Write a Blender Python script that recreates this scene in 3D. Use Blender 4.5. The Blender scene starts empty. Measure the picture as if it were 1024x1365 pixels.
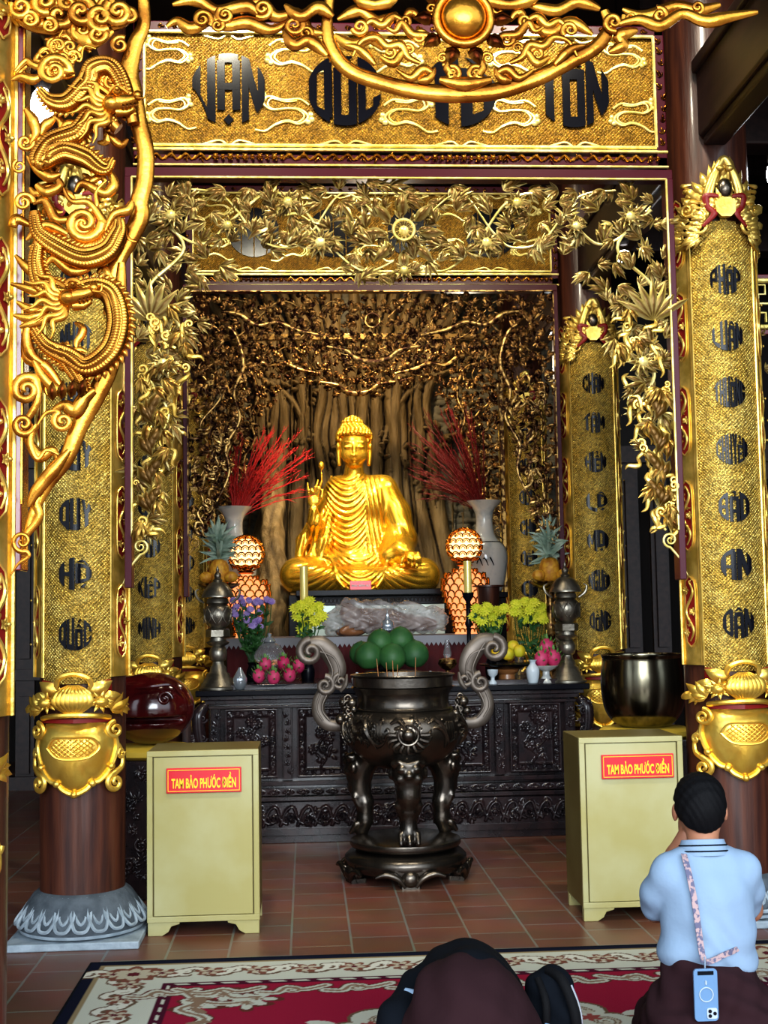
import bpy, bmesh, math, random
import numpy as np
from mathutils import Vector, Matrix
rnd = random.Random(7)
PI = math.pi
col = bpy.context.scene.collection
sin, cos = math.sin, math.cos

# ---------------------------------------------------------------- camera
FPX, CH = 1700.0, 1.55
def cam_axes(yaw, pitch, roll):
    y, p, r = map(math.radians, (yaw, pitch, roll))
    f = np.array([sin(y)*cos(p), cos(y)*cos(p), sin(p)])
    rt = np.array([cos(y), -sin(y), 0.0]); up = np.cross(rt, f)
    return cos(r)*rt - sin(r)*up, sin(r)*rt + cos(r)*up, f
AX = cam_axes(3.55, 4.6, 0.95)
def at(px, py, Y):
    "the world point at depth Y that the surveyed photo pixel shows"
    r = AX[0]*(px-512)/FPX + AX[1]*(682.5-py)/FPX + AX[2]
    t = Y/r[1]
    return np.array([r[0]*t, Y, CH + r[2]*t])
cd = bpy.data.cameras.new('camera'); cam = bpy.data.objects.new('camera', cd); col.objects.link(cam)
cd.sensor_fit = 'HORIZONTAL'; cd.sensor_width = 36; cd.lens = FPX/1024*36; cd.clip_end = 200; cd.clip_start = .05
cam.matrix_world = Matrix([[AX[0][i], AX[1][i], -AX[2][i], (0, 0, CH)[i]] for i in range(3)] + [[0, 0, 0, 1]])
bpy.context.scene.camera = cam

# ---------------------------------------------------------------- materials
def mat(name, c, rough=.5, metal=0.0, c2=None, nscale=8, nstretch=(1, 1, 1), bump=0.0, bscale=40, bdist=.01, cav=None, coat=0.0,
        emit=None, estr=1.0, alpha=1.0, trans=0.0, ior=1.45, rough2=None, sheen=0, spec=.5, wave=None, attr=None, lo=.38, hi=.62, sss=0):
    m = bpy.data.materials.new(name); m.use_nodes = True
    nt = m.node_tree; N = nt.nodes; L = nt.links
    b = N['Principled BSDF']
    def setv(k, v):
        if k in b.inputs: b.inputs[k].default_value = v
    col4 = lambda q: (q[0], q[1], q[2], 1)
    setv('Base Color', col4(c)); setv('Roughness', rough); setv('Metallic', metal); setv('Coat Weight', coat); setv('Coat Roughness', .12)
    setv('Transmission Weight', trans); setv('IOR', ior); setv('Alpha', alpha); setv('Specular IOR Level', spec)
    setv('Sheen Weight', sheen); setv('Subsurface Weight', sss)
    if emit: setv('Emission Color', col4(emit)); setv('Emission Strength', estr)
    tc = N.new('ShaderNodeTexCoord'); src = None
    mp = N.new('ShaderNodeMapping'); mp.inputs['Scale'].default_value = nstretch; L.new(tc.outputs['Object'], mp.inputs['Vector'])
    if attr:
        a = N.new('ShaderNodeAttribute'); a.attribute_name = attr; src = a.outputs['Color']
    if c2:
        n = N.new('ShaderNodeTexNoise'); n.inputs['Scale'].default_value = nscale; n.inputs['Detail'].default_value = 5
        L.new(mp.outputs[0], n.inputs['Vector'])
        r = N.new('ShaderNodeValToRGB'); r.color_ramp.elements[0].position = lo; r.color_ramp.elements[1].position = hi
        r.color_ramp.elements[0].color = col4(c); r.color_ramp.elements[1].color = col4(c2)
        L.new(n.outputs['Fac'], r.inputs[0]); src = r.outputs[0]
        if rough2 is not None:
            mr = N.new('ShaderNodeMapRange'); mr.inputs[3].default_value = rough; mr.inputs[4].default_value = rough2
            mr.inputs[1].default_value = .35; mr.inputs[2].default_value = .65
            L.new(n.outputs['Fac'], mr.inputs[0]); L.new(mr.outputs[0], b.inputs['Roughness'])
    if cav:      # crevice shade painted into the colour as a dark wash in the hollows
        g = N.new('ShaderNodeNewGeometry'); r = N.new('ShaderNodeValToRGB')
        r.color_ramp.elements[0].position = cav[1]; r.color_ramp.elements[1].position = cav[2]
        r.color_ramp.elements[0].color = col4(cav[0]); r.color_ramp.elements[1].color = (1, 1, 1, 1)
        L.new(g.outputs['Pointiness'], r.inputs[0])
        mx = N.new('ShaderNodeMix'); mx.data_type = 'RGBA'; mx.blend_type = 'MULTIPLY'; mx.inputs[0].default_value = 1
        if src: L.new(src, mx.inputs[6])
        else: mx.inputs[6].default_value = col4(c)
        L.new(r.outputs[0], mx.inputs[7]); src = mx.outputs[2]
    if src: L.new(src, b.inputs['Base Color'])
    hgt = None
    if bump:
        n2 = N.new('ShaderNodeTexNoise'); n2.inputs['Scale'].default_value = bscale; n2.inputs['Detail'].default_value = 4
        L.new(mp.outputs[0], n2.inputs['Vector']); hgt = n2.outputs['Fac']
    if wave:     # woven trellis in the panel's own metre coordinates
        uv = N.new('ShaderNodeUVMap'); hs = []
        for s in (45, -45):
            m2 = N.new('ShaderNodeMapping'); m2.vector_type = 'POINT'; m2.inputs['Rotation'].default_value = (0, 0, math.radians(s))
            L.new(uv.outputs[0], m2.inputs['Vector'])
            w = N.new('ShaderNodeTexWave'); w.inputs['Scale'].default_value = wave*(.8 if s > 0 else 1.0); w.inputs['Distortion'].default_value = 3.0
            w.inputs['Detail Scale'].default_value = 4
            L.new(m2.outputs[0], w.inputs['Vector']); hs.append(w.outputs['Fac'])
        ma = N.new('ShaderNodeMath'); ma.operation = 'MULTIPLY'; L.new(hs[0], ma.inputs[0]); L.new(hs[1], ma.inputs[1]); hgt = ma.outputs[0]
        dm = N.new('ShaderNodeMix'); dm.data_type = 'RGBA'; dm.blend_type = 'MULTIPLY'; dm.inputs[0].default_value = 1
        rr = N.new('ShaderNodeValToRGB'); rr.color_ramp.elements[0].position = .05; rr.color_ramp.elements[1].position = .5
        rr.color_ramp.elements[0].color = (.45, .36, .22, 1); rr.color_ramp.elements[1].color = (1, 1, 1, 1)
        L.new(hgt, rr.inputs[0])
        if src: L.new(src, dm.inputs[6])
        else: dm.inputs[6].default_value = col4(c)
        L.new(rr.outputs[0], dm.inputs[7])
        vo = N.new('ShaderNodeTexVoronoi'); vo.inputs['Scale'].default_value = wave*3.2; L.new(uv.outputs[0], vo.inputs['Vector'])
        sx = N.new('ShaderNodeSeparateColor'); L.new(vo.outputs['Color'], sx.inputs[0])
        r2 = N.new('ShaderNodeMapRange'); r2.inputs[3].default_value = .5; r2.inputs[4].default_value = 1.5; L.new(sx.outputs[0], r2.inputs[0])  # random cell brightness paints patchy sparkle into the colour
        d2 = N.new('ShaderNodeVectorMath'); d2.operation = 'SCALE'; L.new(dm.outputs[2], d2.inputs[0]); L.new(r2.outputs[0], d2.inputs['Scale']); L.new(d2.outputs[0], b.inputs['Base Color'])
        m3 = N.new('ShaderNodeMath'); m3.operation = 'MULTIPLY_ADD'; L.new(sx.outputs[1], m3.inputs[0]); m3.inputs[1].default_value = .7; L.new(hgt, m3.inputs[2]); hgt = m3.outputs[0]
    if hgt is not None:
        bp = N.new('ShaderNodeBump'); bp.inputs['Strength'].default_value = bump or .8; bp.inputs['Distance'].default_value = bdist
        L.new(hgt, bp.inputs['Height']); L.new(bp.outputs[0], b.inputs['Normal'])
    return m

M = {}
def defmats():
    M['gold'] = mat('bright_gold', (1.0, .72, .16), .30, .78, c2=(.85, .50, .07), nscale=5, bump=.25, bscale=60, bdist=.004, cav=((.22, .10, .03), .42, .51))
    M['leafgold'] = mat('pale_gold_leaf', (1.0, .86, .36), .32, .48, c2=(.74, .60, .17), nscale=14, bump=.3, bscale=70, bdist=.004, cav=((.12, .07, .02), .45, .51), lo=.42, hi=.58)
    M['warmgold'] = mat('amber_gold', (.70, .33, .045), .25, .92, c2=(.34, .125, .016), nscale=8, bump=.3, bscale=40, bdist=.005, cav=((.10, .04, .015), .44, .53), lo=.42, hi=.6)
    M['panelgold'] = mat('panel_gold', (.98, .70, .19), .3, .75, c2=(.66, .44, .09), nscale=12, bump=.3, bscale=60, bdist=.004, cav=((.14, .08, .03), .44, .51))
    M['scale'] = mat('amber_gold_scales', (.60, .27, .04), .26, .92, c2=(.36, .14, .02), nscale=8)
    M['oldgold'] = mat('flecked_bronze_gold', (.60, .38, .13), .33, .85, c2=(.06, .025, .012), nscale=22, bump=.3, bscale=60, bdist=.004, cav=((.2, .1, .06), .42, .52), lo=.44, hi=.56)  # sharp noise flecks paint sparse highlights into the dark colour
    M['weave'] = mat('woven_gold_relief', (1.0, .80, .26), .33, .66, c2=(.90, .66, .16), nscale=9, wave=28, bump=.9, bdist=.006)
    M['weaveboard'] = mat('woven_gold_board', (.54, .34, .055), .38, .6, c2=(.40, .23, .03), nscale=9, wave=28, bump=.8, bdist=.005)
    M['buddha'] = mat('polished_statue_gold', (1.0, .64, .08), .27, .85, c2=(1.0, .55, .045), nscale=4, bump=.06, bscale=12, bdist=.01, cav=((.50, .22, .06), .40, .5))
    M['redlac'] = mat('crimson_lacquer', (.16, .006, .012), .25, 0, coat=.6)
    M['darkred'] = mat('maroon_lacquer', (.060, .004, .014), .35, 0, spec=.35)
    M['redpaint'] = mat('red_paint', (.22, .012, .01), .4, 0)
    M['blk'] = mat('black_lacquer', (.005, .005, .009), .26, 0, spec=.2)
    M['wood'] = mat('brown_pillar_wood', (.105, .034, .018), .38, 0, c2=(.045, .016, .012), nscale=5, nstretch=(4, 4, .35), bump=.15, bscale=25, coat=.3)
    M['beam'] = mat('dark_beam_wood', (.035, .018, .016), .45, 0, c2=(.018, .010, .010), nscale=6, nstretch=(3, .4, 3))
    M['ebony'] = mat('carved_ebony', (.018, .014, .017), .24, 0, c2=(.035, .02, .022), nscale=10, bump=.2, bscale=60, bdist=.003, coat=.5)
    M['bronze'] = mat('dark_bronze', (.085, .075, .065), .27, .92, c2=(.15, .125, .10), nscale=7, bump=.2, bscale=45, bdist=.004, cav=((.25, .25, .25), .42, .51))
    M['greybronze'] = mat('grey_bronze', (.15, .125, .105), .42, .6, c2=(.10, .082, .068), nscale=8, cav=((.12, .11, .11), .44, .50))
    M['lantbronze'] = mat('worn_bronze', (.34, .31, .25), .33, .85, c2=(.17, .15, .12), nscale=12, bump=.3, bscale=90, bdist=.004)
    M['bowl'] = mat('bell_bronze', (.26, .23, .16), .2, 1, c2=(.11, .10, .07), nscale=4, nstretch=(4, 4, .3))
    M['stone'] = mat('pale_stone', (.34, .40, .45), .7, 0, c2=(.24, .29, .33), nscale=14, bump=.4, bscale=50)
    M['ink'] = mat('black_letter_lacquer', (.004, .004, .008), .16, 0, spec=.22)
    M['darkstone'] = mat('dark_stone', (.06, .075, .09), .75, 0, c2=(.10, .12, .14), nscale=14, bump=.4, bscale=50)
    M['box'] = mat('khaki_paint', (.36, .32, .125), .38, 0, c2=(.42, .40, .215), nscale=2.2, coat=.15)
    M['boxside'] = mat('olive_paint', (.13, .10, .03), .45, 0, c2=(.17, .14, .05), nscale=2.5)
    M['sign'] = mat('sign_red', (.62, .015, .03), .3, 0, coat=.4)
    M['signy'] = mat('sign_yellow', (.95, .62, .03), .4, 0)
    M['hair'] = mat('black_hair', (.004, .004, .005), .7, 0, bump=.5, bscale=220, nstretch=(2, 2, .4), bdist=.003, spec=.2)
    M['skin'] = mat('skin', (.36, .155, .09), .5, 0, c2=(.42, .20, .12), nscale=9, sss=.05)
    M['shirt'] = mat('pale_blue_cotton', (.25, .345, .47), .9, 0, bump=.25, bscale=9, bdist=.03, spec=.08)
    M['trs'] = mat('dark_brown_cloth', (.030, .013, .016), .95, 0, bump=.3, bscale=7, bdist=.03, spec=.15)
    M['blkcloth'] = mat('black_cloth', (.006, .008, .012), .9, 0, bump=.3, bscale=9, bdist=.02, spec=.12)
    M['leaf'] = mat('green_leaf', (.02, .075, .02), .5, 0, c2=(.04, .12, .03), nscale=20)
    M['chrys'] = mat('yellow_green_petals', (.58, .62, .03), .6, 0, c2=(.75, .72, .06), nscale=30)
    M['purple'] = mat('lilac_petals', (.26, .17, .48), .6, 0, c2=(.42, .32, .62), nscale=30)
    M['pomelo'] = mat('green_pomelo_rind', (.035, .12, .04), .5, 0, c2=(.06, .18, .05), nscale=6, bump=.25, bscale=120, bdist=.002)
    M['dragonfruit'] = mat('magenta_rind', (.50, .02, .11), .45, 0, c2=(.62, .07, .18), nscale=8)
    M['dftip'] = mat('green_scale_tip', (.14, .30, .07), .5)
    M['porc'] = mat('white_porcelain', (.62, .62, .58), .15, 0, c2=(.36, .40, .42), nscale=7, coat=.6, lo=.5, hi=.66)
    M['white'] = mat('white_ceramic', (.62, .70, .76), .2, 0, coat=.5)
    M['lace'] = mat('lace_cloth', (.34, .34, .37), .8)
    M['redcloth'] = mat('maroon_cloth', (.10, .008, .010), .75, 0, c2=(.05, .004, .008), nscale=6)
    M['plastic'] = mat('crinkled_clear_film', (.62, .60, .60), .14, 0, bump=1.0, bscale=13, bdist=.03, alpha=.52, c2=(.36, .33, .33), nscale=9, coat=1)
    M['amber'] = mat('amber_resin', (.30, .13, .055), .25, 0, coat=.5)
    M['glass'] = mat('clear_glass', (.85, .9, .92), .04, 0, trans=.85, ior=1.4, alpha=.6)
    M['yglass'] = mat('yellow_glass_tube', (.62, .52, .16), .1, .3, coat=1, emit=(.8, .6, .15), estr=.15)
    M['twig'] = mat('red_twig', (.42, .02, .018), .5, 0)
    M['twigd'] = mat('dark_red_twig', (.13, .008, .008), .5, 0)
    M['pineleaf'] = mat('silvery_green_leaf', (.20, .29, .22), .5, 0, c2=(.34, .42, .34), nscale=12)
    M['pinebody'] = mat('pineapple_skin', (.62, .33, .03), .5, 0, c2=(.45, .18, .02), nscale=30, bump=.6, bscale=50)
    M['glow'] = mat('lamp_glow', (1, .62, .3), .5, 0, emit=(1, .58, .24), estr=2.4)
    M['glowred'] = mat('red_lamp_glow', (1, .25, .12), .5, 0, emit=(1, .42, .16), estr=.9)
    M['bulb'] = mat('lit_white_tube', (1, 1, 1), .5, 0, emit=(.9, .96, 1), estr=30)
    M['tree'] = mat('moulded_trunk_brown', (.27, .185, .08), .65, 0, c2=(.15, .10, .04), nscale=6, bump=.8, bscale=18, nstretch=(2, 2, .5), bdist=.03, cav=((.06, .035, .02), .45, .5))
    M['slate'] = mat('stacked_slate', (.13, .12, .09), .75, 0, c2=(.20, .17, .11), nscale=9, bump=.5, bscale=40)
    M['woodfish'] = mat('lacquered_rosewood', (.085, .006, .006), .15, 0, c2=(.03, .003, .004), nscale=5, coat=1)
    M['yellowcush'] = mat('yellow_silk', (.62, .42, .05), .6)
    M['lightwood'] = mat('turned_light_wood', (.30, .13, .045), .35, 0, coat=.3)
    M['yfruit'] = mat('yellow_fruit', (.80, .50, .02), .5, 0, c2=(.6, .55, .03), nscale=9)
    M['mirror'] = mat('pale_glass_panel', (.50, .58, .52), .15, .2, emit=(.7, .85, .75), estr=.25)  # slight emission stands in for the glass panel's reflection
    M['dark'] = mat('darkness_wood', (.012, .007, .006), .6)
    M['ceil'] = mat('ceiling_boards', (.020, .013, .011), .7)
    M['grout'] = mat('floor_grout', (.1, .09, .08), .9)
    M['phone'] = mat('pale_blue_phone_case', (.13, .24, .40), .3, 0, spec=.3)
    M['phonew'] = mat('white_ring', (.42, .50, .58), .4)
    M['strap'] = mat('patterned_strap', (.42, .30, .30), .8, 0, c2=(.13, .13, .20), nscale=70, lo=.47, hi=.53, spec=.1)
    M['silver'] = mat('crystal_silver', (.6, .66, .72), .12, .7)
defmats()

# ---------------------------------------------------------------- mesh builder
def cr(pts, n=8, closed=False):
    "Catmull-Rom smoothing of a polyline"
    P = np.array(pts, float); out = []
    k = len(P)
    for i in range(k if closed else k-1):
        if closed: a, b, c, d = P[(i-1) % k], P[i], P[(i+1) % k], P[(i+2) % k]
        else: a, b, c, d = P[max(i-1, 0)], P[i], P[i+1], P[min(i+2, k-1)]
        for j in range(n):
            t = j/n
            out.append(.5*((2*b) + (c-a)*t + (2*a-5*b+4*c-d)*t*t + (3*b-a-3*c+d)*t**3))
    if not closed: out.append(P[-1])
    return np.array(out)

def nrm(v):
    v = np.asarray(v, float); return v/(np.linalg.norm(v, axis=-1, keepdims=True)+1e-12)

class MB:
    def __init__(s): s.v = []; s.f = []; s.n = 0; s.mi = []; s.cur = 0
    def add(s, v, f):
        v = np.asarray(v, float).reshape(-1, 3); s.v.append(v)
        for q in f: s.f.append(tuple(int(i)+s.n for i in q)); s.mi.append(s.cur)
        s.n += len(v); return s
    def grid(s, P, wu=False, wv=False):
        a, b = P.shape[:2]; f = []
        for i in range(a if wu else a-1):
            i2 = (i+1) % a
            for j in range(b if wv else b-1):
                j2 = (j+1) % b
                f.append((i*b+j, i2*b+j, i2*b+j2, i*b+j2))
        return s.add(P.reshape(-1, 3), f)
    def box(s, c, d, rz=0, taper=1.0):
        hx, hy, hz = d[0]/2, d[1]/2, d[2]/2
        P = [(-hx, -hy, -hz), (hx, -hy, -hz), (hx, hy, -hz), (-hx, hy, -hz), (-hx*taper, -hy*taper, hz), (hx*taper, -hy*taper, hz), (hx*taper, hy*taper, hz), (-hx*taper, hy*taper, hz)]
        P = [(c[0]+x*cos(rz)-y*sin(rz), c[1]+x*sin(rz)+y*cos(rz), c[2]+z) for x, y, z in P]
        return s.add(P, [(3, 2, 1, 0), (4, 5, 6, 7), (0, 1, 5, 4), (1, 2, 6, 5), (2, 3, 7, 6), (3, 0, 4, 7)])
    def tube(s, pts, r, n=8, flat=1.0, fdir=(0, 1, 0), rough=0):
        P = np.asarray(pts, float); k = len(P)
        R_ = np.full(k, float(r)) if np.isscalar(r) else np.interp(np.linspace(0, 1, k), np.linspace(0, 1, len(r)), r)
        T = nrm(np.gradient(P, axis=0)); fd = np.array(fdir, float)
        if np.any(np.abs(T@fd) > .97): fd = np.array([.3, .2, .93]) if abs(fd[2]) < .5 else np.array([.93, .3, .2])
        A_ = nrm(np.cross(T, fd)); B_ = nrm(np.cross(A_, T))
        th = np.linspace(0, 2*PI, n, endpoint=False)
        G = P[:, None] + R_[:, None, None]*(A_[:, None]*np.cos(th)[None, :, None] + flat*B_[:, None]*np.sin(th)[None, :, None])
        b = s.n; s.grid(G, False, True)
        s.f.append(tuple(range(b, b+n))); s.mi.append(s.cur); s.f.append(tuple(range(b+(k-1)*n, b+k*n))[::-1]); s.mi.append(s.cur)
        return s
    def lathe(s, prof, c=(0, 0, 0), n=32, ax=None, sx=1, sy=1, wob=None):
        pr = np.asarray(prof, float); th = np.linspace(0, 2*PI, n, endpoint=False)
        rr = pr[:, 0][:, None]*np.ones(n)[None]
        if wob: rr = rr*(1+wob[1]*np.cos(wob[0]*th))[None]
        G = np.stack([rr*np.cos(th)*sx+c[0], rr*np.sin(th)*sy+c[1], np.repeat(pr[:, 1][:, None], n, 1)+c[2]], -1)
        b = s.n; s.grid(G, False, True)
        k = len(pr)
        if pr[0, 0] > 1e-4: s.f.append(tuple(range(b, b+n))[::-1]); s.mi.append(s.cur)
        if pr[-1, 0] > 1e-4: s.f.append(tuple(range(b+(k-1)*n, b+k*n))); s.mi.append(s.cur)
        return s
    def ball(s, c, r, n=14, m=9):
        r = (r, r, r) if np.isscalar(r) else r
        th = np.linspace(0, 2*PI, n, endpoint=False); ph = np.linspace(-PI/2, PI/2, m)
        G = np.stack([c[0]+r[0]*np.cos(ph)[:, None]*np.cos(th), c[1]+r[1]*np.cos(ph)[:, None]*np.sin(th), c[2]+r[2]*np.sin(ph)[:, None]*np.ones(n)], -1)
        return s.grid(G, False, True)
    def leaf(s, p, d, nv, L, W, curl=.2, n=5, belly=.4, cup=.25):
        "pointed leaf with a raised midrib from p along d; nv faces out"
        p = np.array(p, float); d = nrm(d); nv = nrm(nv); w = nrm(np.cross(d, nv)); t = np.linspace(0, 1, n)
        wd = W*np.sin(PI*np.clip(t, 0, 1)**(.75))*.5 + 1e-4
        c = p + d*(t*L)[:, None] + nv*(curl*L*np.sin(t*PI*.9))[:, None]
        G = np.stack([c-w*wd[:, None]-nv*(cup*wd)[:, None], c-w*(wd*.45)[:, None]+nv*(cup*.3*wd)[:, None], c+nv*(cup*wd)[:, None]*1.1,
                      c+w*(wd*.45)[:, None]+nv*(cup*.3*wd)[:, None], c+w*wd[:, None]-nv*(cup*wd)[:, None]], 1)
        return s.grid(G)
    def spray(s, p, ang, L, k=5, spread=1.9, nv=(0, -1, 0), U=(1, 0, 0), V=(0, 0, 1), w=.32, rs=None):
        rs = rs or rnd; U = np.array(U, float); V = np.array(V, float)
        for i in range(k):
            f = (i/(k-1)-.5) if k > 1 else 0
            a = ang+f*spread + rs.uniform(-.08, .08); l = L*(1-abs(f)*.75)*rs.uniform(.85, 1.1)
            n2 = np.array(nv, float)+U*rs.uniform(-.35, .35)+V*rs.uniform(-.35, .35)
            s.leaf(p, U*cos(a)+V*sin(a), n2, l, l*w, curl=rs.uniform(.05, .28))
        return s
    def flower(s, p, r, petals=8, layers=2, nv=(0, -1, 0), U=(1, 0, 0), V=(0, 0, 1), core=.3):
        p = np.array(p, float); U = np.array(U, float); V = np.array(V, float); nv = np.array(nv, float)
        for l in range(layers):
            rr = r*(1-.3*l)
            for i in range(petals):
                a = 2*PI*(i+.5*l)/petals
                d = U*cos(a)+V*sin(a)
                s.leaf(p+nv*.02*l*r/.1, d+nv*(.2+.35*l), nv, rr, rr*2.6/petals*1.2, curl=.12)
        b = s.n
        G = []
        for ph in np.linspace(0, PI/2, 4):
            for t in np.linspace(0, 2*PI, 10, endpoint=False):
                G.append(p+core*r*(cos(ph)*(U*cos(t)+V*sin(t)))+nv*(core*r*.8*sin(ph)+.02))
        return s.grid(np.array(G).reshape(4, 10, 3), False, True)
    def spiral(s, c, r, turns=1.6, a0=0, sgn=1, w=.25, Y=0, tail=None, n=26, flat=.9, ns=8):
        "carved volute in a vertical plane, optional streamer tail (list of (x,z))"
        t = np.linspace(0, 1, n); rr = r*(1-t)**.8*.85+r*.05
        a = a0+sgn*turns*2*PI*t
        P = np.stack([c[0]+rr*np.cos(a), np.full(n, Y)-.25*r*t, c[1]+rr*np.sin(a)], -1)
        R_ = r*w*(1-.55*t)
        if tail is not None and len(tail):
            T = cr([(x, Y, z) for x, z in tail]+[tuple(P[0])], 6)[:-1]
            P = np.vstack([T, P]); R_ = np.concatenate([np.linspace(r*w*.25, r*w, len(T)), R_])
        return s.tube(P, list(R_), ns, flat)
    def prism(s, pts, y0, y1):
        "outline in x,z extruded from y0 to y1"
        P = np.asarray(pts, float); k = len(P)
        V = [(x, y0, z) for x, z in P]+[(x, y1, z) for x, z in P]
        return s.add(V, [tuple(range(k)), tuple(range(2*k-1, k-1, -1))]+[(i, (i+1) % k+0, (i+1) % k+k, i+k)[::-1] for i in range(k)])
    def map(s, fn):
        s.v = [np.asarray(fn(v)) for v in s.v]; return s
    def build(s, name, m, parent=None, smooth=True, bevel=0, uv=None, sub=0, recalc=True):
        V = np.vstack(s.v); me = bpy.data.meshes.new(name); me.from_pydata(V.tolist(), [], s.f)
        ms = m if isinstance(m, (list, tuple)) else [m]
        for q in ms: me.materials.append(q)
        if len(ms) > 1: me.polygons.foreach_set('material_index', s.mi)
        return finish(name, me, parent, smooth, bevel, uv, sub, recalc)

def finish(name, me, parent=None, smooth=True, bevel=0, uv=None, sub=0, recalc=True):
    if recalc:
        bm = bmesh.new(); bm.from_mesh(me); bmesh.ops.recalc_face_normals(bm, faces=bm.faces); bm.to_mesh(me); bm.free()
    if uv is not None:
        co = np.empty(len(me.vertices)*3); me.vertices.foreach_get('co', co); UV = uv(co.reshape(-1, 3))
        li = np.empty(len(me.loops), np.int32); me.loops.foreach_get('vertex_index', li)
        lay = me.uv_layers.new(name='UVMap'); lay.data.foreach_set('uv', UV[li].astype(np.float32).ravel())
    me.update()
    o = bpy.data.objects.new(name, me); col.objects.link(o)
    if parent is not None: attach(o, parent)
    if smooth:
        me.polygons.foreach_set('use_smooth', [True]*len(me.polygons))
        try: me.set_sharp_from_angle(angle=math.radians(48 if smooth is True else smooth))
        except Exception: pass
    if bevel:
        b = o.modifiers.new('bevel', 'BEVEL'); b.width = bevel; b.segments = 2; b.limit_method = 'ANGLE'; b.angle_limit = math.radians(40)
    if sub:
        b = o.modifiers.new('sub', 'SUBSURF'); b.levels = b.render_levels = sub
    return o

def attach(o, parent):
    "meshes are written in world metres; keep them there under a placed parent"
    o.parent = parent
    pm = Matrix.Translation(parent['_o']) if '_o' in parent.keys() else Matrix.Identity(4)
    o.matrix_parent_inverse = pm.inverted()

def tag(o, label, cat, group=None, kind=None):
    o['label'] = label; o['category'] = cat
    if group: o['group'] = group
    if kind: o['kind'] = kind
    return o
def thing(name, label, cat, loc=(0, 0, 0), group=None):
    o = bpy.data.objects.new(name, None); col.objects.link(o); o.empty_display_size = .1
    o.location = loc; o['_o'] = [float(q) for q in loc]
    return tag(o, label, cat, group)
def struct(o):
    o['kind'] = 'structure'; return o
def children(r): return [o for o in bpy.data.objects if o.parent is r]
def dup(root, dloc=(0, 0, 0), label=None, group=None, mats=None, scale=None, rz=None):
    "copy a thing with its parts and their sub-parts; shared mesh data"
    def cp(o, par):
        c = o.copy(); col.objects.link(c); c.parent = par
        if mats and c.type == 'MESH':
            for sl in c.material_slots:
                if sl.material and sl.material.name in mats:
                    nm = mats[sl.material.name]; sl.link = 'OBJECT'; sl.material = nm
        for ch in children(o): cp(ch, c)
        return c
    r = cp(root, None)
    r.location = Vector(root.location)+Vector(dloc)
    if scale: r.scale = scale
    if rz is not None: r.rotation_euler[2] = rz
    if label: r['label'] = label
    if group: r['group'] = group
    return r

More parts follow.
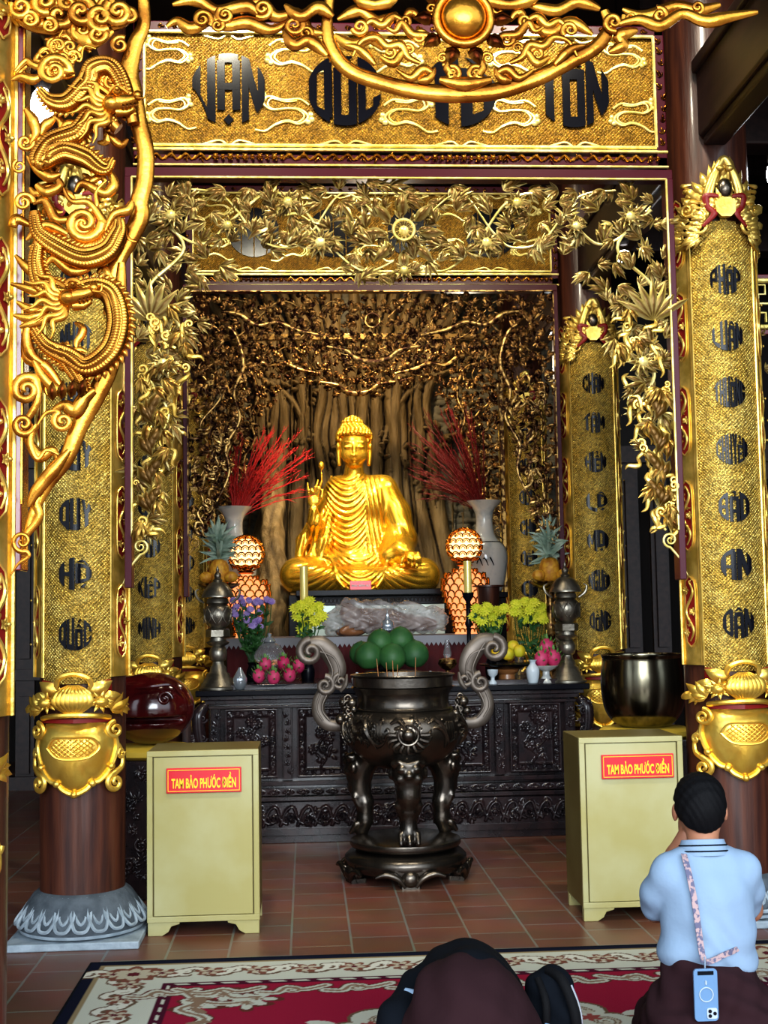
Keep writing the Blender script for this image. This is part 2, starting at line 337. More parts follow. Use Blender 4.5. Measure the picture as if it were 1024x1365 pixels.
# ---------------------------------------------------------------- implicit surfaces (bodies, statue, fruit)
class SDF:
    def __init__(s, lo, hi, res):
        s.lo = np.array(lo, float); s.res = res
        s.shape = np.ceil((np.array(hi)-s.lo)/res).astype(int)+1
        s.V = np.full(s.shape, 1.0, np.float32)
        s.ax = [s.lo[i]+np.arange(s.shape[i])*res for i in range(3)]
    def _blk(s, mn, mx):
        a = np.clip(np.floor((np.array(mn)-s.lo)/s.res).astype(int), 0, s.shape-1)
        b = np.clip(np.ceil((np.array(mx)-s.lo)/s.res).astype(int)+1, 1, s.shape)
        sl = tuple(slice(a[i], b[i]) for i in range(3))
        g = np.meshgrid(*[s.ax[i][sl[i]].astype(np.float32) for i in range(3)], indexing='ij', sparse=True)
        return sl, g
    def _mix(s, sl, d, k):
        A = s.V[sl]
        if k < 0: s.V[sl] = np.maximum(A, -d) if k == -1 else A; return
        h = np.clip(.5+.5*(A-d)/max(k, 1e-5), 0, 1)
        s.V[sl] = A*(1-h)+d*h-k*h*(1-h)
    def cap(s, a, b, r1, r2=None, k=.02, flat=None):
        r2 = r1 if r2 is None else r2; a = np.array(a, np.float32); b = np.array(b, np.float32); m = max(r1, r2)+k+.02
        sl, g = s._blk(np.minimum(a, b)-m, np.maximum(a, b)+m)
        ba = b-a; L2 = max(float(ba@ba), 1e-8)
        p = [g[i]-a[i] for i in range(3)]
        t = np.clip((p[0]*ba[0]+p[1]*ba[1]+p[2]*ba[2])/L2, 0, 1)
        q = [(p[i]-ba[i]*t) for i in range(3)]
        if flat: q = [q[i]/flat[i] for i in range(3)]
        d = np.sqrt(q[0]**2+q[1]**2+q[2]**2)-(r1+(r2-r1)*t)
        s._mix(sl, d, k); return s
    def ell(s, c, r, k=.02, rot=None):
        c = np.array(c, float); r = np.array(r if not np.isscalar(r) else (r, r, r), float); m = (r.max() if rot is not None else r)+k+.02
        sl, g = s._blk(c-m, c+m); p = [g[i]-c[i] for i in range(3)]
        if rot is not None:
            R_ = rot; p = [R_[0][i]*p[0]+R_[1][i]*p[1]+R_[2][i]*p[2] for i in range(3)]
        k0 = np.sqrt((p[0]/r[0])**2+(p[1]/r[1])**2+(p[2]/r[2])**2); k1 = np.sqrt((p[0]/r[0]**2)**2+(p[1]/r[1]**2)**2+(p[2]/r[2]**2)**2)+1e-6
        s._mix(sl, (k0*(k0-1)/k1).astype(np.float32), k); return s
    def chain(s, pts, rs, k=.02):
        for i in range(len(pts)-1): s.cap(pts[i], pts[i+1], rs[i], rs[i+1], k)
        return s
    def cut(s, fn):
        "keep only where fn(x,y,z) < 0"
        g = np.meshgrid(*[a.astype(np.float32) for a in s.ax], indexing='ij', sparse=True)
        s.V = np.maximum(s.V, fn(*g)).astype(np.float32); return s
    def mesh(s):
        V = s.V; I = V < 0; nx, ny, nz = V.shape
        c = np.zeros((nx-1, ny-1, nz-1), np.int8)
        offs = [(i, j, k) for i in (0, 1) for j in (0, 1) for k in (0, 1)]
        for i, j, k in offs: c += I[i:nx-1+i, j:ny-1+j, k:nz-1+k]
        ac = np.argwhere((c > 0) & (c < 8)); idx = -np.ones(c.shape, np.int64); idx[tuple(ac.T)] = np.arange(len(ac))
        P = np.zeros((len(ac), 3)); cnt = np.zeros(len(ac))
        for o in offs:
            for ax in range(3):
                if o[ax]: continue
                o2 = list(o); o2[ax] = 1
                v0 = V[tuple((ac+o).T)]; v1 = V[tuple((ac+o2).T)]; cr_ = (v0 < 0) != (v1 < 0)
                t = np.where(cr_, v0/(v0-v1+1e-12), 0); q = np.array(o, float)[None].repeat(len(ac), 0); q[:, ax] = t
                P += q*cr_[:, None]; cnt += cr_
        P = s.lo+(ac+P/np.maximum(cnt, 1)[:, None])*s.res
        F = []
        for ax in range(3):
            a0 = [slice(1, -1)]*3; a0[ax] = slice(0, -1)
            a1 = list(a0); a1[ax] = slice(1, None)
            I0 = I[tuple(a0)]; I1 = I[tuple(a1)]; e = np.argwhere(I0 != I1); sgn = I0[tuple(e.T)]
            base = e+1; base[:, ax] = e[:, ax]
            u, w = (ax+1) % 3, (ax+2) % 3; q = []
            for du, dw in ((-1, -1), (0, -1), (0, 0), (-1, 0)):
                z = base.copy(); z[:, u] += du; z[:, w] += dw; q.append(idx[tuple(z.T)])
            q = np.stack(q, 1); q[~sgn] = q[~sgn][:, ::-1]; F.append(q)
        return P, np.vstack(F)
    def build(s, name, m, parent=None, disp=None, smooth_it=1):
        P, F = s.mesh()
        me = bpy.data.meshes.new(name); me.vertices.add(len(P)); me.vertices.foreach_set('co', P.ravel())
        me.loops.add(F.size); me.loops.foreach_set('vertex_index', F.ravel().astype(np.int32))
        me.polygons.add(len(F)); me.polygons.foreach_set('loop_start', np.arange(0, F.size, 4, dtype=np.int32))
        me.update(calc_edges=True); me.validate()
        if smooth_it:
            E = np.empty(len(me.edges)*2, np.int32); me.edges.foreach_get('vertices', E); E = E.reshape(-1, 2)
            for _ in range(smooth_it):
                A = np.zeros_like(P); n = np.zeros(len(P))
                np.add.at(A, E[:, 0], P[E[:, 1]]); np.add.at(A, E[:, 1], P[E[:, 0]]); np.add.at(n, E[:, 0], 1); np.add.at(n, E[:, 1], 1)
                P = .5*P+.5*A/np.maximum(n, 1)[:, None]
            me.vertices.foreach_set('co', P.ravel()); me.update()
        if disp is not None:
            Nn = np.empty(len(P)*3, np.float32); me.vertices.foreach_get('normal', Nn); Nn = Nn.reshape(-1, 3)
            P = P+Nn*np.asarray(disp(P, Nn))[:, None]; me.vertices.foreach_set('co', P.ravel()); me.update()
        mm = m if isinstance(m, (list, tuple)) else [m]
        for q in mm: me.materials.append(q)
        me.polygons.foreach_set('use_smooth', [True]*len(me.polygons))
        o = bpy.data.objects.new(name, me); col.objects.link(o)
        if parent is not None: attach(o, parent)
        return o

# ---------------------------------------------------------------- carved relief height fields
class HF:
    def __init__(s, u0, u1, v0, v1, res):
        s.nu = int((u1-u0)/res)+1; s.nv = int((v1-v0)/res)+1
        s.u = np.linspace(u0, u1, s.nu); s.v = np.linspace(v0, v1, s.nv); s.h = np.zeros((s.nu, s.nv)); s.res = res
    def _w(s, a0, a1, b0, b1):
        i0, i1 = np.searchsorted(s.u, (a0, a1)); j0, j1 = np.searchsorted(s.v, (b0, b1)); return slice(i0, i1), slice(j0, j1)
    def stroke(s, pts, w, h, power=.5, sm=0, sub=False):
        P = cr(pts, sm) if sm else np.asarray(pts, float); k = len(P)-1
        W_ = np.full(k+1, w) if np.isscalar(w) else np.interp(np.linspace(0, 1, k+1), np.linspace(0, 1, len(w)), w)
        for i in range(k):
            a, b = P[i], P[i+1]; m = max(W_[i], W_[i+1])
            sl = s._w(min(a[0], b[0])-m, max(a[0], b[0])+m, min(a[1], b[1])-m, max(a[1], b[1])+m)
            U = s.u[sl[0]][:, None]; V = s.v[sl[1]][None]
            if U.size == 0 or V.size == 0: continue
            d0, d1 = b[0]-a[0], b[1]-a[1]; L2 = d0*d0+d1*d1+1e-12
            t = np.clip(((U-a[0])*d0+(V-a[1])*d1)/L2, 0, 1)
            D = np.sqrt((U-a[0]-t*d0)**2+(V-a[1]-t*d1)**2); ww = W_[i]+(W_[i+1]-W_[i])*t
            q = h*np.clip(1-(D/ww)**2, 0, 1)**power
            if sub: s.h[sl] = np.minimum(s.h[sl], s.h[sl]*0+np.where(q > 0, -q, s.h[sl]))
            else: s.h[sl] = np.maximum(s.h[sl], q)
    def blob(s, c, r, h, rot=0, power=.5):
        m = max(r); sl = s._w(c[0]-m, c[0]+m, c[1]-m, c[1]+m); U = s.u[sl[0]][:, None]-c[0]; V = s.v[sl[1]][None]-c[1]
        if U.size == 0 or V.size == 0: return
        x = U*cos(rot)+V*sin(rot); y = -U*sin(rot)+V*cos(rot)
        s.h[sl] = np.maximum(s.h[sl], h*np.clip(1-(x/r[0])**2-(y/r[1])**2, 0, 1)**power)
    def spiral(s, c, r, w, h, turns=1.5, a0=0, sgn=1):
        t = np.linspace(0, 1, 22); rr = r*(1-t*.9); a = a0+sgn*turns*2*PI*t
        s.stroke(np.stack([c[0]+rr*np.cos(a), c[1]+rr*np.sin(a)], -1), [w, w*.6], h)
    def flower(s, c, r, h, k=6, a0=0):
        for i in range(k):
            a = a0+2*PI*i/k; s.blob((c[0]+r*.6*cos(a), c[1]+r*.6*sin(a)), (r*.42, r*.26), h*.8, a)
        s.blob(c, (r*.28, r*.28), h)
    def leaf(s, c, L, a, h, w=.3):
        s.blob((c[0]+L/2*cos(a), c[1]+L/2*sin(a)), (L/2, L*w/2), h, a, .8)
    def P(s, fn):
        U, V = np.meshgrid(s.u, s.v, indexing='ij'); return fn(U, V, s.h)
    def build(s, name, m, fn, parent=None, keep=None, uv=None, smooth=True, extra=None):
        G = s.P(fn); a, b = s.h.shape
        I, J = np.meshgrid(np.arange(a-1), np.arange(b-1), indexing='ij'); I = I.ravel(); J = J.ravel()
        F = np.stack([I*b+J, (I+1)*b+J, (I+1)*b+J+1, I*b+J+1], 1)
        if keep is not None:
            k = keep(*np.meshgrid(s.u, s.v, indexing='ij'), s.h).ravel(); F = F[k[F].all(1)]
        used = np.unique(F); rm = -np.ones(a*b, np.int64); rm[used] = np.arange(len(used)); F = rm[F]; co = G.reshape(-1, 3)[used]
        me = bpy.data.meshes.new(name); me.vertices.add(len(co)); me.vertices.foreach_set('co', co.ravel())
        me.loops.add(F.size); me.loops.foreach_set('vertex_index', F.ravel().astype(np.int32))
        me.polygons.add(len(F)); me.polygons.foreach_set('loop_start', np.arange(0, F.size, 4, dtype=np.int32))
        me.update(calc_edges=True); me.materials.append(m)
        if extra is not None: extra(me, used)
        uvf = None
        if uv is not None:
            U, V = np.meshgrid(s.u, s.v, indexing='ij'); UV = np.stack([U.ravel()[used], V.ravel()[used]], -1); uvf = lambda co: UV
        return finish(name, me, parent, smooth, uv=uvf, recalc=False)

# ---------------------------------------------------------------- lettering
def text_geo(body, bold=.05, ext=.004, fine=.06):
    c = bpy.data.curves.new('t', 'FONT'); c.body = body; c.offset = bold; c.resolution_u = 6; c.extrude = 0
    o = bpy.data.objects.new('t', c); col.objects.link(o); bpy.context.view_layer.update()
    me = bpy.data.meshes.new_from_object(o.evaluated_get(bpy.context.evaluated_depsgraph_get()))
    bpy.data.objects.remove(o); bpy.data.curves.remove(c)
    bm = bmesh.new(); bm.from_mesh(me); bpy.data.meshes.remove(me)
    bmesh.ops.remove_doubles(bm, verts=bm.verts, dist=1e-4)
    if fine:
        for _ in range(4):
            es = [e for e in bm.edges if e.calc_length() > fine]
            if not es: break
            bmesh.ops.subdivide_edges(bm, edges=es, cuts=1); bmesh.ops.triangulate(bm, faces=bm.faces)
    V = np.array([v.co[:] for v in bm.verts]); F = [[v.index for v in f.verts] for f in bm.faces]; bm.free()
    return V[:, :2], F
def solid(V2, F, t, lay=False):
    "flat glyph -> thin slab: (u, v, w) with side walls"
    n = len(V2); A = np.column_stack([V2, np.full(n, t)*(1+(.03*(np.arange(n)//49) if lay else 0))]); B = np.column_stack([V2, np.zeros(n)])
    ec = {}
    for f in F:
        for i in range(len(f)):
            e = (f[i], f[(i+1) % len(f)]); ec[e] = 1
    side = [(a, b, b+n, a+n) for a, b in ec if (b, a) not in ec]
    return np.vstack([A, B]), [tuple(f) for f in F]+[tuple(i+n for i in f[::-1]) for f in F]+side
_gc = {}
def bar(x0, x1, y0, y1): return [(x0, y0), (x1, y0), (x1, y1), (x0, y1)]
_w = .34
LB, RBr = bar(0, _w, 0, 1), bar(1-_w, 1, 0, 1)
TOP, BOT, MID = bar(0, 1, .82, 1), bar(0, 1, 0, .18), bar(0, 1, .42, .57)
GL = {'A': [bar(0, _w, 0, .9), bar(1-_w, 1, 0, .9), bar(.08, .92, .84, 1), bar(0, 1, .36, .48)], 'B': [LB, bar(1-_w, .96, .04, .44), bar(1-_w, .96, .56, .96), bar(0, .9, .84, 1), bar(0, .9, .43, .57), bar(0, .9, 0, .16)],
      'C': [LB, bar(0, .95, .84, 1), bar(0, .95, 0, .16), bar(1-_w, 1, .66, .9), bar(1-_w, 1, .1, .34)], 'D': [LB, bar(1-_w, 1, .08, .92), bar(0, .9, .84, 1), bar(0, .9, 0, .16)],
      'E': [LB, TOP, BOT, bar(0, .85, .42, .57)], 'G': [LB, TOP, BOT, bar(1-_w, 1, 0, .46), bar(.5, 1, .38, .5), bar(1-_w, 1, .7, 1)], 'H': [LB, RBr, MID], 'I': [bar(.0, 1, 0, 1)],
      'K': [LB, [(.3, .45), (.5, .6), (1, 1), (.62, 1)], [(.3, .55), (.62, 0), (1, 0), (.5, .62)]], 'L': [LB, BOT], 'M': [bar(0, .28, 0, 1), bar(.72, 1, 0, 1), [(.15, 1), (.28, 1), (.58, .3), (.42, .3)], [(.72, 1), (.85, 1), (.58, .3), (.42, .3)]],
      'N': [bar(0, .30, 0, 1), bar(.70, 1, 0, 1), [(.0, 1), (.34, 1), (1, 0), (.66, 0)]], 'O': [LB, RBr, TOP, BOT], 'P': [LB, TOP, bar(0, 1, .40, .54), bar(1-_w, 1, .42, 1)],
      'Q': [LB, RBr, TOP, BOT, [(.5, .25), (.68, .25), (1, -.04), (.7, -.04)]], 'R': [LB, TOP, bar(0, 1, .42, .56), bar(1-_w, 1, .45, 1), [(.45, .45), (.75, .45), (1, 0), (.68, 0)]],
      'T': [TOP, bar(.31, .69, 0, 1)], 'U': [LB, RBr, BOT], 'V': [[(0, 1), (.36, 1), (.36, .35), (0, .55)], [(0, .56), (.36, .36), (.75, .12), (.70, 0)], bar(1-_w-.02, 1, .0, 1)], 'X': [[(0, 1), (.35, 1), (1, 0), (.65, 0)], [(.65, 1), (1, 1), (.35, 0), (0, 0)]],
      'Y': [bar(.32, .68, 0, .5), [(0, 1), (.34, 1), (.6, .42), (.34, .42)], [(.66, 1), (1, 1), (.66, .42), (.4, .42)]]}
def disc_glyph(word, R):
    "letters stretched to fill a disc of radius R, as the carved characters are"
    import unicodedata
    if word not in _gc:
        Vs = []; F = []; n = 0
        ws = [.3 if ch in 'IỊ' else .8 if ch == 'M' else .68 for ch in word]; tot = sum(ws); x = -1
        for ch, w in zip(word, ws):
            d = unicodedata.normalize('NFD', ch); base = 'D' if ch == 'Đ' else d[0]; mk = d[1:]; wd = 2*w/tot
            dot = '\u0323' in mk; up = [q for q in mk if q in '\u0300\u0301\u0302\u0306\u0309\u0303']
            y0 = .20 if dot else 0; y1 = 1-.17*len(up) if up else 1
            qs = [[(px, y0+py*(y1-y0)) for px, py in q] for q in GL[base]]
            if dot: qs.append([(.5, -.0), (.72, .07), (.5, .15), (.28, .07)])
            if ch == 'Đ': qs.append(bar(-.12, .3, .44, .54))
            if '\u031b' in mk: qs.append(bar(.9, 1.1, y1-.16, y1+.02))
            for j, q in enumerate(up):
                u0 = y1+.04+.17*j; u1 = u0+.11
                if q == '\u0302': qs += [[(.1, u0), (.35, u0), (.6, u1), (.42, u1)], [(.65, u0), (.9, u0), (.58, u1), (.42, u1)]]
                elif q == '\u0306': qs += [bar(.2, .8, u0, u0+.05), bar(.2, .35, u0, u1), bar(.65, .8, u0, u1)]
                elif q == '\u0301': qs += [[(.3, u0), (.5, u0), (.85, u1), (.6, u1)]]
                elif q == '\u0300': qs += [[(.5, u0), (.7, u0), (.4, u1), (.15, u1)]]
                else: qs += [bar(.35, .6, u0+.06, u1+.02), bar(.5, .65, u0-.02, u1)]
            for q in qs:
                A_, B_, C_, D_ = [np.array(p_) for p_ in q]; m_ = 6
                for i_ in range(m_+1):
                    for j_ in range(m_+1):
                        s_, t_ = i_/m_, j_/m_; P_ = (1-t_)*((1-s_)*A_+s_*B_)+t_*((1-s_)*D_+s_*C_)
                        X = float(np.clip(x+.02+P_[0]*(wd-.045), -.985, .985)); Vs.append((X, (2*P_[1]-1)*math.sqrt(1-.96*X*X)))
                ar = sum(q[z_][0]*q[(z_+1) % 4][1]-q[(z_+1) % 4][0]*q[z_][1] for z_ in range(4)); sg_ = 1 if ar > 0 else -1
                F += [(n+i_*(m_+1)+j_, n+(i_+1)*(m_+1)+j_, n+(i_+1)*(m_+1)+j_+1, n+i_*(m_+1)+j_+1)[::sg_] for i_ in range(m_) for j_ in range(m_)]; n += (m_+1)**2
            x += wd
        _gc[word] = (np.array(Vs), F)
    V, F = _gc[word]
    return V*R, F
# ================================================================ the hall
AXX = .51; COLX = (-1.12, 2.14); ROWS = (3.85, 6.52, 9.45, 12.35); CR_ = .21
def local(o, parent): o.parent = parent; return o

def hall():
    m = bpy.data.materials.new('terracotta_floor_tiles'); m.use_nodes = True; nt = m.node_tree; N = nt.nodes; L = nt.links; b = N['Principled BSDF']
    tc = N.new('ShaderNodeTexCoord'); mp = N.new('ShaderNodeMapping'); mp.inputs['Rotation'].default_value = (0, 0, PI/2); mp.inputs['Location'].default_value = (0, .09, 0)
    L.new(tc.outputs['Object'], mp.inputs['Vector'])
    br = N.new('ShaderNodeTexBrick'); br.inputs['Scale'].default_value = 1; br.inputs['Brick Width'].default_value = .286; br.inputs['Row Height'].default_value = .286
    br.inputs['Mortar Size'].default_value = .006; br.inputs['Mortar Smooth'].default_value = .1; br.offset = .5; br.inputs['Bias'].default_value = -.2
    br.inputs['Color1'].default_value = (.175, .062, .032, 1); br.inputs['Color2'].default_value = (.13, .046, .026, 1); br.inputs['Mortar'].default_value = (.19, .165, .14, 1)
    L.new(mp.outputs[0], br.inputs['Vector'])
    n = N.new('ShaderNodeTexNoise'); n.inputs['Scale'].default_value = 3; n.inputs['Detail'].default_value = 6; L.new(tc.outputs['Object'], n.inputs['Vector'])
    mx = N.new('ShaderNodeMix'); mx.data_type = 'RGBA'; mx.blend_type = 'OVERLAY'; mx.inputs[0].default_value = .5; L.new(br.outputs[0], mx.inputs[6]); L.new(n.outputs['Color'], mx.inputs[7])
    hs = N.new('ShaderNodeHueSaturation'); hs.inputs['Saturation'].default_value = .9; L.new(mx.outputs[2], hs.inputs['Color']); L.new(hs.outputs[0], b.inputs['Base Color'])
    mr = N.new('ShaderNodeMapRange'); mr.inputs[3].default_value = .28; mr.inputs[4].default_value = .45; L.new(n.outputs['Fac'], mr.inputs[0]); L.new(mr.outputs[0], b.inputs['Roughness'])
    bp = N.new('ShaderNodeBump'); bp.inputs['Strength'].default_value = .5; bp.inputs['Distance'].default_value = .004; bp.invert = True
    L.new(br.outputs['Fac'], bp.inputs['Height']); L.new(bp.outputs[0], b.inputs['Normal'])
    struct(MB().box((.5, 6, -.05), (15, 18, .1)).build('floor', m, smooth=False))
    struct(MB().box((.5, 8.2, 5.95), (15, 13.6, .1)).build('ceiling', M['ceil'], smooth=False))
    wb = MB().box((.5, 14.6, 2.95), (15, .2, 5.9))
    struct(wb.build('wall_back', M['dark'], smooth=False))
    for s, nm in ((-6.6, 'wall_left'), (7.6, 'wall_right')):
        struct(MB().box((s, 8.2, 2.95), (.2, 13.2, 5.9)).build(nm, M['dark'], smooth=False))
    # rows of cross beams and the long beams tying the pillars
    k = 1
    for Y in ROWS:
        b = MB()
        if Y < 5: b.box((AXX, Y+.1, 4.2), (3.0, .2, 1.1))
        b.box((.5, Y, 5.3), (14, .26, .4))
        struct(b.build('trim_%d' % k, M['beam'], smooth=False, bevel=.02)); k += 1
    for x in COLX:
        b = MB()
        for Y0, Y1 in ((ROWS[0], ROWS[1]), (ROWS[1], ROWS[2]), (ROWS[2], ROWS[3])):
            b.box((x, (Y0+Y1)/2, 4.16), (.17, Y1-Y0-.4, .34)); b.box((x, (Y0+Y1)/2, 4.36), (.22, Y1-Y0-.4, .07)); b.box((x, (Y0+Y1)/2, 3.97), (.12, Y1-Y0-.4, .05))
        struct(b.build('trim_%d' % k, M['beam'], smooth=False, bevel=.012)); k += 1
    # ceiling coffer rafters over the side bays
    b = MB()
    for i in range(10):
        b.box((4.4, 3.0+i*1.05, 5.72), (4.2, .1, .22)); b.box((-3.4, 3.0+i*1.05, 5.72), (4.2, .1, .22))
    struct(b.build('trim_%d' % k, M['beam'], smooth=False)); k += 1
    # side-bay screens of dark timber far behind, with pale paper between some bars
    for x0, x1, lab in ((2.7, 7.2, 'r'), (-6.2, -1.6, 'l')):
        b = MB(); n_ = 16
        for i in range(n_):
            x = x0+(x1-x0)*(i+.5)/n_
            b.box((x, 12.1, 1.5), (.17, .05, 3.0)); b.box((x, 12.05, .5), (.10, .05, .7)); b.box((x, 12.05, 2.0), (.10, .05, 1.6))
        b.box(((x0+x1)/2, 12.08, .06), (x1-x0, .12, .12)); b.box(((x0+x1)/2, 12.08, 3.05), (x1-x0, .12, .16)); b.box(((x0+x1)/2, 12.08, 1.05), (x1-x0, .09, .10))
        struct(b.build('trim_%d' % k, M['beam'], smooth=False)); k += 1

def pillar(x, Y, label, base=True):
    t = thing('pillar', label, 'pillar', (x, Y, 0), 'round timber pillars of the hall')
    if 'sh' not in _pc:
        _pc['sh'] = MB().lathe([(CR_*.985, .12), (CR_, .8), (CR_, 5.1)], n=48).build('shaft', M['wood'])
        local(_pc['sh'], t)
        b = MB().lathe([(.30, 0.036), (.335, .05), (.345, .08), (.33, .12), (.30, .17), (.265, .215), (.235, .235), (.21, .235)], n=64)
        b.map(lambda v: v*np.array((.9, .9, 1)))
        bs = b.build('base_stone', M['darkstone'], t); b = MB()
        rs = random.Random(2)
        for i in range(22):       # carved lotus petals round the base
            a = 2*PI*i/22; ca, sa = cos(a), sin(a); pts = []
            for q in ((-.036, .205), (-.046, .15), (-.03, .095), (0, .083), (.03, .095), (.046, .15), (.036, .205)):
                r = .319-max(q[1]-.09, 0)*.78
                pts.append((r*ca-q[0]*sa, r*sa+q[0]*ca, q[1]))
            b.tube(cr(pts, 4), .0085, 5)
            b.tube(cr([((.319-max(z-.09, 0)*.78)*ca-u*sa, (.319-max(z-.09, 0)*.78)*sa+u*ca, z) for u, z in ((-.016, .19), (-.02, .14), (0, .115), (.02, .14), (.016, .19))], 3), .0075, 5)
        b.lathe([(.272, .04), (.300, .045), (.305, .06), (.300, .075)], n=64); b.lathe([(.235, .21), (.225, .225), (.212, .232)], n=48); b.build('petal_carving', M['stone'], t)
        p = MB().box((0, 0, .018), (.63, .63, .036)).build('plinth_slab', M['stone'], bevel=.006); local(p, t)
        for o in children(t):
            o.matrix_parent_inverse = Matrix.Identity(4); _pc[o.name.split('.')[0]] = o
        _pc['list'] = [o for o in children(t)]
    else:
        for o in _pc['list']:
            c = o.copy(); col.objects.link(c); c.parent = t
    return t
_pc = {}

def wrapc(R):
    def f(v):
        th = v[:, 0]/R; r = R-v[:, 1]
        return np.stack([r*np.sin(th), -r*np.cos(th), v[:, 2]], -1)
    return f

PR = .232
def couplet_parts():
    R = PR; uf = math.radians(44)*R; ue = math.radians(80)*R
    # gold field with arch top
    h = HF(-uf, uf, 1.24, 3.56, .012)
    P = {}
    P['field'] = h.build('woven_field', M['weave'], lambda U, V, H: np.stack([(R+.002)*np.sin(U/R), -(R+.002)*np.cos(U/R), V], -1),
                         keep=lambda U, V, H: V < 3.38+.17*np.sqrt(np.clip(1-(U/uf)**2, 0, 1)), uv=True)
    # side borders: relief scrolls, red ground patches
    b = MB()
    for s in (-1, 1):
        b.cur = 0
        u0, u1 = s*uf, s*ue
        G = np.array([[(u, .003, z) for z in np.linspace(1.27, 3.42, 40)] for u in np.linspace(u0, u1, 8)]); b.grid(G)
        for uu, rr in ((u0, .0065), (u0+s*.012, .003), (u1, .008)):
            b.tube([(uu, -.004, z) for z in np.linspace(1.27, 3.42, 30)], rr, 6)
        um = (u0+u1)/2
        rs = random.Random(5 if s > 0 else 9)
        z = 1.36
        while z < 3.35:
            L = .36
            b.cur = 1
            q = np.linspace(0, 1, 16)
            pr = [(um+s*0-.034*(1-abs(2*t-1)**8)**.5, 0, z+L*t) for t in q]
            G = np.array([[(um+a*.036*(1-abs(2*t-1)**6)**.5, -.002, z+L*t) for t in q] for a in (-1, -.33, .33, 1)]); b.grid(G)
            b.cur = 0
            b.tube(cr([(um-.036*(1-abs(2*t-1)**6)**.5, -.004, z+L*t) for t in q], 1), .004, 5); b.tube([(um+.036*(1-abs(2*t-1)**6)**.5, -.004, z+L*t) for t in q], .004, 5)
            b.tube(cr([(um+.022*sin(t*2*PI*1.5), -.008, z+.03+(L-.06)*t) for t in np.linspace(0, 1, 14)], 3), [.004, .008, .006, .008, .004], 6)
            for t in (.2, .5, .8):
                b.flower((um-.02*sin(t*2*PI*1.5), -.006, z+L*t), .024, 5, 1)
                b.spray((um, -.006, z+L*(t+.1)), rs.uniform(0, 6), .028, 3, 1.5)
            z += L+.13
    b.map(wrapc(R))
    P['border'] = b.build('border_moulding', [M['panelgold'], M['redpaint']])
    # crown
    c = MB(); rs = random.Random(3)
    c.tube(cr([(-ue, -.01, 3.40), (-uf*.98, -.015, 3.43), (-uf*.8, -.02, 3.52), (0, -.02, 3.60), (uf*.8, -.02, 3.52), (uf*.98, -.015, 3.43), (ue, -.01, 3.40)], 8), .014, 7)
    out = [(-.27, 3.42), (-.25, 3.55), (-.17, 3.66), (-.09, 3.78), (0, 3.85), (.09, 3.78), (.17, 3.66), (.25, 3.55), (.27, 3.42)]
    for i, (u, v) in enumerate(out[:-1]):
        u2, v2 = out[i+1]
        for t in (0, .33, .66):
            x, z = u+(u2-u)*t, v+(v2-v)*t; a = math.atan2(z-3.45, x*1.3)
            c.spray((x*.75, -.015, 3.45+(z-3.45)*.72), a, .13*rs.uniform(.8, 1.1), 3, .9, w=.38, rs=rs)
            c.spray((x*.45, -.03, 3.45+(z-3.45)*.45), a+rs.uniform(-.4, .4), .09, 5, 2.0, w=.4, rs=rs)
    for s in (-1, 1):
        c.spiral((s*.12, 3.50), .045, 1.5, PI/2, s, Y=-.03); c.spiral((s*.17, 3.60), .04, 1.5, 0, s, Y=-.03); c.spiral((s*.06, 3.71), .035, 1.4, 0, -s, Y=-.03)
        c.spiral((s*.21, 3.47), .03, 1.4, 0, -s, Y=-.02)
    c.cur = 2; c.ball((0, -.04, 3.695), (.034, .03, .052), 16, 10); c.cur = 0
    for k in (1, .8):
        c.tube(cr([(-.085*k, -.03, 3.60), (-.075*k, -.045, 3.68), (-.05*k, -.05, 3.755), (-.035*k, -.05, 3.79), (0, -.05, 3.80+.05*k), (.035*k, -.05, 3.79), (.05*k, -.05, 3.755), (.075*k, -.045, 3.68), (.085*k, -.03, 3.60)], 6), .016*k, 8, .6)
    c.ball((-.02, -.05, 3.795), (.02, .02, .018)); c.ball((.02, -.05, 3.795), (.02, .02, .018))
    c.prism([(-.04, 3.57), (-.045, 3.62), (-.02, 3.645), (.02, 3.645), (.045, 3.62), (.04, 3.57), (.02, 3.545), (-.02, 3.545)], -.055, -.02)
    for s in (-1, 1):
        for k in range(6): c.tube(cr([(s*(.09+.012*k), -.02, 3.56+.035*k), (s*(.125+.012*k), -.035, 3.58+.03*k), (s*(.14+.01*k), -.03, 3.55+.035*k)], 4), [.006, .013, .005], 7)
    for s in (-1, 1):
        c.cur = 1
        c.tube(cr([(s*.03, -.05, 3.65), (s*.08, -.055, 3.655), (s*.075, -.05, 3.60), (s*.05, -.05, 3.56), (s*.10, -.045, 3.50)], 6), [.008, .016, .012, .015, .006], 7, .5)
        c.cur = 0
    c.map(wrapc(R))
    P['crown'] = c.build('lotus_crown', [M['panelgold'], M['redpaint'], M['bronze']])
    # hanging emblem: vase, lotus blooms, net panel, scrolls
    e = MB()
    outl = [(-.19, 1.00), (-.205, .93), (-.17, .84), (-.12, .78), (-.08, .765), (-.05, .735), (0, .715), (.05, .735), (.08, .765), (.12, .78), (.17, .84), (.205, .93), (.19, 1.00)]
    th = np.linspace(0, 1, 12)
    O = cr(outl, 4)
    G = []
    for t in np.linspace(0, 1, 10):
        G.append([((x)*t, -(.008+.06*(1-t**2.6)), .93+(z-.93)*t) for x, z in O])
    G = np.array(G); top = [(x*t, -(.008+.06*(1-t**2.6)), .93+(1.05-.93)*t) for t in np.linspace(0, 1, 10) for x in ()]
    e.grid(G)
    GT = np.array([[(x*t*1.0, -(.008+.06*(1-t**2.6)), .93+(zz-.93)*t) for x, zz in ((-.19, 1.0), (-.15, 1.05), (-.07, 1.06), (.07, 1.06), (.15, 1.05), (.19, 1.0))] for t in np.linspace(0, 1, 10)]); e.grid(GT)
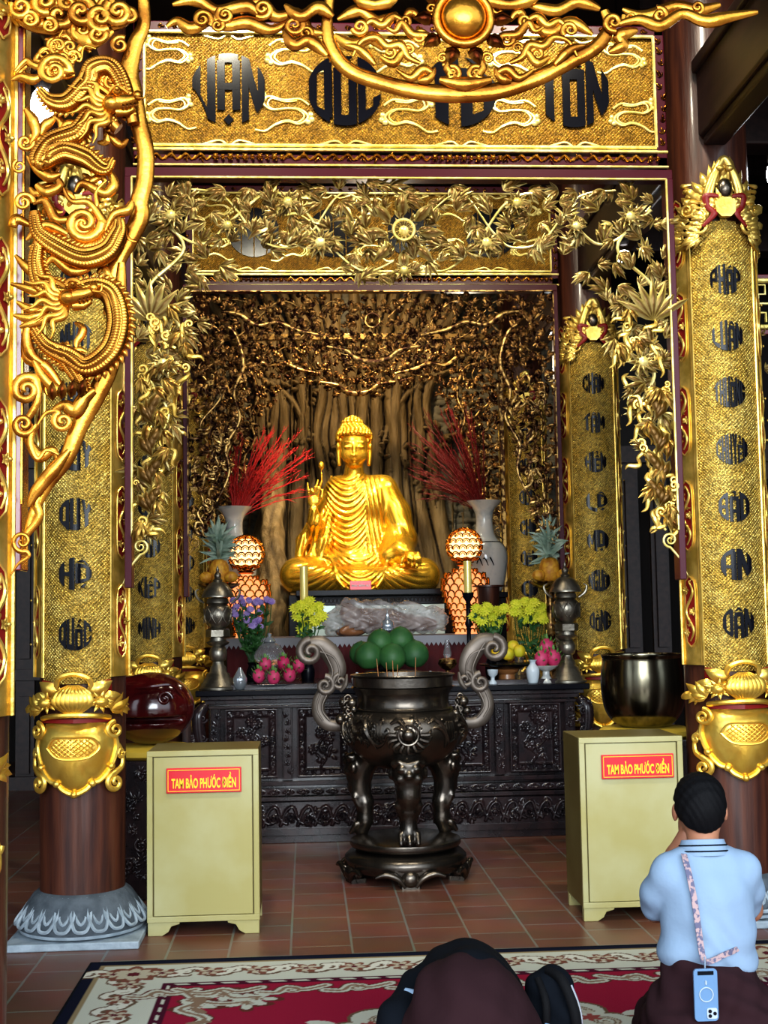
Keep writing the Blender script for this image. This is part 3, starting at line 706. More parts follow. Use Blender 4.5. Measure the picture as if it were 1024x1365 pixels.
    e.tube([(x, -.014, z) for x, z in O], .012, 7)
    for i in range(len(outl)-1):
        if i % 2 == 0: e.ball((outl[i][0], -.02, outl[i][1]), .018, 8, 6)
    # net panel
    for q in range(-5, 6):
        for s in (-1, 1):
            pts = [(q*.022+s*t, -.072+.35*(q*.022+s*t)**2, .94+t) for t in np.linspace(-.04, .04, 6) if abs(q*.022+s*t) < .095-abs(t)*.6]
            if len(pts) > 1: e.tube(pts, .0028, 4)
    e.tube(cr([(-.10, -.066, .94), (-.07, -.07, .985), (0, -.072, .99), (.07, -.07, .985), (.10, -.066, .94), (.06, -.07, .895), (0, -.072, .885), (-.06, -.07, .895), (-.10, -.066, .94)], 4), .005, 5)
    for s in (-1, 1):
        e.spiral((s*.18, 1.015), .045, 1.6, PI/2, s, .28, Y=-.03)
        e.spiral((s*.195, .76), .05, 1.5, PI*.5, s, .34, Y=-.01, tail=[(s*.16, 1.0), (s*.235, .92), (s*.245, .84)])
        e.spiral((s*.235, .90), .03, 1.3, 0, -s, .35, Y=-.01)
        e.spray((s*.16, -.03, 1.11), PI/2+(-s)*1.0, .12, 5, 1.7, w=.4)
        e.spray((s*.20, -.02, 1.13), PI/2-s*1.9, .11, 5, 1.6, w=.4)
        e.flower((s*.105, -.06, 1.155), .055, 9, 2, core=.5)
    for i in range(9):   # lotus bud of close petals
        a = (i-4)/4
        e.tube(cr([(a*.02, -.05, 1.10), (a*.062, -.08, 1.15), (a*.055, -.075, 1.20), (a*.02, -.045, 1.235)], 5), [.006, .014, .012, .004], 7)
    e.tube(cr([(-.16, -.02, 1.075), (-.08, -.05, 1.09), (0, -.058, 1.095), (.08, -.05, 1.09), (.16, -.02, 1.075)], 5), .013, 7)
    e.tube(cr([(-.075, -.03, 1.20), (-.06, -.05, 1.265), (0, -.055, 1.29), (.06, -.05, 1.265), (.075, -.03, 1.20)], 6), .013, 7)
    for s in (-1, 1):
        e.leaf((s*.05, -.03, 1.19), (s*1, 0, .55), (0, -1, 0), .13, .07, n=7); e.leaf((s*.10, -.02, 1.17), (s*1, 0, .1), (0, -1, 0), .12, .06, n=7)
        e.cur = 1; e.leaf((s*.09, -.008, 1.17), (s*.8, 0, .9), (0, -1, 0), .12, .10, n=7)
        G = np.array([[(s*u, -.014-.03*(1-(u/.17)), z) for z in (1.055, 1.075)] for u in (0, .06, .12, .17)]); e.grid(G); e.cur = 0
    e.map(wrapc(R))
    P['emblem'] = e.build('lotus_emblem', [M['gold'], M['redpaint']])
    for o in P.values(): o.matrix_parent_inverse = Matrix.Identity(4)
    return P
_cp = {}
def couplet(x, Y, words, label, mats=None, dz=0, glyph='ink'):
    t = thing('couplet_board', label, 'carved board', (x, Y, dz), 'curved gold couplet boards on the pillars')
    if not _cp:
        _cp.update(couplet_parts())
        for o in _cp.values(): o.parent = t
    else:
        for o in _cp.values():
            c = o.copy(); col.objects.link(c); c.parent = t
            if mats:
                for sl in c.material_slots:
                    if sl.material.name in mats: q = mats[sl.material.name]; sl.link = 'OBJECT'; sl.material = q
    for i, w in enumerate(words):
        if not w: continue
        V, F = disc_glyph(w, .079); S, F = solid(V, F, .006, True)
        z = 3.23-.2915*i
        th = S[:, 0]/PR; r = PR+.003+S[:, 2]
        W_ = np.stack([r*np.sin(th), -r*np.cos(th), z+S[:, 1]], -1)
        me = bpy.data.meshes.new('character'); me.from_pydata(W_.tolist(), [], F); me.materials.append(M[glyph])
        o = finish('character', me, None, smooth=False, recalc=False); o.parent = t
    return t

# ---------------------------------------------------------------- name board over a bay
class RB:
    "draws the same strokes as slim raised beads on the plane y = Y"
    def __init__(s, Y): s.m = MB(); s.Y = Y
    def stroke(s, pts, w, h, sm=0): s.m.tube([(x, s.Y, z) for x, z in cr(pts, sm or 1)], w, 6)
    def blob(s, c, r, h): s.m.ball((c[0], s.Y, c[1]), (r[0], .008, r[1]), 10, 6)
def cloud_ribbon(h, cx, cz, s, hh=.008, w=.006, flip=1):
    pts = [(-.9, .5), (-.5, .75), (.1, .7), (.75, .85), (.95, .55), (.6, .3), (0, .35), (-.55, .3), (-.85, 0), (-.5, -.3), (0, -.2), (.5, -.35), (.9, -.6), (1.3, -.55)]
    P = [(cx+flip*x*s, cz+z*s) for x, z in pts]; h.stroke(P, w, hh, sm=5)
    P = [(cx+flip*x*s*.82, cz+z*s*.86+.004) for x, z in pts[1:-1]]; h.stroke(P, w*.7, hh*.8, sm=5)
    for x, z in ((.95, .75), (1.05, .55), (.95, .95), (-.95, .1), (-1.0, -.1), (-.85, -.2)): h.blob((cx+flip*x*s, cz+z*s), (s*.13, s*.13), hh*1.2)

def board(x0, x1, z0, z1, Y, words, label, dark=False):
    t = thing('name_board', label, 'carved board', ((x0+x1)/2, Y, z0))
    fw = .055
    h = HF(x0+fw, x1-fw, z0+.11, z1-fw, .0045)
    rs = random.Random(int(Y*10)); cx = (x0+x1)/2; cz = (z0+.11+z1-fw)/2; R = .187
    cs = [cx+(i-1.5)*.59 for i in range(4)]
    hf = h; h = RB(Y-.003)
    for i in range(5):
        px = cx+(i-2)*.59
        for zz, f in ((cz+.17, 1), (cz-.14, -1)):
            cloud_ribbon(h, px+rs.uniform(-.03, .03), zz, .125 if 0 < i < 4 else .11, .011, .0075, f*(1 if i % 2 else -1))
    for px in cs:
        for s in (-1, 1):
            h.stroke([(px-.13, cz+s*.285), (px-.05, cz+s*.265), (px, cz+s*.29), (px+.05, cz+s*.265), (px+.13, cz+s*.285)], .007, .009, sm=5)
            for q in (-.2, -.1, .1, .2): h.blob((px+q, cz+s*.30), (.03, .02), .01)
    h.m.build('cloud_scrolls', M['leafgold'] if not dark else M['oldgold'], t)
    hf.build('woven_ground', M['weaveboard'], lambda U, V, H: np.stack([U, Y-H, V], -1), t, uv=True)
    f = MB()
    for a, b, c, d in (((x0+x1)/2, z1-fw/2, x1-x0, fw), ((x0+x1)/2, z0+.03, x1-x0, .06)):
        f.box((a, Y, b), (c, .05, d))
    for x in (x0+fw/2, x1-fw/2): f.box((x, Y, (z0+z1)/2), (fw, .05, z1-z0))
    f.build('frame', M['darkred'], t, smooth=False, bevel=.006)
    g = MB()
    for off, r in ((fw, .009), (fw-.017, .004)):
        a, b, c, d = x0+off, x1-off, z0+.11-(fw-off), z1-off
        for p, q in (((a, c), (b, c)), ((b, c), (b, d)), ((b, d), (a, d)), ((a, d), (a, c))): g.tube([(p[0], Y-.02, p[1]), (q[0], Y-.02, q[1])], r, 6)
    g.tube([(x0, Y-.03, z0+.004), (x1, Y-.03, z0+.004)], .007, 6); g.tube([(x0, Y-.025, z0+.085), (x1, Y-.025, z0+.085)], .008, 6)
    g.build('gilt_edging', M['leafgold'] if not dark else M['oldgold'], t)
    k = MB(); n = int((x1-x0)/.075)
    for i in range(n):
        x = x0+.04+i*(x1-x0-.06)/n; seg = (i//5) % 3
        if seg == 1: k.flower((x, Y-.027, z0+.045), .024, 6, 1, core=.5); k.flower((x+.037, Y-.027, z0+.045), .018, 6, 1, core=.5)
        else:
            k.tube(cr([(x-.03, Y-.028, z0+.035), (x, Y-.035, z0+.06), (x+.03, Y-.03, z0+.035), (x+.05, Y-.028, z0+.05)], 4), .006, 6)
            k.spray((x, Y-.03, z0+.045), rs.uniform(0, 6), .035, 3, 2)
    for x in (x0+fw/2-.008, x1-fw/2+.008):
        for i in range(10): k.spray((x, Y-.028, z0+.12+i*(z1-z0-.15)/10), PI/2+rs.uniform(-1, 1), .045, 3, 1.6)
    for i in range(n): k.spray((x0+.05+i*(x1-x0-.1)/n, Y-.028, z1-.027), rs.uniform(-.5, .5), .04, 3, 1.3)
    k.build('carved_border', M['oldgold'] if dark else M['warmgold'], t)
    for i, w in enumerate(words):
        V, F = disc_glyph(w, R); S, F = solid(V, F, .008, True)
        me = bpy.data.meshes.new('character'); me.from_pydata(np.stack([cs[i]+S[:, 0], Y-.004-S[:, 2], cz+S[:, 1]], -1).tolist(), [], F); me.materials.append(M['ink'])
        finish('character', me, t, smooth=False, recalc=False)
    return t

# ---------------------------------------------------------------- pierced valances
def lattice_shape(dense):
    w = ((1.80, .03), (1.95, .07), (2.10, .12), (2.37, .19), (2.6, .26), (2.9, .32), (3.15, .35), (3.30, .45))
    if dense: w = ((1.80, .05), (2.0, .16), (2.3, .24), (2.6, .34), (2.9, .42), (3.10, .50), (3.2, .62))
    zs, ws = zip(*w)
    au = (0, .2, .34, .5, .75, 1.0, 1.4); az = (3.21, 3.23, 3.30, 3.37, 3.38, 3.30, 3.3)
    if dense: au, az = (0, .25, .4, .6, .75, .95, 1.4), (3.20, 3.21, 3.30, 3.36, 3.36, 3.2, 3.2)
    def inside(u, z):
        a = abs(u)
        return z > np.interp(a, au, az) or a > 1.365-np.interp(z, zs, ws, left=0)
    return inside

def lattice(name, Y, label, dense, m, frame, dz=0, seed=1, scale=1.0):
    t = thing(name, label, 'carved valance', (AXX, Y, 1.78+dz))
    ins = lattice_shape(dense); rs = random.Random(seed)
    # rim: beam and posts of red lacquer with a gilt inner edge
    f = MB(); f.box((AXX, Y, 3.775+dz), (2.78, .09, .05))
    for s in (-1, 1): f.box((AXX+s*1.373, Y, (3.75+dz+1.70)/2), (.034, .10, 2.05+dz))
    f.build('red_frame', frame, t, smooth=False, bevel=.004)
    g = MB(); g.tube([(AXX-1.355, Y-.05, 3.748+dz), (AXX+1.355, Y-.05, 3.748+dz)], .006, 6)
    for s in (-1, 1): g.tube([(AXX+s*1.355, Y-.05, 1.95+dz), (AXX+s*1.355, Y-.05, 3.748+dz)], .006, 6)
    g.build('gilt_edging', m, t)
    v = MB(); lf = MB(); fl = []; sk = .5 if dense else .62
    _tb = v.tube
    v.tube = lambda P_, r_, *a_, **k_: _tb(P_, [q_*sk for q_ in r_] if isinstance(r_, list) else r_*sk, *a_, **k_)
    def p(u, z, d=0): return (AXX+u, Y-d, z+dz)
    # stems
    for s in (-1, 1):
        v.tube(cr([p(s*u, z, .01) for u, z in ((0.05, 3.33), (.2, 3.28), (.36, 3.40), (.52, 3.62), (.68, 3.68), (.85, 3.55), (1.0, 3.42), (1.15, 3.48), (1.28, 3.62))], 8), [.008, .010, .014, .012, .008], 7)
        v.tube(cr([p(s*u, z, .015) for u, z in ((.12, 3.56), (.3, 3.68), (.46, 3.48), (.56, 3.40), (.72, 3.44), (.9, 3.66), (1.1, 3.70))], 8), [.007, .010, .008], 7)
        v.tube(cr([p(s*u, z, .01) for u, z in ((1.28, 3.6), (1.10, 3.40), (1.28, 3.18), (1.12, 2.98), (1.27, 2.76), (1.18, 2.55), (1.28, 2.35), (1.24, 2.15), (1.31, 2.0), (1.34, 1.9))], 8), [.012, .016, .014, .010, .008], 7)
        # end volute
        v.spiral((AXX+s*1.315, 1.90+dz), .042, 1.7, -PI/2, -s, .26, Y=Y-.035, tail=[(AXX+s*1.40, 1.72+dz), (AXX+s*1.365, 1.80+dz)])
        v.tube(cr([p(s*u, z, .02) for u, z in ((1.30, 1.95), (1.25, 2.02), (1.29, 2.12), (1.22, 2.2))], 6), [.010, .018, .012], 7, .5)
    if dense:
        _tb(cr([p(u, z, .03) for u, z in ((-.36, 3.34), (-.2, 3.31), (-.12, 3.25), (0, 3.225), (.12, 3.25), (.2, 3.31), (.36, 3.34))], 8), [.008, .02, .026, .02, .008], 8, .6)
        for s in (-1, 1):
            _tb(cr([p(s*u, z, .03) for u, z in ((.36, 3.42), (.55, 3.46), (.7, 3.52), (.85, 3.50), (.98, 3.58), (1.1, 3.60))], 8), [.008, .02, .014, .022, .008], 8, .6)
            _tb(cr([p(s*u, z, .03) for u, z in ((1.08, 3.5), (1.0, 3.42), (.95, 3.2), (1.02, 3.0), (.98, 2.8), (1.08, 2.6), (1.06, 2.4), (1.15, 2.2))], 8), [.008, .018, .01, .016, .008], 8, .6)
    v.build('vine_stems', m, t)
    # leaves
    st = .052 if dense else .064
    zz = 1.98
    while zz < 3.73:
        uu = -1.35
        while uu < 1.36:
            u = uu+rs.uniform(-.4, .4)*st; z = zz+rs.uniform(-.4, .4)*st
            if ins(u, z) and abs(u) < 1.34 and z < 3.73 and rs.random() < (.95 if dense else .74):
                if not dense and (u*u+(z-3.47)**2 < .1**2): uu += st; continue
                L = rs.uniform(.05, .085) if dense else rs.uniform(.08, .13)
                lf.spray(p(u, z, rs.uniform(-.02, .03)), rs.uniform(0, 2*PI), L*scale, rs.choice((3, 5, 5)) if dense else rs.choice((5, 6, 7)), rs.uniform(1.2, 2.0), w=.42 if dense else .27, rs=rs)
            uu += st
        zz += st
    if not dense:
        for i in range(8): lf.leaf(p(.085*cos(i*PI/4), 3.47+.085*sin(i*PI/4), .02), (cos(i*PI/4), 0, sin(i*PI/4)), (0, -1, 0), .13, .055, n=7); 
        for i in range(8): lf.spray(p(.08*cos(i*PI/4+.2), 3.47+.08*sin(i*PI/4+.2), .02), i*PI/4, .08, 3, 1.0, rs=rs)
        for s in (-1, 1):   # tall curling lotus leaves and tiered drapes down the jambs
            for z, L in ((2.45, .11), (2.30, .10), (2.16, .09), (2.62, .12)):
                for q in range(4):
                    a = -PI/2+s*(-.6+q*.35)
                    lf.leaf(p(s*(1.33-.04*q), z+.02*q, .03), (cos(a), 0, sin(a)), (0, -1, 0), L*1.3, .05, curl=.3)
            for a in np.linspace(.5, 2.6, 7):
                a2 = a if s > 0 else PI-a
                a2 = PI-a2+0
                lf.leaf(p(s*1.27, 3.02, .02), (cos(a2), 0, sin(a2)), (0, -1, 0), .22, .045, curl=.15, n=7)
    lf.build('leaves', m, t)
    dr = MB()          # scrolling drapes that thicken both jamb drops
    wz = ((1.95, .05), (2.10, .11), (2.37, .18), (2.6, .22), (2.9, .28), (3.15, .30)) if not dense else ((1.95, .12), (2.3, .2), (2.6, .3), (3.1, .4))
    for s in (-1, 1):
        for i in range(64 if not dense else 46):
            z = rs.uniform(1.97, 3.12); wd_ = np.interp(z, *zip(*wz)); u = s*(1.345-rs.random()*wd_); a0 = -PI/2+rs.uniform(-1.0, 1.0); L_ = rs.uniform(.07, .13); k_ = rs.choice((-1, 1))
            P0 = np.array(p(u, z, rs.uniform(.0, .035)))
            dr.tube(cr([P0+np.array((L_*q_*cos(a0)-k_*.022*sin(q_*5.5)*sin(a0), -.01*sin(q_*3), L_*q_*sin(a0)+k_*.022*sin(q_*5.5)*cos(a0))) for q_ in (0, .25, .5, .75, 1)], 3), [.003, .011, .013, .009, .002], 6, .7)
            if i % 3 == 0: dr.spiral((P0[0], P0[2]), rs.uniform(.018, .03), 1.3, a0, k_, .32, Y=P0[1]-.02, n=16, ns=6)
            if i % 4 == 0 and not dense: dr.spray(P0-np.array((0, .03, 0)), -PI/2+rs.uniform(-.7, .7), .11, 5, 1.3, w=.3, rs=rs)
        dr.build('scrolling_drape', M['panelgold'] if not dense else m, t); dr = MB()
    if dense: pos = [(0, 3.52, .085, 12), (-.5, 3.62, .05, 8), (.5, 3.62, .05, 8), (-1.1, 3.3, .06, 8), (1.1, 3.3, .06, 8), (-1.15, 2.8, .06, 8), (1.15, 2.8, .06, 8), (0, 3.35, .06, 8), (-.3, 3.45, .05, 7), (.3, 3.45, .05, 7), (-.75, 3.6, .05, 8), (.75, 3.6, .05, 8)]
    else: pos = [(0, 3.47, .085, 12), (-.42, 3.41, .085, 9), (.42, 3.41, .085, 9), (-.58, 3.62, .07, 9), (.58, 3.62, .07, 9), (-1.16, 3.55, .075, 9), (1.16, 3.55, .075, 9), (-1.2, 2.80, .085, 10), (1.2, 2.80, .085, 10), (-.88, 3.5, .06, 8), (.88, 3.5, .06, 8), (0, 3.27, .06, 8)]
    for u, z, r, k in pos:
        q = MB(); q.flower(p(u, z, .035), r, k, 2, core=.42)
        if k == 12: q.tube([p(.6*r*cos(a), z+.6*r*sin(a), .07)[0:3] if False else (AXX+u+.62*r*cos(a), Y-.085, z+dz+.62*r*sin(a)) for a in np.linspace(0, 2*PI, 25)], .008, 6)
        q.build('flower', m, t)
    return t

def dragon_valance():
    Y = ROWS[0]+.04; Yf = Y-.02; s0 = 436.
    t = thing('dragon_valance', 'amber gold openwork valance with coiling dragons, clouds and a sun disc', 'carved valance', (AXX, Y, 1.7))
    def q(pts, d=0, n=6): return cr([at(x, y, Yf-d) for x, y in pts], n)
    g = M['warmgold']
    # red lacquer jamb and beam
    f = MB(); f.box((-.878, Y+.05, 2.68), (.048, .10, 1.96)); f.box((AXX, Y+.05, 3.68), (2.8, .10, .06)); f.build('red_frame', M['redlac'], t, smooth=False, bevel=.004)
    e = MB(); e.tube([(-.852, Y-.005, 1.9), (-.852, Y-.005, 3.65)], .005, 6); e.build('gilt_edging', g, t)
    r = MB()   # broad outer ribbon
    r.tube(q([(190, -15), (192, 30), (180, 60), (172, 95), (178, 125), (184, 160), (194, 200), (193, 240), (186, 268), (186, 290), (172, 320), (158, 345), (150, 375)], .02), [.016, .030, .026, .030, .024], 10, .45)
    r.build('broad_ribbon', g, t); r = MB()
    r.tube(q([(162, 350), (160, 400), (155, 448), (143, 495), (125, 533), (106, 568), (88, 612), (62, 648), (42, 690), (36, 715)], .03), [.012, .030, .030, .026, .018, .008], 10, .45)
    r.build('broad_ribbon', g, t); r = MB()
    r.tube(q([(440, -6), (436, 40), (446, 72), (470, 96), (515, 112), (560, 122), (608, 125), (660, 122), (712, 106), (760, 82), (795, 62), (812, 36), (806, 14)], .035), [.014, .024, .026, .030, .026, .024, .014], 10, .5)
    r.build('broad_ribbon', g, t)
    d = MB()   # dragon bodies
    body = [[(178, 165), (166, 118), (150, 92), (128, 92), (116, 112), (92, 136), (70, 136), (52, 120)],
            [(158, 172), (128, 150), (104, 176), (70, 192), (56, 214), (84, 204), (112, 210), (138, 226), (150, 214)],
            [(46, 282), (52, 310), (80, 332), (112, 345), (142, 336), (158, 312), (160, 296)],
            [(52, 322), (48, 352), (58, 380), (92, 390), (130, 384), (150, 396), (158, 430), (148, 466), (120, 488), (92, 476), (64, 462), (46, 440)],
            [(76, 462), (92, 486), (106, 508), (112, 522)]]
    rad = [[.020, .030, .034, .030, .012], [.02, .032, .036, .032, .012], [.016, .030, .036, .030, .016], [.018, .030, .032, .036, .036, .030, .014], [.026, .016]]
    for pt, ra in zip(body, rad):
        P = q(pt, .05, 10); d.tube(P, ra, 12, .8)
        T = nrm(np.gradient(P, axis=0)); Rr = np.interp(np.linspace(0, 1, len(P)), np.linspace(0, 1, len(ra)), ra)
        for i in range(2, len(P)-2):       # back fins and scales
            nn = np.cross(T[i], (0, 1, 0)); nn = nn*(1 if i % 2 else 1)
            if i % 2 == 0: d.leaf(P[i]-nn*Rr[i]*.7*-1, nn+T[i]*.6, (0, -1, 0), Rr[i]*.9, Rr[i]*.6, curl=.1)
            for a in (-.7, 0, .7):
                b_ = P[i]+nn*Rr[i]*a*.9+np.array((0, -1, 0))*Rr[i]*.82*cos(a)
                d.leaf(b_+(T[i]*Rr[i]*.3 if a == 0 else 0), T[i], (nn*a+np.array((0, -1, 0))), Rr[i]*.75, Rr[i]*.65, curl=.25, n=4)
    d.build('dragon_body', M['scale'], t)
    h = MB()   # heads: muzzle, brow, eye, horn, mane
    def head(cx, cy, s, ang, fl=1):
        c = at(cx, cy, Yf-.07)
        def w(u, v, dd=0): return c+np.array((s*(u*cos(ang)-v*fl*sin(ang)), -dd, s*(u*sin(ang)+v*fl*cos(ang))))
        h.ball(w(0, 0), (.042*s/.04*.8, .035, .036*s/.04*.8), 16, 10); h.tube([w(.4, .1), w(1.3, .1), w(1.9, .25)], [.8*s, .55*s, .38*s], 10)
        h.tube([w(.2, -.6), w(1.0, -.75), w(1.6, -.5)], [.4*s, .32*s, .2*s], 8); h.ball(w(2.0, .35, .01), .4*s); h.ball(w(.55, .7, .03), .36*s); h.ball(w(.6, .75, .042), .2*s)
        h.tube(cr([w(-.2, .8), w(.3, 1.3), w(.9, 1.1), w(1.3, .7)], 5), [.15*s, .26*s, .12*s], 7)
        for k in range(4): h.leaf(w(.8+.3*k, -.2, .02), (cos(ang-PI/2), 0, sin(ang-PI/2)), (0, -1, 0), .5*s, .25*s)
        for k in range(7):
            a0 = ang+PI+fl*(-.9+k*.3); l = (2.6+.5*(k % 2))*s
            P = [w(-.4, .5-.2*k)]; 
            for j in range(1, 5): P.append(P[0]+np.array((cos(a0)*l*j/4-sin(a0)*.3*s*sin(j*2.2), -.01, sin(a0)*l*j/4+cos(a0)*.3*s*sin(j*2.2))))
            h.tube(cr(P, 5), [.3*s, .26*s, .16*s, .03*s], 7, .6)
        h.tube(cr([w(-.1, .9), w(-.9, 1.6), (w(-1.8, 1.5))], 5), [.25*s, .2*s, .06*s], 7)
        h.tube(cr([w(1.9, .1, .02), w(2.5, -.1, .03), w(2.7, .5, .03)], 5), [.1*s, .08*s, .03*s], 6)
    head(150, 140, .040, .15); h.build('dragon_head', g, t); h = MB(); head(92, 398, .040, PI*.06, 1)
    h.build('dragon_head', g, t)
    c = MB()   # clouds, flames and streamers
    rs = random.Random(11)
    def cl(x, y, r, a0=0, sg=1, tail=None, dd=.05, w=.3):
        P = at(x, y, Yf-dd); tl = None
        if tail: tl = [tuple(at(a, b, Yf-dd)[[0, 2]]) for a, b in tail]
        c.spiral((P[0], P[2]), r/s0, 1.5, a0, sg, w, Y=P[1], tail=tl, flat=.6, ns=9)
    for x, y, r in ((28, 10, 16), (52, 16, 20), (80, 22, 24), (108, 16, 22), (134, 24, 20), (158, 16, 20), (172, 22, 14), (110, 40, 16), (130, 46, 14), (92, 4, 20), (60, 2, 18), (140, 6, 16), (40, 26, 12), (66, 34, 12)):
        cl(x, y, r, rs.uniform(0, 6), rs.choice((-1, 1)), dd=.03+rs.random()*.04, w=.36)
    c.tube(q([(14, 12), (40, 30), (80, 34), (120, 30), (160, 28), (178, 14)], .02), [.01, .03, .04, .03, .01], 9, .5)
    c.tube(q([(90, 38), (120, 54), (150, 40)], .03), [.012, .032, .012], 9, .5)
    c.build('cloud_bank', g, t); c = MB()
    for i in range(14): 
        a = rs.uniform(0, 2*PI); 
        cl(70+36*cos(a)*rs.random(), 78+20*sin(a), 8+6*rs.random(), a, rs.choice((-1, 1)))
    cl(72, 95, 24, 0, 1, [(20, 95), (35, 80), (48, 88)]); cl(72, 95, 15, 2, -1, [(84, 40), (78, 52), (86, 60), (60, 66), (48, 80)])
    cl(60, 72, 10, 0, 1, [(128, 65), (112, 62), (106, 82), (86, 66)])
    cl(112, 298, 26, 0, -1, [(84, 250), (95, 268), (118, 270), (135, 292)]); cl(110, 300, 16, 2, -1, [(142, 240), (128, 256), (128, 276)])
    cl(150, 110, 13, 1, 1); cl(160, 60, 13, 1, 1); cl(34, 190, 13, 1, -1); cl(32, 270, 14, 0, 1); cl(26, 222, 10, 2, 1)
    for tl in ([(15, 107), (28, 102), (44, 106), (56, 100)], [(30, 190), (50, 186), (75, 190)], [(40, 192), (48, 178), (44, 160), (34, 145)], [(50, 190), (58, 170), (72, 158)],
               [(44, 272), (60, 268), (74, 292), (92, 292)], [(140, 308), (152, 286), (170, 280), (176, 268)], [(80, 180), (90, 165), (110, 172), (120, 190)], [(64, 224), (80, 246), (62, 256), (48, 246)],
               [(36, 208), (50, 226), (66, 236), (80, 232)], [(100, 256), (110, 244), (140, 258), (152, 244), (144, 226)], [(30, 285), (18, 300), (22, 292), (40, 300)],
               [(20, 340), (40, 360), (62, 368)], [(14, 378), (36, 384), (60, 392), (78, 400)], [(22, 402), (44, 414), (66, 412)], [(18, 420), (40, 424), (60, 416)], [(26, 436), (46, 430), (70, 420)],
               [(30, 450), (36, 478), (60, 488), (84, 520)], [(40, 470), (56, 500), (76, 520), (88, 518)], [(52, 412), (36, 440), (40, 470), (56, 484)],
               [(35, 320), (60, 300), (90, 312)], [(60, 355), (72, 345), (96, 362), (120, 358)]):
        c.tube(q(tl, .04+.02*rs.random()), [.004, .014, .018, .008], 8, .6)
    for x, y in ((120, 70), (140, 100), (30, 110), (100, 100), (110, 160), (130, 190), (70, 235), (110, 232), (140, 245), (90, 275), (60, 290), (40, 250), (75, 318), (110, 330), (150, 320), (90, 345), (130, 365), (70, 375), (100, 430), (60, 425), (90, 455), (50, 500), (100, 500), (140, 420), (128, 122), (64, 160), (96, 60), (170, 185), (172, 130)):
        a0 = rs.uniform(0, 2*PI); P0 = at(x, y, Yf-.02); L_ = rs.uniform(.05, .085); k_ = rs.choice((-1, 1))
        c.tube(cr([P0+np.array((L_*t_*cos(a0)-k_*.018*sin(t_*5)*sin(a0), -.01*t_, L_*t_*sin(a0)+k_*.018*sin(t_*5)*cos(a0))) for t_ in (0, .25, .5, .75, 1)], 4), [.005, .014, .012, .003], 7, .6)
    c.build('flames', g, t); c = MB()
    # lower clouds of the jamb
    cl(36, 520, 20, 1, 1, [(48, 548), (36, 560), (50, 534)], w=.36); cl(32, 566, 16, 0, -1, [(78, 606), (62, 600), (50, 612), (40, 590)], w=.36); cl(84, 562, 14, 2, 1, [(48, 570), (60, 552), (72, 548)], w=.36)
    c.tube(q([(34, 580), (52, 608), (70, 600), (76, 614)], .04), [.01, .02, .014, .004], 8, .6); c.tube(q([(70, 548), (86, 540), (100, 548), (112, 530), (126, 520)], .05), [.006, .02, .022, .01], 8, .6)
    for i in range(4): c.leaf(at(70+12*i, 535-2*i, Yf-.07), (.1*i, 0, 1), (0, -1, 0), .06, .03)
    c.tube(q([(92, 600), (70, 628), (48, 655), (38, 676)], .05), [.006, .022, .018, .004], 8, .6); c.tube(q([(66, 650), (48, 668), (52, 690), (34, 715), (36, 735)], .03), [.004, .018, .014, .012, .004], 8, .6)
    cl(30, 722, 15, -1.2, -1, [(14, 768), (24, 752), (38, 742)], w=.24)
    c.build('cloud_tail', g, t); c = MB()
    # flames and clouds round the sun, and along the top
    for x, y, r, sg in ((560, 50, 12, 1), (675, 52, 12, -1), (590, 78, 10, 1), (650, 78, 10, -1), (540, 28, 10, 1), (700, 28, 10, -1), (604, 98, 12, -1), (634, 98, 12, 1), (520, 70, 10, 1), (716, 72, 10, -1), (575, 12, 9, 1), (662, 12, 9, -1), (690, 64, 9, 1), (545, 66, 9, -1)):
        cl(x, y, r, rs.uniform(0, 6), sg, w=.34)
    for s in (-1, 1):
        m_ = lambda pts: [(620+s*x, y) for x, y in pts]
        for tl in ([(150, 75), (138, 55), (118, 50), (104, 62), (86, 60), (76, 76), (60, 84)], [(112, 30), (94, 42), (84, 30), (70, 46), (50, 48), (36, 60)], [(92, 92), (72, 104), (56, 92), (40, 100)],
                   [(140, 44), (126, 28), (110, 34), (96, 22), (82, 28)], [(60, 28), (70, 16), (80, 22)], [(40, 90), (48, 104), (62, 108)], [(70, 62), (84, 70), (96, 84), (112, 76)], [(14, 70), (24, 88), (16, 102), (30, 106)],
                   [(160, 60), (140, 66), (120, 86)]):
            c.tube(q(m_(tl), .05), [.004, .013, .017, .007], 8, .6)
        for a in np.linspace(-2.6, -.5, 7)+0: pass
    c.tube(q([(586, 106), (620, 112), (655, 106)], .05), [.01, .026, .01], 9, .6)
    c.build('sun_flames', g, t); c = MB()
    for tl in ([(222, 36), (236, 28), (256, 38), (282, 24), (300, 34), (330, 30), (360, 40), (384, 30)], [(230, 6), (262, 0), (290, 14), (330, 8), (350, 24)], [(320, 18), (345, 2), (368, 22), (395, 18), (410, 40), (430, 44)],
               [(378, 40), (392, 60), (412, 54), (436, 74)], [(380, 6), (400, 22), (424, 10), (444, 22)], [(812, 36), (850, 26), (880, 34), (910, 18), (940, 28), (975, 22), (1010, 16)], [(830, 12), (860, 22), (900, 8), (930, 14), (960, 6)],
               [(812, 70), (830, 60), (826, 48), (850, 40)], [(700, 4), (740, 14), (770, 2), (800, 12)], [(640, -4), (680, 6), (720, -6)], [(450, 26), (480, 14), (505, 30), (530, 18)], [(446, 46), (470, 60), (496, 50), (512, 66)], [(790, 46), (760, 30), (735, 44), (712, 34)], [(470, -4), (500, 6), (530, -4)]):
        c.tube(q(tl, .03+.03*rs.random()), [.006, .022, .018, .024, .008], 9, .6)
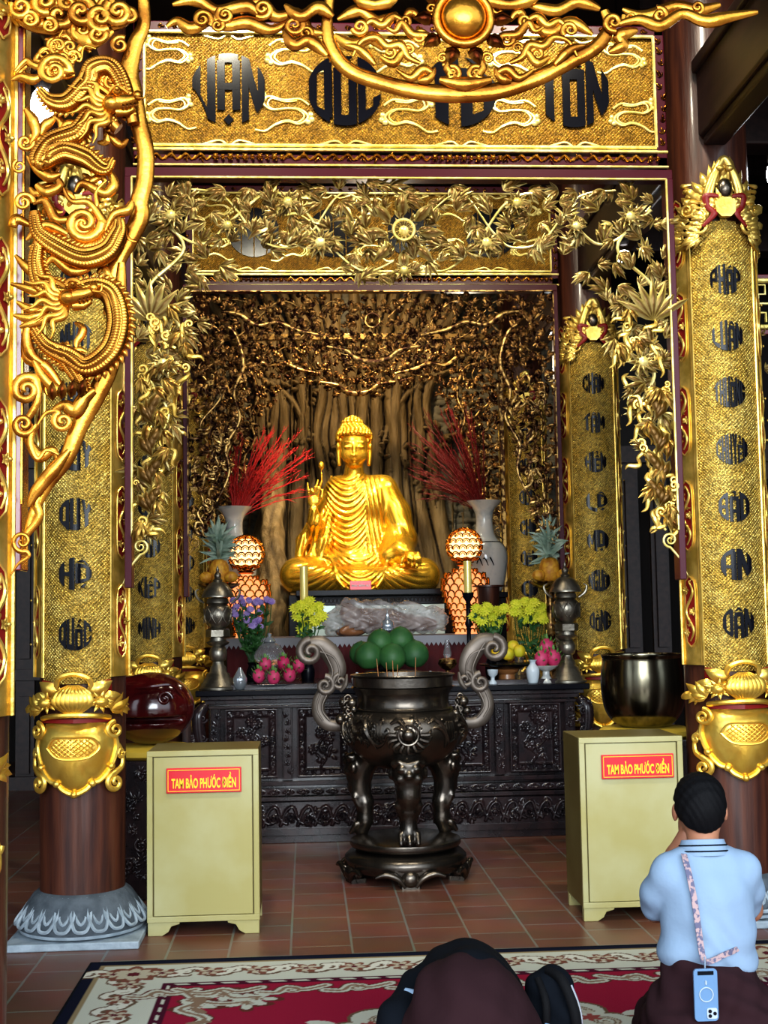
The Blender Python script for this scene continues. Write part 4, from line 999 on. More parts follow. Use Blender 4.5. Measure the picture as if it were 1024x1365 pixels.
    for x, y, r in ((392, 34, 14), (408, 44, 10), (818, 30, 14), (840, 24, 10), (270, 26, 14), (300, 20, 12), (350, 12, 14), (880, 20, 12), (290, 34, 10), (930, 10, 10), (480, 36, 12), (760, 40, 12)): cl(x, y, r, rs.uniform(0, 6), rs.choice((-1, 1)), w=.36)
    c.build('cloud_streamers', g, t)
    sd = MB(); P = at(618, 24, Yf-.06); sd.ball(P, (.072, .045, .072), 24, 14)
    for k in range(10):
        a = 2*PI*k/10; sd.leaf(P+np.array((.088*cos(a), .01, .088*sin(a))), (cos(a), 0, sin(a)), (0, -1, 0), .07, .05, curl=.2)
    sd.tube([P+np.array((.085*cos(a), 0, .085*sin(a))) for a in np.linspace(0, 2*PI, 33)], .014, 8); sd.build('sun_disc', g, t)
    return t

def carpet():
    x0, x1, y0, y1 = -.985, 2.27, 3.3, 5.955; cx = (x0+x1)/2; res = .007
    rs = random.Random(21)
    base = HF(x0, x1, y0, y1, res); U, V = np.meshgrid(base.u, base.v, indexing='ij')
    d = np.minimum(np.minimum(U-x0, x1-U), y1-V)
    C = np.zeros(U.shape+(3,)); cream = (.55, .56, .47); crim = (.31, .018, .050)
    def put(mask, c): C[mask] = c
    put(d >= 0, (.012, .014, .03)); put(d > .055, (.30, .23, .13)); put(d > .072, cream)
    inner = .36
    put(d > inner, (.08, .012, .03)); put(d > inner+.055, crim)
    dash = (d > inner+.018) & (d < inner+.036) & ((((U+V)*10) % 1) < .6); put(dash, cream)
    def layer(fn, c):
        h = HF(x0, x1, y0, y1, res); fn(h); put(h.h > 0, c)
    # mirrored about the carpet's centre line
    def mir(h, f):
        class Q: pass
        for s in (1, -1):
            f(h, lambda x, y: (cx+s*x, y), s)
    def wavy(h, w, off, n0):
        def g(h, T, s):
            L = 1.62-.21
            for k in range(-1, 8):
                u = .14+k*.21
                h.stroke([T(u-.1, y1-.21+off), T(u-.05, y1-.15+off), T(u, y1-.17+off), T(u+.03, y1-.24+off), T(u+.09, y1-.25+off), T(u+.12, y1-.2+off)], w, 1, sm=4)
                h.spiral(T(u, y1-.20+off), .05, w*.8, 1, 1.2, k, s)
            for k in range(13):
                v = y1-.25-k*.21
                h.stroke([T(L+.02+off, v+.1), T(L-.04+off, v+.05), T(L+off, v), T(L+.06+off, v-.03), T(L+.07+off, v-.08), T(L+off, v-.12)], w, 1, sm=4)
                h.spiral(T(L+.01+off, v), .05, w*.8, 1, 1.2, k, s)
        mir(h, g)
    layer(lambda h: wavy(h, .030, 0, 0), (.15, .095, .06)); layer(lambda h: wavy(h, .015, .004, 0), (.66, .65, .56))
    def fl(h, r, kk=6):
        def g(h, T, s):
            for k in range(8): h.flower(T(.24+k*.21, y1-.20), r, 1, kk, k)
            for k in range(12): h.flower(T(1.41, y1-.36-k*.21), r, 1, kk, k)
            h.flower(T(1.41, y1-.21), r*1.8, 1, 8)
        mir(h, g)
    layer(lambda h: fl(h, .07), (.21, .08, .055)); layer(lambda h: fl(h, .05, 5), (.5, .45, .34)); layer(lambda h: fl(h, .018), (.12, .02, .03))
    # scrolling acanthus that runs inside the crimson field
    def ac(h, w, hh=0):
        def g(h, T, s):
            yy = y1-.50
            for k in range(5):
                u = .18+k*.27
                h.stroke([T(u-.14, yy+.03), T(u-.05, yy-.02), T(u+.02, yy+.02), T(u+.06, yy-.05), T(u+.13, yy-.04)], w, 1, sm=4); h.spiral(T(u, yy-.02), .04, w*.7, 1, 1.2, k, s)
            for p in (((1.20, y1-.46), (1.10, y1-.52), (1.02, y1-.50), (.96, y1-.60), (.86, y1-.60)), ((1.16, y1-.5), (1.10, y1-.64), (1.16, y1-.74), (1.05, y1-.86), (1.12, y1-1.0)), ((1.14, y1-.62), (1.0, y1-.68), (.90, y1-.66))):
                h.stroke([T(*q) for q in p], w, 1, sm=4)
            for q in ((1.0, y1-.56), (1.1, y1-.7), (.86, y1-.62), (.9, y1-.68)): h.flower(T(*q), w*3.2, 1, 5, 1)
            for k in range(8): h.leaf(T(1.08+.06*cos(k), y1-.60-.1*k), .10, k*1.1, 1, .4)
        mir(h, g)
    layer(lambda h: ac(h, .036), (.14, .04, .03)); layer(lambda h: ac(h, .026), cream); layer(lambda h: ac(h, .009), (.27, .18, .12))
    # centre medallion
    my = 4.86
    def med(h, g_):
        def g(h, T, s):
            for (a, b, r) in ((0, 0, .34), (.22, .06, .18), (.38, .16, .11), (.38, -.12, .11), (.12, .26, .14), (.0, .36, .10), (.48, .02, .10), (.26, .25, .09)): h.blob(T(a, my+b), (r+g_, r+g_), 1)
            h.stroke([T(.5, my+.02), T(.6, my+.03), T(.68, my+.06)], [.05+g_, .02+g_], 1); h.leaf(T(.55, my+.1), .12, .4 if s > 0 else PI-.4, 1, .5); h.leaf(T(.56, my-.02), .12, -.4 if s > 0 else PI+.4, 1, .5)
        mir(h, g)
    layer(lambda h: med(h, .016), (.16, .10, .06)); layer(lambda h: med(h, 0), cream)
    def md(h, w):
        def g(h, T, s):
            for k, (a, b, r) in enumerate(((.36, .15, .08), (.38, -.10, .08), (.16, .28, .08), (.05, .12, .12), (.24, .06, .1), (.46, .03, .06), (.12, -.1, .1), (.02, .34, .06), (.28, .22, .06))):
                h.spiral(T(a, my+b), r, w, 1, 1.3, k, s); h.leaf(T(a, my+b), .09, k, 1, .4)
        mir(h, g)
    layer(lambda h: md(h, .013), (.20, .13, .08)); layer(lambda h: md(h, .005), (.5, .46, .36))
    layer(lambda h: mir(h, lambda h, T, s: [h.flower(T(a, my+b), .045, 1, 6, a) for a, b in ((.30, .1), (.1, .2), (.3, -.1), (0, .05), (.42, .08))]), (.33, .08, .07))
    m = mat('patterned_wool_carpet', (.5, .5, .5), .95, attr='pattern', bump=.35, bscale=220, bdist=.004, spec=.05)
    def ex(me, used):
        a = me.color_attributes.new('pattern', 'FLOAT_COLOR', 'POINT'); c = np.ones((len(used), 4)); c[:, :3] = C.reshape(-1, 3)[used]; a.data.foreach_set('color', c.astype(np.float32).ravel())
    o = base.build('carpet', m, lambda U, V, H: np.stack([U, V, np.full(U.shape, .009)], -1), extra=ex)
    sk = MB()
    tag(o, 'crimson and cream scroll-patterned carpet with a dark edge under the worshippers', 'carpet')
    e = MB()
    for a, b in (((x0, y0), (x0, y1)), ((x0, y1), (x1, y1)), ((x1, y1), (x1, y0))): e.tube([(a[0], a[1], .006), (b[0], b[1], .006)], .006, 6)
    q = e.build('woven_edge', M['blkcloth']); q.parent = o

def sideworks():
    "what shows of the side bays: narrow carved screens beyond the row of pillars"
    for x, Y, W_, lab in ((2.98, 7.9, .95, 'pierced gold side screen with red ground at right edge behind the front pillar'), (-1.73, 7.9, .55, 'narrow pierced gold side screen seen behind the left dragon valance')):
        t = thing('side_screen', lab, 'carved screen', (x, Y, 0)); rs = random.Random(int(W_*100))
        f = MB(); f.box((x-W_/2, Y, 2.0), (.06, .08, 4.0)); f.box((x+W_/2, Y, 2.0), (.06, .08, 4.0)); f.box((x, Y, 3.66), (W_, .07, .05)); f.box((x, Y, 3.32), (W_, .07, .05))
        f.build('red_frame', M['redlac'], t, smooth=False, bevel=.004)
        k = MB()   # key-fret panel
        n = max(2, int(W_/.3))
        for i in range(n):
            a = x-W_/2+.05+(i+.5)*(W_-.1)/n
            for s in (-1, 1):
                k.tube([(a+s*.11, Y-.05, 3.37), (a+s*.11, Y-.05, 3.61), (a+s*.03, Y-.05, 3.61), (a+s*.03, Y-.05, 3.55), (a+s*.075, Y-.05, 3.55), (a+s*.075, Y-.05, 3.49), (a, Y-.05, 3.49)], .009, 6)
                k.tube([(a+s*.075, Y-.05, 3.43), (a+s*.03, Y-.05, 3.43), (a+s*.03, Y-.05, 3.37)], .009, 6)
        k.tube([(x-W_/2+.03, Y-.05, 3.64), (x+W_/2-.03, Y-.05, 3.64)], .016, 6); k.tube([(x-W_/2+.03, Y-.05, 3.34), (x+W_/2-.03, Y-.05, 3.34)], .016, 6)
        k.build('fret_panel', M['leafgold'], t)
        l = MB()
        for i in range(int(W_*330)):
            u = rs.uniform(-W_/2+.04, W_/2-.04); z = rs.uniform(2.0, 3.3)
            if abs(u) > W_/2-.04-(z-1.9)*.16: l.spray((x+u, Y-.03, z), rs.uniform(0, 6.3), rs.uniform(.06, .1), 4, 1.8, rs=rs)
            elif z > 3.05: l.spray((x+u, Y-.03, z), rs.uniform(0, 6.3), rs.uniform(.06, .1), 4, 1.8, rs=rs)
        l.build('leaves', M['leafgold'], t)
    # lit tube lamps in the side bays
    for p, Y, lab, g in (((1030, 232), 6.9, 'bright white tube lamp beside the beam at the right edge', None), ((56, 146), 5.2, 'bright white lamp glowing behind the left dragon valance', None), ((832, 343), 7.6, 'small white lamp glowing through the gold leaf valance at right', None), ((740, 448), 10.2, 'small distant white lamp beside the inner red post at right', None)):
        P = at(p[0], p[1], Y); r = .05 if Y < 6 else .035 if Y < 7 else .045
        t = thing('lamp', lab, 'lamp', tuple(P))
        MB().ball(P, (r, r, r*1.9 if Y < 7 else r), 12, 8).build('bulb', M['bulb'], t)
        MB().lathe([(r*.5, r*1.7), (r*.8, r*2.2), (r*.8, r*3), (.006, r*3.2), (.006, 5.9-P[2])], P, 12).build('holder', M['dark'], t)
# ================================================================ furniture and offerings
def tl(name, label, cat, P, group=None): return thing(name, label, cat, tuple(float(q) for q in P), group)

def altar():
    x0, x1, Y0, Y1 = -.715, 1.915, 8.90, 9.72; zt = 1.05
    t = tl('altar_table', 'long dark carved wood altar table with flower panels behind the bronze censer', 'altar', ((x0+x1)/2, Y0, 0))
    b = MB(); b.box(((x0+x1)/2, (Y0+Y1)/2-.02, zt-.02), (x1-x0+.10, Y1-Y0+.06, .04)); b.build('tabletop', M['blk'], t, smooth=False, bevel=.006)
    b = MB(); b.box(((x0+x1)/2, (Y0+Y1)/2, zt-.055), (x1-x0+.04, Y1-Y0, .03)); b.box(((x0+x1)/2, (Y0+Y1)/2, zt-.085), (x1-x0-.02, Y1-Y0-.04, .03))
    b.box(((x0+x1)/2, (Y0+Y1)/2+.03, .66), (x1-x0-.06, Y1-Y0-.1, .84))
    for z, h, d in ((.405, .03, .04), (.345, .05, .02), (.30, .03, .05), (.075, .05, .05), (.03, .06, .02), (.93, .02, .03)): b.box(((x0+x1)/2, (Y0+Y1)/2, z), (x1-x0-.04+d, Y1-Y0-.05+d, h))
    b.box(((x0+x1)/2, (Y0+Y1)/2+.03, .18), (x1-x0-.06, Y1-Y0-.08, .22))
    b.build('carcase', M['ebony'], t, smooth=False, bevel=.004)
    rs = random.Random(4); n = 5; W_ = (x1-x0-.16)/n; Yp = Y0+.035
    for i in range(n):
        cx = x0+.08+W_*(i+.5)
        h = HF(cx-W_*.36, cx+W_*.36, .44, .92, .0055)
        h.h[:] = 0
        for d, w in ((.0, .012), (.045, .006)):
            a, b_, c, e = cx-W_*.35+d, cx+W_*.35-d, .45+d, .91-d
            h.stroke([(a, c), (b_, c), (b_, e), (a, e), (a, c)], w, .016)
        for k in range(9):     # border scrolls
            for s in (-1, 1): h.spiral((cx+s*(W_*.35-.023), .48+k*.048), .018, .006, .010, 1.2, k, s)
        for k in range(5):
            for zz in (.474, .886): h.spiral((cx-W_*.25+k*W_*.125, zz), .017, .006, .010, 1.2, k, 1)
        h.stroke([(cx-.02, .51), (cx+.02, .58), (cx-.03, .66), (cx+.02, .74), (cx, .82)], .007, .015, sm=6)
        for k in range(4):
            a = rs.uniform(.3, 1.2)*(1 if k % 2 else -1); p = (cx+.01, .56+k*.06); e = (p[0]+.09*sin(a), p[1]+.07)
            h.stroke([p, ((p[0]+e[0])/2, p[1]+.02), e], .005, .012, sm=4); h.flower(e, .036, .02, 7, k)
            for q in range(5): h.leaf((p[0]+rs.uniform(-.05, .05), p[1]+rs.uniform(-.03, .04)), .045, rs.uniform(0, 6), .013, .5)
        h.flower((cx, .83), .042, .024, 8)
        h.build('carved_panel', M['ebony'], lambda U, V, H: np.stack([U, Yp-H-.004, V], -1), t)
    c = MB()
    for i in range(n+1):     # colonettes with foliage between the panels
        cx = x0+.08+W_*i
        for k in range(8):
            c.spray((cx+rs.uniform(-.01, .01), Yp-.008, .47+k*.055), PI/2+rs.uniform(-.8, .8), .05, 5, 2.2, w=.45, rs=rs)
        c.tube([(cx-.03, Yp-.01, .44), (cx-.03, Yp-.01, .92)], .005, 6); c.tube([(cx+.03, Yp-.01, .44), (cx+.03, Yp-.01, .92)], .005, 6)
        c.box((cx, Yp, .68), (.07, .012, .50)); c.build('carved_post', M['ebony'], t); c = MB()
    for s in (-1, 1):        # carved corner brackets sweeping out
        X = x1 if s > 0 else x0
        c.tube(cr([(X-s*.02, Y0-.0, .95), (X+s*.03, Y0-.02, .88), (X+s*.02, Y0-.02, .72), (X-s*.04, Y0, .58), (X-s*.02, Y0, .44)], 6), [.03, .05, .045, .03, .02], 10)
        for k in range(14): c.spray((X+s*rs.uniform(-.05, .05), Y0-.045, rs.uniform(.5, .95)), rs.uniform(0, 6), .055, 5, 2, rs=rs)
        for k in range(3): c.spiral((X+s*.0, .60+k*.13), .035, 1.4, 0, s, Y=Y0-.05)
        c.build('corner_bracket', M['ebony'], t); c = MB()
    h = HF(x0+.04, x1-.04, .095, .275, .0055)
    for i in range(22):
        cx = x0+.12+i*.118
        h.stroke([(cx-.07, .12), (cx-.03, .22), (cx+.02, .24), (cx+.05, .16), (cx+.09, .13)], .011, .02, sm=5); h.spiral((cx, .17), .035, .009, .022, 1.4, i, 1 if i % 2 else -1)
        for q in range(4): h.leaf((cx+rs.uniform(-.05, .05), .13+rs.uniform(0, .1)), .06, rs.uniform(0, 6), .014, .5)
        if i % 4 == 1: h.flower((cx+.05, .2), .045, .026, 8)
    h.build('carved_apron', M['ebony'], lambda U, V, H: np.stack([U, Y0+.015-H, V], -1), t)
    h = HF(x0+.04, x1-.04, .325, .368, .005)
    for i in range(26):
        cx = x0+.08+i*.1; h.stroke([(cx-.035, .346), (cx, .358), (cx+.035, .346), (cx, .334), (cx-.035, .346)], .005, .008, sm=3)
    h.build('fret_band', M['ebony'], lambda U, V, H: np.stack([U, Y0+.01-H, V], -1), t)
    # second table with red skirt and lace
    a0, a1 = at(300, 850, 10.1)[0], at(664, 850, 10.1)[0]; z2 = 1.38
    t = tl('offering_table', 'raised table with maroon skirt and pointed lace edge, behind the pomelos', 'table', ((a0+a1)/2, 10.0, 0))
    MB().box(((a0+a1)/2, 10.42, z2-.02), (a1-a0, .80, .04)).build('tabletop', M['blk'], t, smooth=False, bevel=.004)
    k = 160; us = np.linspace(a0+.02, a1-.02, k)
    G = np.array([[(u, 10.035+.012*sin(i*.9)*(1-(z/z2)**3), z) for z in (.03, .5, 1.0, 1.2, z2-.04)] for i, u in enumerate(us)]); MB().grid(G).build('skirt', M['redcloth'], t)
    b = MB(); m_ = 60; us = np.linspace(a0, a1, 2*m_+1)
    b.grid(np.array([[(u, 10.02, z2-.05-(.03 if i % 2 else 0)), (u, 10.015, z2+.002)] for i, u in enumerate(us)])); b.grid(np.array([[(u, 10.015, z2+.002), (u, 10.80, z2+.002)] for u in us])); b.build('lace_edge', M['lace'], t)
    b = MB()
    for x in (a0+.04, a1-.04):
        for y in (10.08, 10.78): b.box((x, y, z2/2), (.05, .05, z2-.02))
    b.build('leg', M['blk'], t, smooth=False)
    # back altar: black plinth that carries the statue, framed pale panel on its front
    c0, c1 = at(384, 790, 11.1)[0], at(618, 790, 11.1)[0]; zb = 1.735
    t = tl('statue_altar', 'tall black lacquer altar carrying the golden statue, with a pale framed front panel', 'altar', ((c0+c1)/2, 11.1, 0))
    p0, p1 = at(398, 800, 11.0), at(608, 800, 11.0)
    b = MB(); b.box(((c0+c1)/2, 11.95, zb/2), (c1-c0, 1.5, zb)); b.build('carcase', M['blk'], t, smooth=False, bevel=.01)
    b = MB(); xm = (p0[0]+p1[0])/2; w = p1[0]-p0[0]
    b.box((xm, 11.02, zb+.005), (w+.04, .5, .05)); b.box((xm, 11.05, zb-.06), (w, .10, .08)); b.box((p0[0]+.05, 11.05, 1.5), (.10, .10, .5)); b.box((p1[0]-.05, 11.05, 1.5), (.10, .10, .5)); b.box((xm, 11.05, 1.28), (w, .10, .06))
    b.build('panel_frame', M['blk'], t, smooth=False, bevel=.006)
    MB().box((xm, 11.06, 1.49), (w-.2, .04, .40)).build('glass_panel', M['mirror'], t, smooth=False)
    b = MB(); 
    for i in range(40):
        x = p0[0]+.03+i*(w-.06)/39
        for s in (-1, 1): b.tube([(x-.012, 10.996, zb-.06-s*.02), (x+.012, 10.996, zb-.06+s*.02)], .003, 4)
    for i in range(7): b.spiral((xm-.18+i*.06, zb-.06), .022, 1.3, i, 1, .3, Y=10.99)
    b.build('fretwork', M['greybronze'], t)

def rocks():
    for x0_, x1_, lab in ((354, 372, 'brown root-like rock mass between left lotus lamp and statue altar'),):
        A_, B_ = at(x0_, 800, 11.5), at(x1_, 800, 11.5); s = SDF((A_[0]-.14, 11.25, -.01), (B_[0]+.14, 13.3, 3.3), .02); rs = random.Random(x0_)
        for i in range(7):
            x = A_[0]+(B_[0]-A_[0])*rs.random(); s.chain([(x+rs.uniform(-.04, .04), 11.5+max(0, z-1.3)*.68+rs.uniform(-.03, .03), z) for z in (.0, .5, 1.0, 1.4, 1.8, 2.2, 2.6, 3.15)], [.10, .09, .085, .08, .08, .075, .07, .06], .04)
        o = s.build('rockery', M['tree'], None, lambda P, N: .012*np.sin(P[:, 0]*50+3*np.sin(P[:, 2]*6))+.008*np.sin(P[:, 2]*25)); tag(o, lab, 'rock')

def statue():
    Yb = 11.72; k = 4.452
    def B(cx, cy, dy=0): return at(370+cx/k, 530+cy/k, Yb+dy)
    z0 = 1.76; c0 = B(480, 1100); xc = c0[0]
    t = tl('buddha_statue', 'large seated golden Buddha statue with draped robe and raised right hand', 'statue', (xc, Yb, z0))
    s = SDF((xc-.85, Yb-.62, z0-.01), (xc+.85, Yb+.45, z0+1.45), .0085)
    # lap and legs
    s.ell(B(480, 1010, .02), (.34, .28, .24), .03)
    for a, q in ((335, 118), (625, 862)):
        s.cap(B(a, 1030, .0), B(q, 1052, -.10), .17, .152, .05)
        s.cap(B(q, 1058, -.12), B(480+(a-480)*.25, 1095, -.40), .148, .085, .05)
        s.cap(B(q, 1085, -.12), B(480+(a-480)*.4, 1120, -.38), .12, .06, .04)
    s.ell(B(480, 1075, -.28), (.30, .19, .115), .05)
    # torso
    s.ell(B(470, 850, .06), (.295, .22, .30), .06); s.ell(B(468, 640, .06), (.30, .20, .27), .06)
    s.cap(B(365, 535, .08), B(620, 530, .08), .115, .115, .06)
    s.cap(B(455, 500, .06), B(455, 405, .03), .10, .085, .03)
    # his left arm (photo right) falling to the knee
    s.chain([B(640, 555, .07), B(705, 690, .06), B(752, 840, -.02), B(735, 915, -.20), B(775, 925, -.30)], [.125, .13, .115, .11, .05], .05)
    s.cap(B(700, 850, -.05), B(660, 940, -.2), .12, .08, .05)
    s.ell(B(795, 935, -.335), (.062, .055, .038), .02)
    for i, (a, b, c, d) in enumerate(((772, 925, 778, 985), (792, 925, 800, 1000), (814, 925, 828, 1003), (835, 925, 848, 990))):
        s.chain([B(a, b, -.345), B((a+c)/2+2, (b+d)/2-8, -.385), B(c, d, -.37)], [.020, .019, .014], .006)
    s.chain([B(770, 935, -.32), B(742, 955, -.35), B(735, 985, -.35)], [.02, .018, .013], .008)
    # his right arm (photo left) raised
    s.chain([B(345, 565, .07), B(285, 700, .04), B(238, 800, -.04)], [.115, .11, .095], .05)
    s.chain([B(238, 800, -.05), B(222, 735, -.16), B(213, 670, -.20)], [.088, .062, .044], .03)
    for p in (((200, 760, -.02), (150, 850, -.02), (128, 930, -.06)), ((250, 800, -.02), (240, 870, -.04), (200, 940, -.08)), ((300, 780, -.05), (285, 860, -.08), (260, 930, -.1)), ((215, 740, .05), (180, 850, .08), (170, 940, .05))):
        s.chain([B(*q) for q in p], [.05, .055, .04], .035)
    s.ell(B(212, 612, -.21), (.052, .026, .062), .02)
    s.chain([B(188, 590, -.21), B(182, 545, -.22), B(178, 508, -.215)], [.015, .013, .010], .006)
    s.chain([B(203, 580, -.215), B(203, 545, -.25), B(212, 560, -.265)], [.016, .015, .012], .006)
    s.chain([B(222, 578, -.215), B(228, 535, -.24), B(240, 490, -.23)], [.016, .014, .011], .006)
    s.chain([B(236, 585, -.21), B(248, 540, -.23), B(262, 495, -.24), B(262, 455, -.24)], [.016, .014, .011, .010], .006)
    s.chain([B(240, 625, -.21), B(262, 590, -.235), B(268, 545, -.24)], [.018, .015, .011], .01)
    s.cap(B(262, 500, -.24), B(260, 430, -.24), .007, .007, .004); s.ell(B(260, 402, -.24), (.026, .026, .040), .006)
    # head
    s.ell(B(455, 290, .0), (.133, .150, .170), .02); s.ell(B(455, 350, -.035), (.105, .105, .098), .03)
    s.ell(B(455, 398, -.085), (.042, .04, .024), .02)
    for a in (-1, 1):
        s.ell(B(455+a*40, 292, -.132), (.036, .020, .013), .006); s.cap(B(455+a*18, 262, -.142), B(455+a*64, 262, -.115), .008, .006, .010)
        s.ell(B(455+a*46, 340, -.075), (.045, .04, .045), .04); s.cap(B(455+a*96, 285, .015), B(455+a*88, 395, .005), .020, .022, .006, (1, 1, 1)); s.ell(B(455+a*96, 290, .01), (.014, .035, .045), .008)
        s.ell(B(455+a*9, 342, -.152), (.010, .012, .008), .004)
    s.chain([B(455, 268, -.140), B(455, 310, -.158), B(455, 342, -.172)], [.010, .012, .017], .008)
    s.ell(B(455, 368, -.138), (.028, .016, .0065), .003); s.ell(B(455, 379, -.134), (.022, .015, .0075), .003)
    # hems
    s.chain([B(275, 945, -.18), B(318, 960, -.26), B(342, 1010, -.36), B(356, 1080, -.44), B(392, 1128, -.47)], [.018]*5, .012)
    s.chain([B(655, 950, -.2), B(640, 1010, -.33), B(622, 1080, -.43), B(590, 1130, -.47)], [.018]*4, .012)
    s.chain([B(318, 470, -.03), B(345, 560, -.13), B(430, 585, -.155), B(520, 545, -.15), B(600, 450, -.02)][:1]+[B(318, 470, -.03)], [.014, .014], .012)
    s.cut(lambda x, y, z: (z0-z)+0*x+0*y)
    def disp(P, N):
        u = P[:, 0]-xc; z = P[:, 2]-z0; fr = np.clip(-N[:, 1]*1.6+.35, 0, 1)
        def ridge(q): return (np.abs(np.sin(q*PI))**.8-.5)
        sm = lambda e0, e1, x: np.clip((x-e0)/(e1-e0), 0, 1)
        ue = u+.03
        torso = sm(.33, .40, z)*sm(1.10, 1.02, z)*fr*sm(.27, .22, np.abs(ue))
        vert = sm(.05, .09, u+.0)
        q1 = (z-4.6*(u+.085)**2-.12*u)/.058
        q2 = (u+.16*(z-.4))/.046
        d = torso*.020*((1-vert)*ridge(q1)+vert*ridge(q2))
        lap = sm(.34, .28, z)*sm(.21, .15, np.abs(u))*fr*np.clip(-N[:, 1]+.3, 0, 1)
        d += lap*.016*ridge((z-3.2*u**2)/.052)
        leg = sm(.30, .2, z)*sm(.2, .26, np.abs(u))*sm(.66, .5, np.abs(u))*fr
        d += leg*.013*ridge((z+.42*(np.abs(u)-.2)-1.3*(np.abs(u)-.42)**2)/.06)
        arm = sm(.25, .31, u)*sm(.42, .5, z)*fr; d += arm*.006*ridge((u+.35*z)/.09)
        arm2 = sm(-.2, -.26, u)*sm(.36, .4, z)*sm(.78, .7, z)*fr; d += arm2*.012*ridge((u-.25*z)/.055)
        return d
    s.build('body', M['buddha'], t, disp, 1)
    h = MB(); c = B(455, 235, .02)
    hs = SDF(c-.26, c+.30, .009); hs.ell(c, (.152, .168, .112), .01); hs.ell(B(446, 172, .03), (.096, .10, .082), .05); hs.ell(c+np.array((0, .05, -.06)), (.148, .14, .15), .03); hs.cut(lambda x, y, z: np.minimum((c[2]-.005-z), (c[1]-.03-y))+0*x); hs.build('hair_cap', M['buddha'], t)
    for row in range(10):
        ph = -.15+row*.17
        n = max(6, int(26*cos(min(max(ph, 0), 1.5))))
        for i in range(n):
            th = 2*PI*(i+.5*(row % 2))/n
            p = c+np.array((.158*cos(ph)*cos(th), .173*cos(ph)*sin(th), .120*sin(ph)))
            if sin(th) < -.25 and ph < .12: continue
            h.ball(p, .0205, 8, 6)
    for row in range(4):
        ph = .1+row*.38; n = max(3, int(17*cos(ph)))
        for i in range(n):
            th = 2*PI*i/n; h.ball(B(446, 172, .03)+np.array((.100*cos(ph)*cos(th), .104*cos(ph)*sin(th), .086*sin(ph))), .019, 8, 6)
    for a in (-1, 1):
        for i in range(5): h.ball(B(455+a*(90+i*1.5), 245+i*20, .01+.02*(i % 2)), .018, 8, 6)
    h.ball(B(444, 118, -.03), .026, 10, 8); h.build('hair_curls', M['buddha'], t)
    # red dedication plaque in front
    P0, P1 = B(430, 1100, -.56), B(557, 1155, -.56)
    q = tl('name_plaque', 'tiny red plaque with pale lettering leaning against the golden statue', 'plaque', ((P0[0]+P1[0])/2, P0[1], 1.76))
    z1 = 1.765; hh = P0[2]-P1[2]
    MB().box(((P0[0]+P1[0])/2, P0[1], z1+hh/2), (P1[0]-P0[0], .015, hh)).build('plate', M['sign'], q, smooth=False, bevel=.002)
    sign_text('ĐỨC BỔN SƯ', ((P0[0]+P1[0])/2, P0[1]-.009, z1+hh*.55), (P1[0]-P0[0])*.85, hh*.28, M['lace'], q)

def sign_text(body, c, W_, H_, m, parent, bold=.03, ext=.001):
    V, F = text_geo(body, bold, fine=0); a, b = V.min(0), V.max(0)
    X = (V[:, 0]-(a[0]+b[0])/2)/(b[0]-a[0])*W_; Z = (V[:, 1]-(a[1]+b[1])/2)/(b[1]-a[1])*H_
    S, F2 = solid(np.stack([X, Z], -1), F, ext+.001)
    me = bpy.data.meshes.new('lettering'); me.from_pydata(np.stack([c[0]+S[:, 0], c[1]-S[:, 2], c[2]+S[:, 1]], -1).tolist(), [], F2); me.materials.append(m)
    return finish('lettering', me, parent, smooth=False)

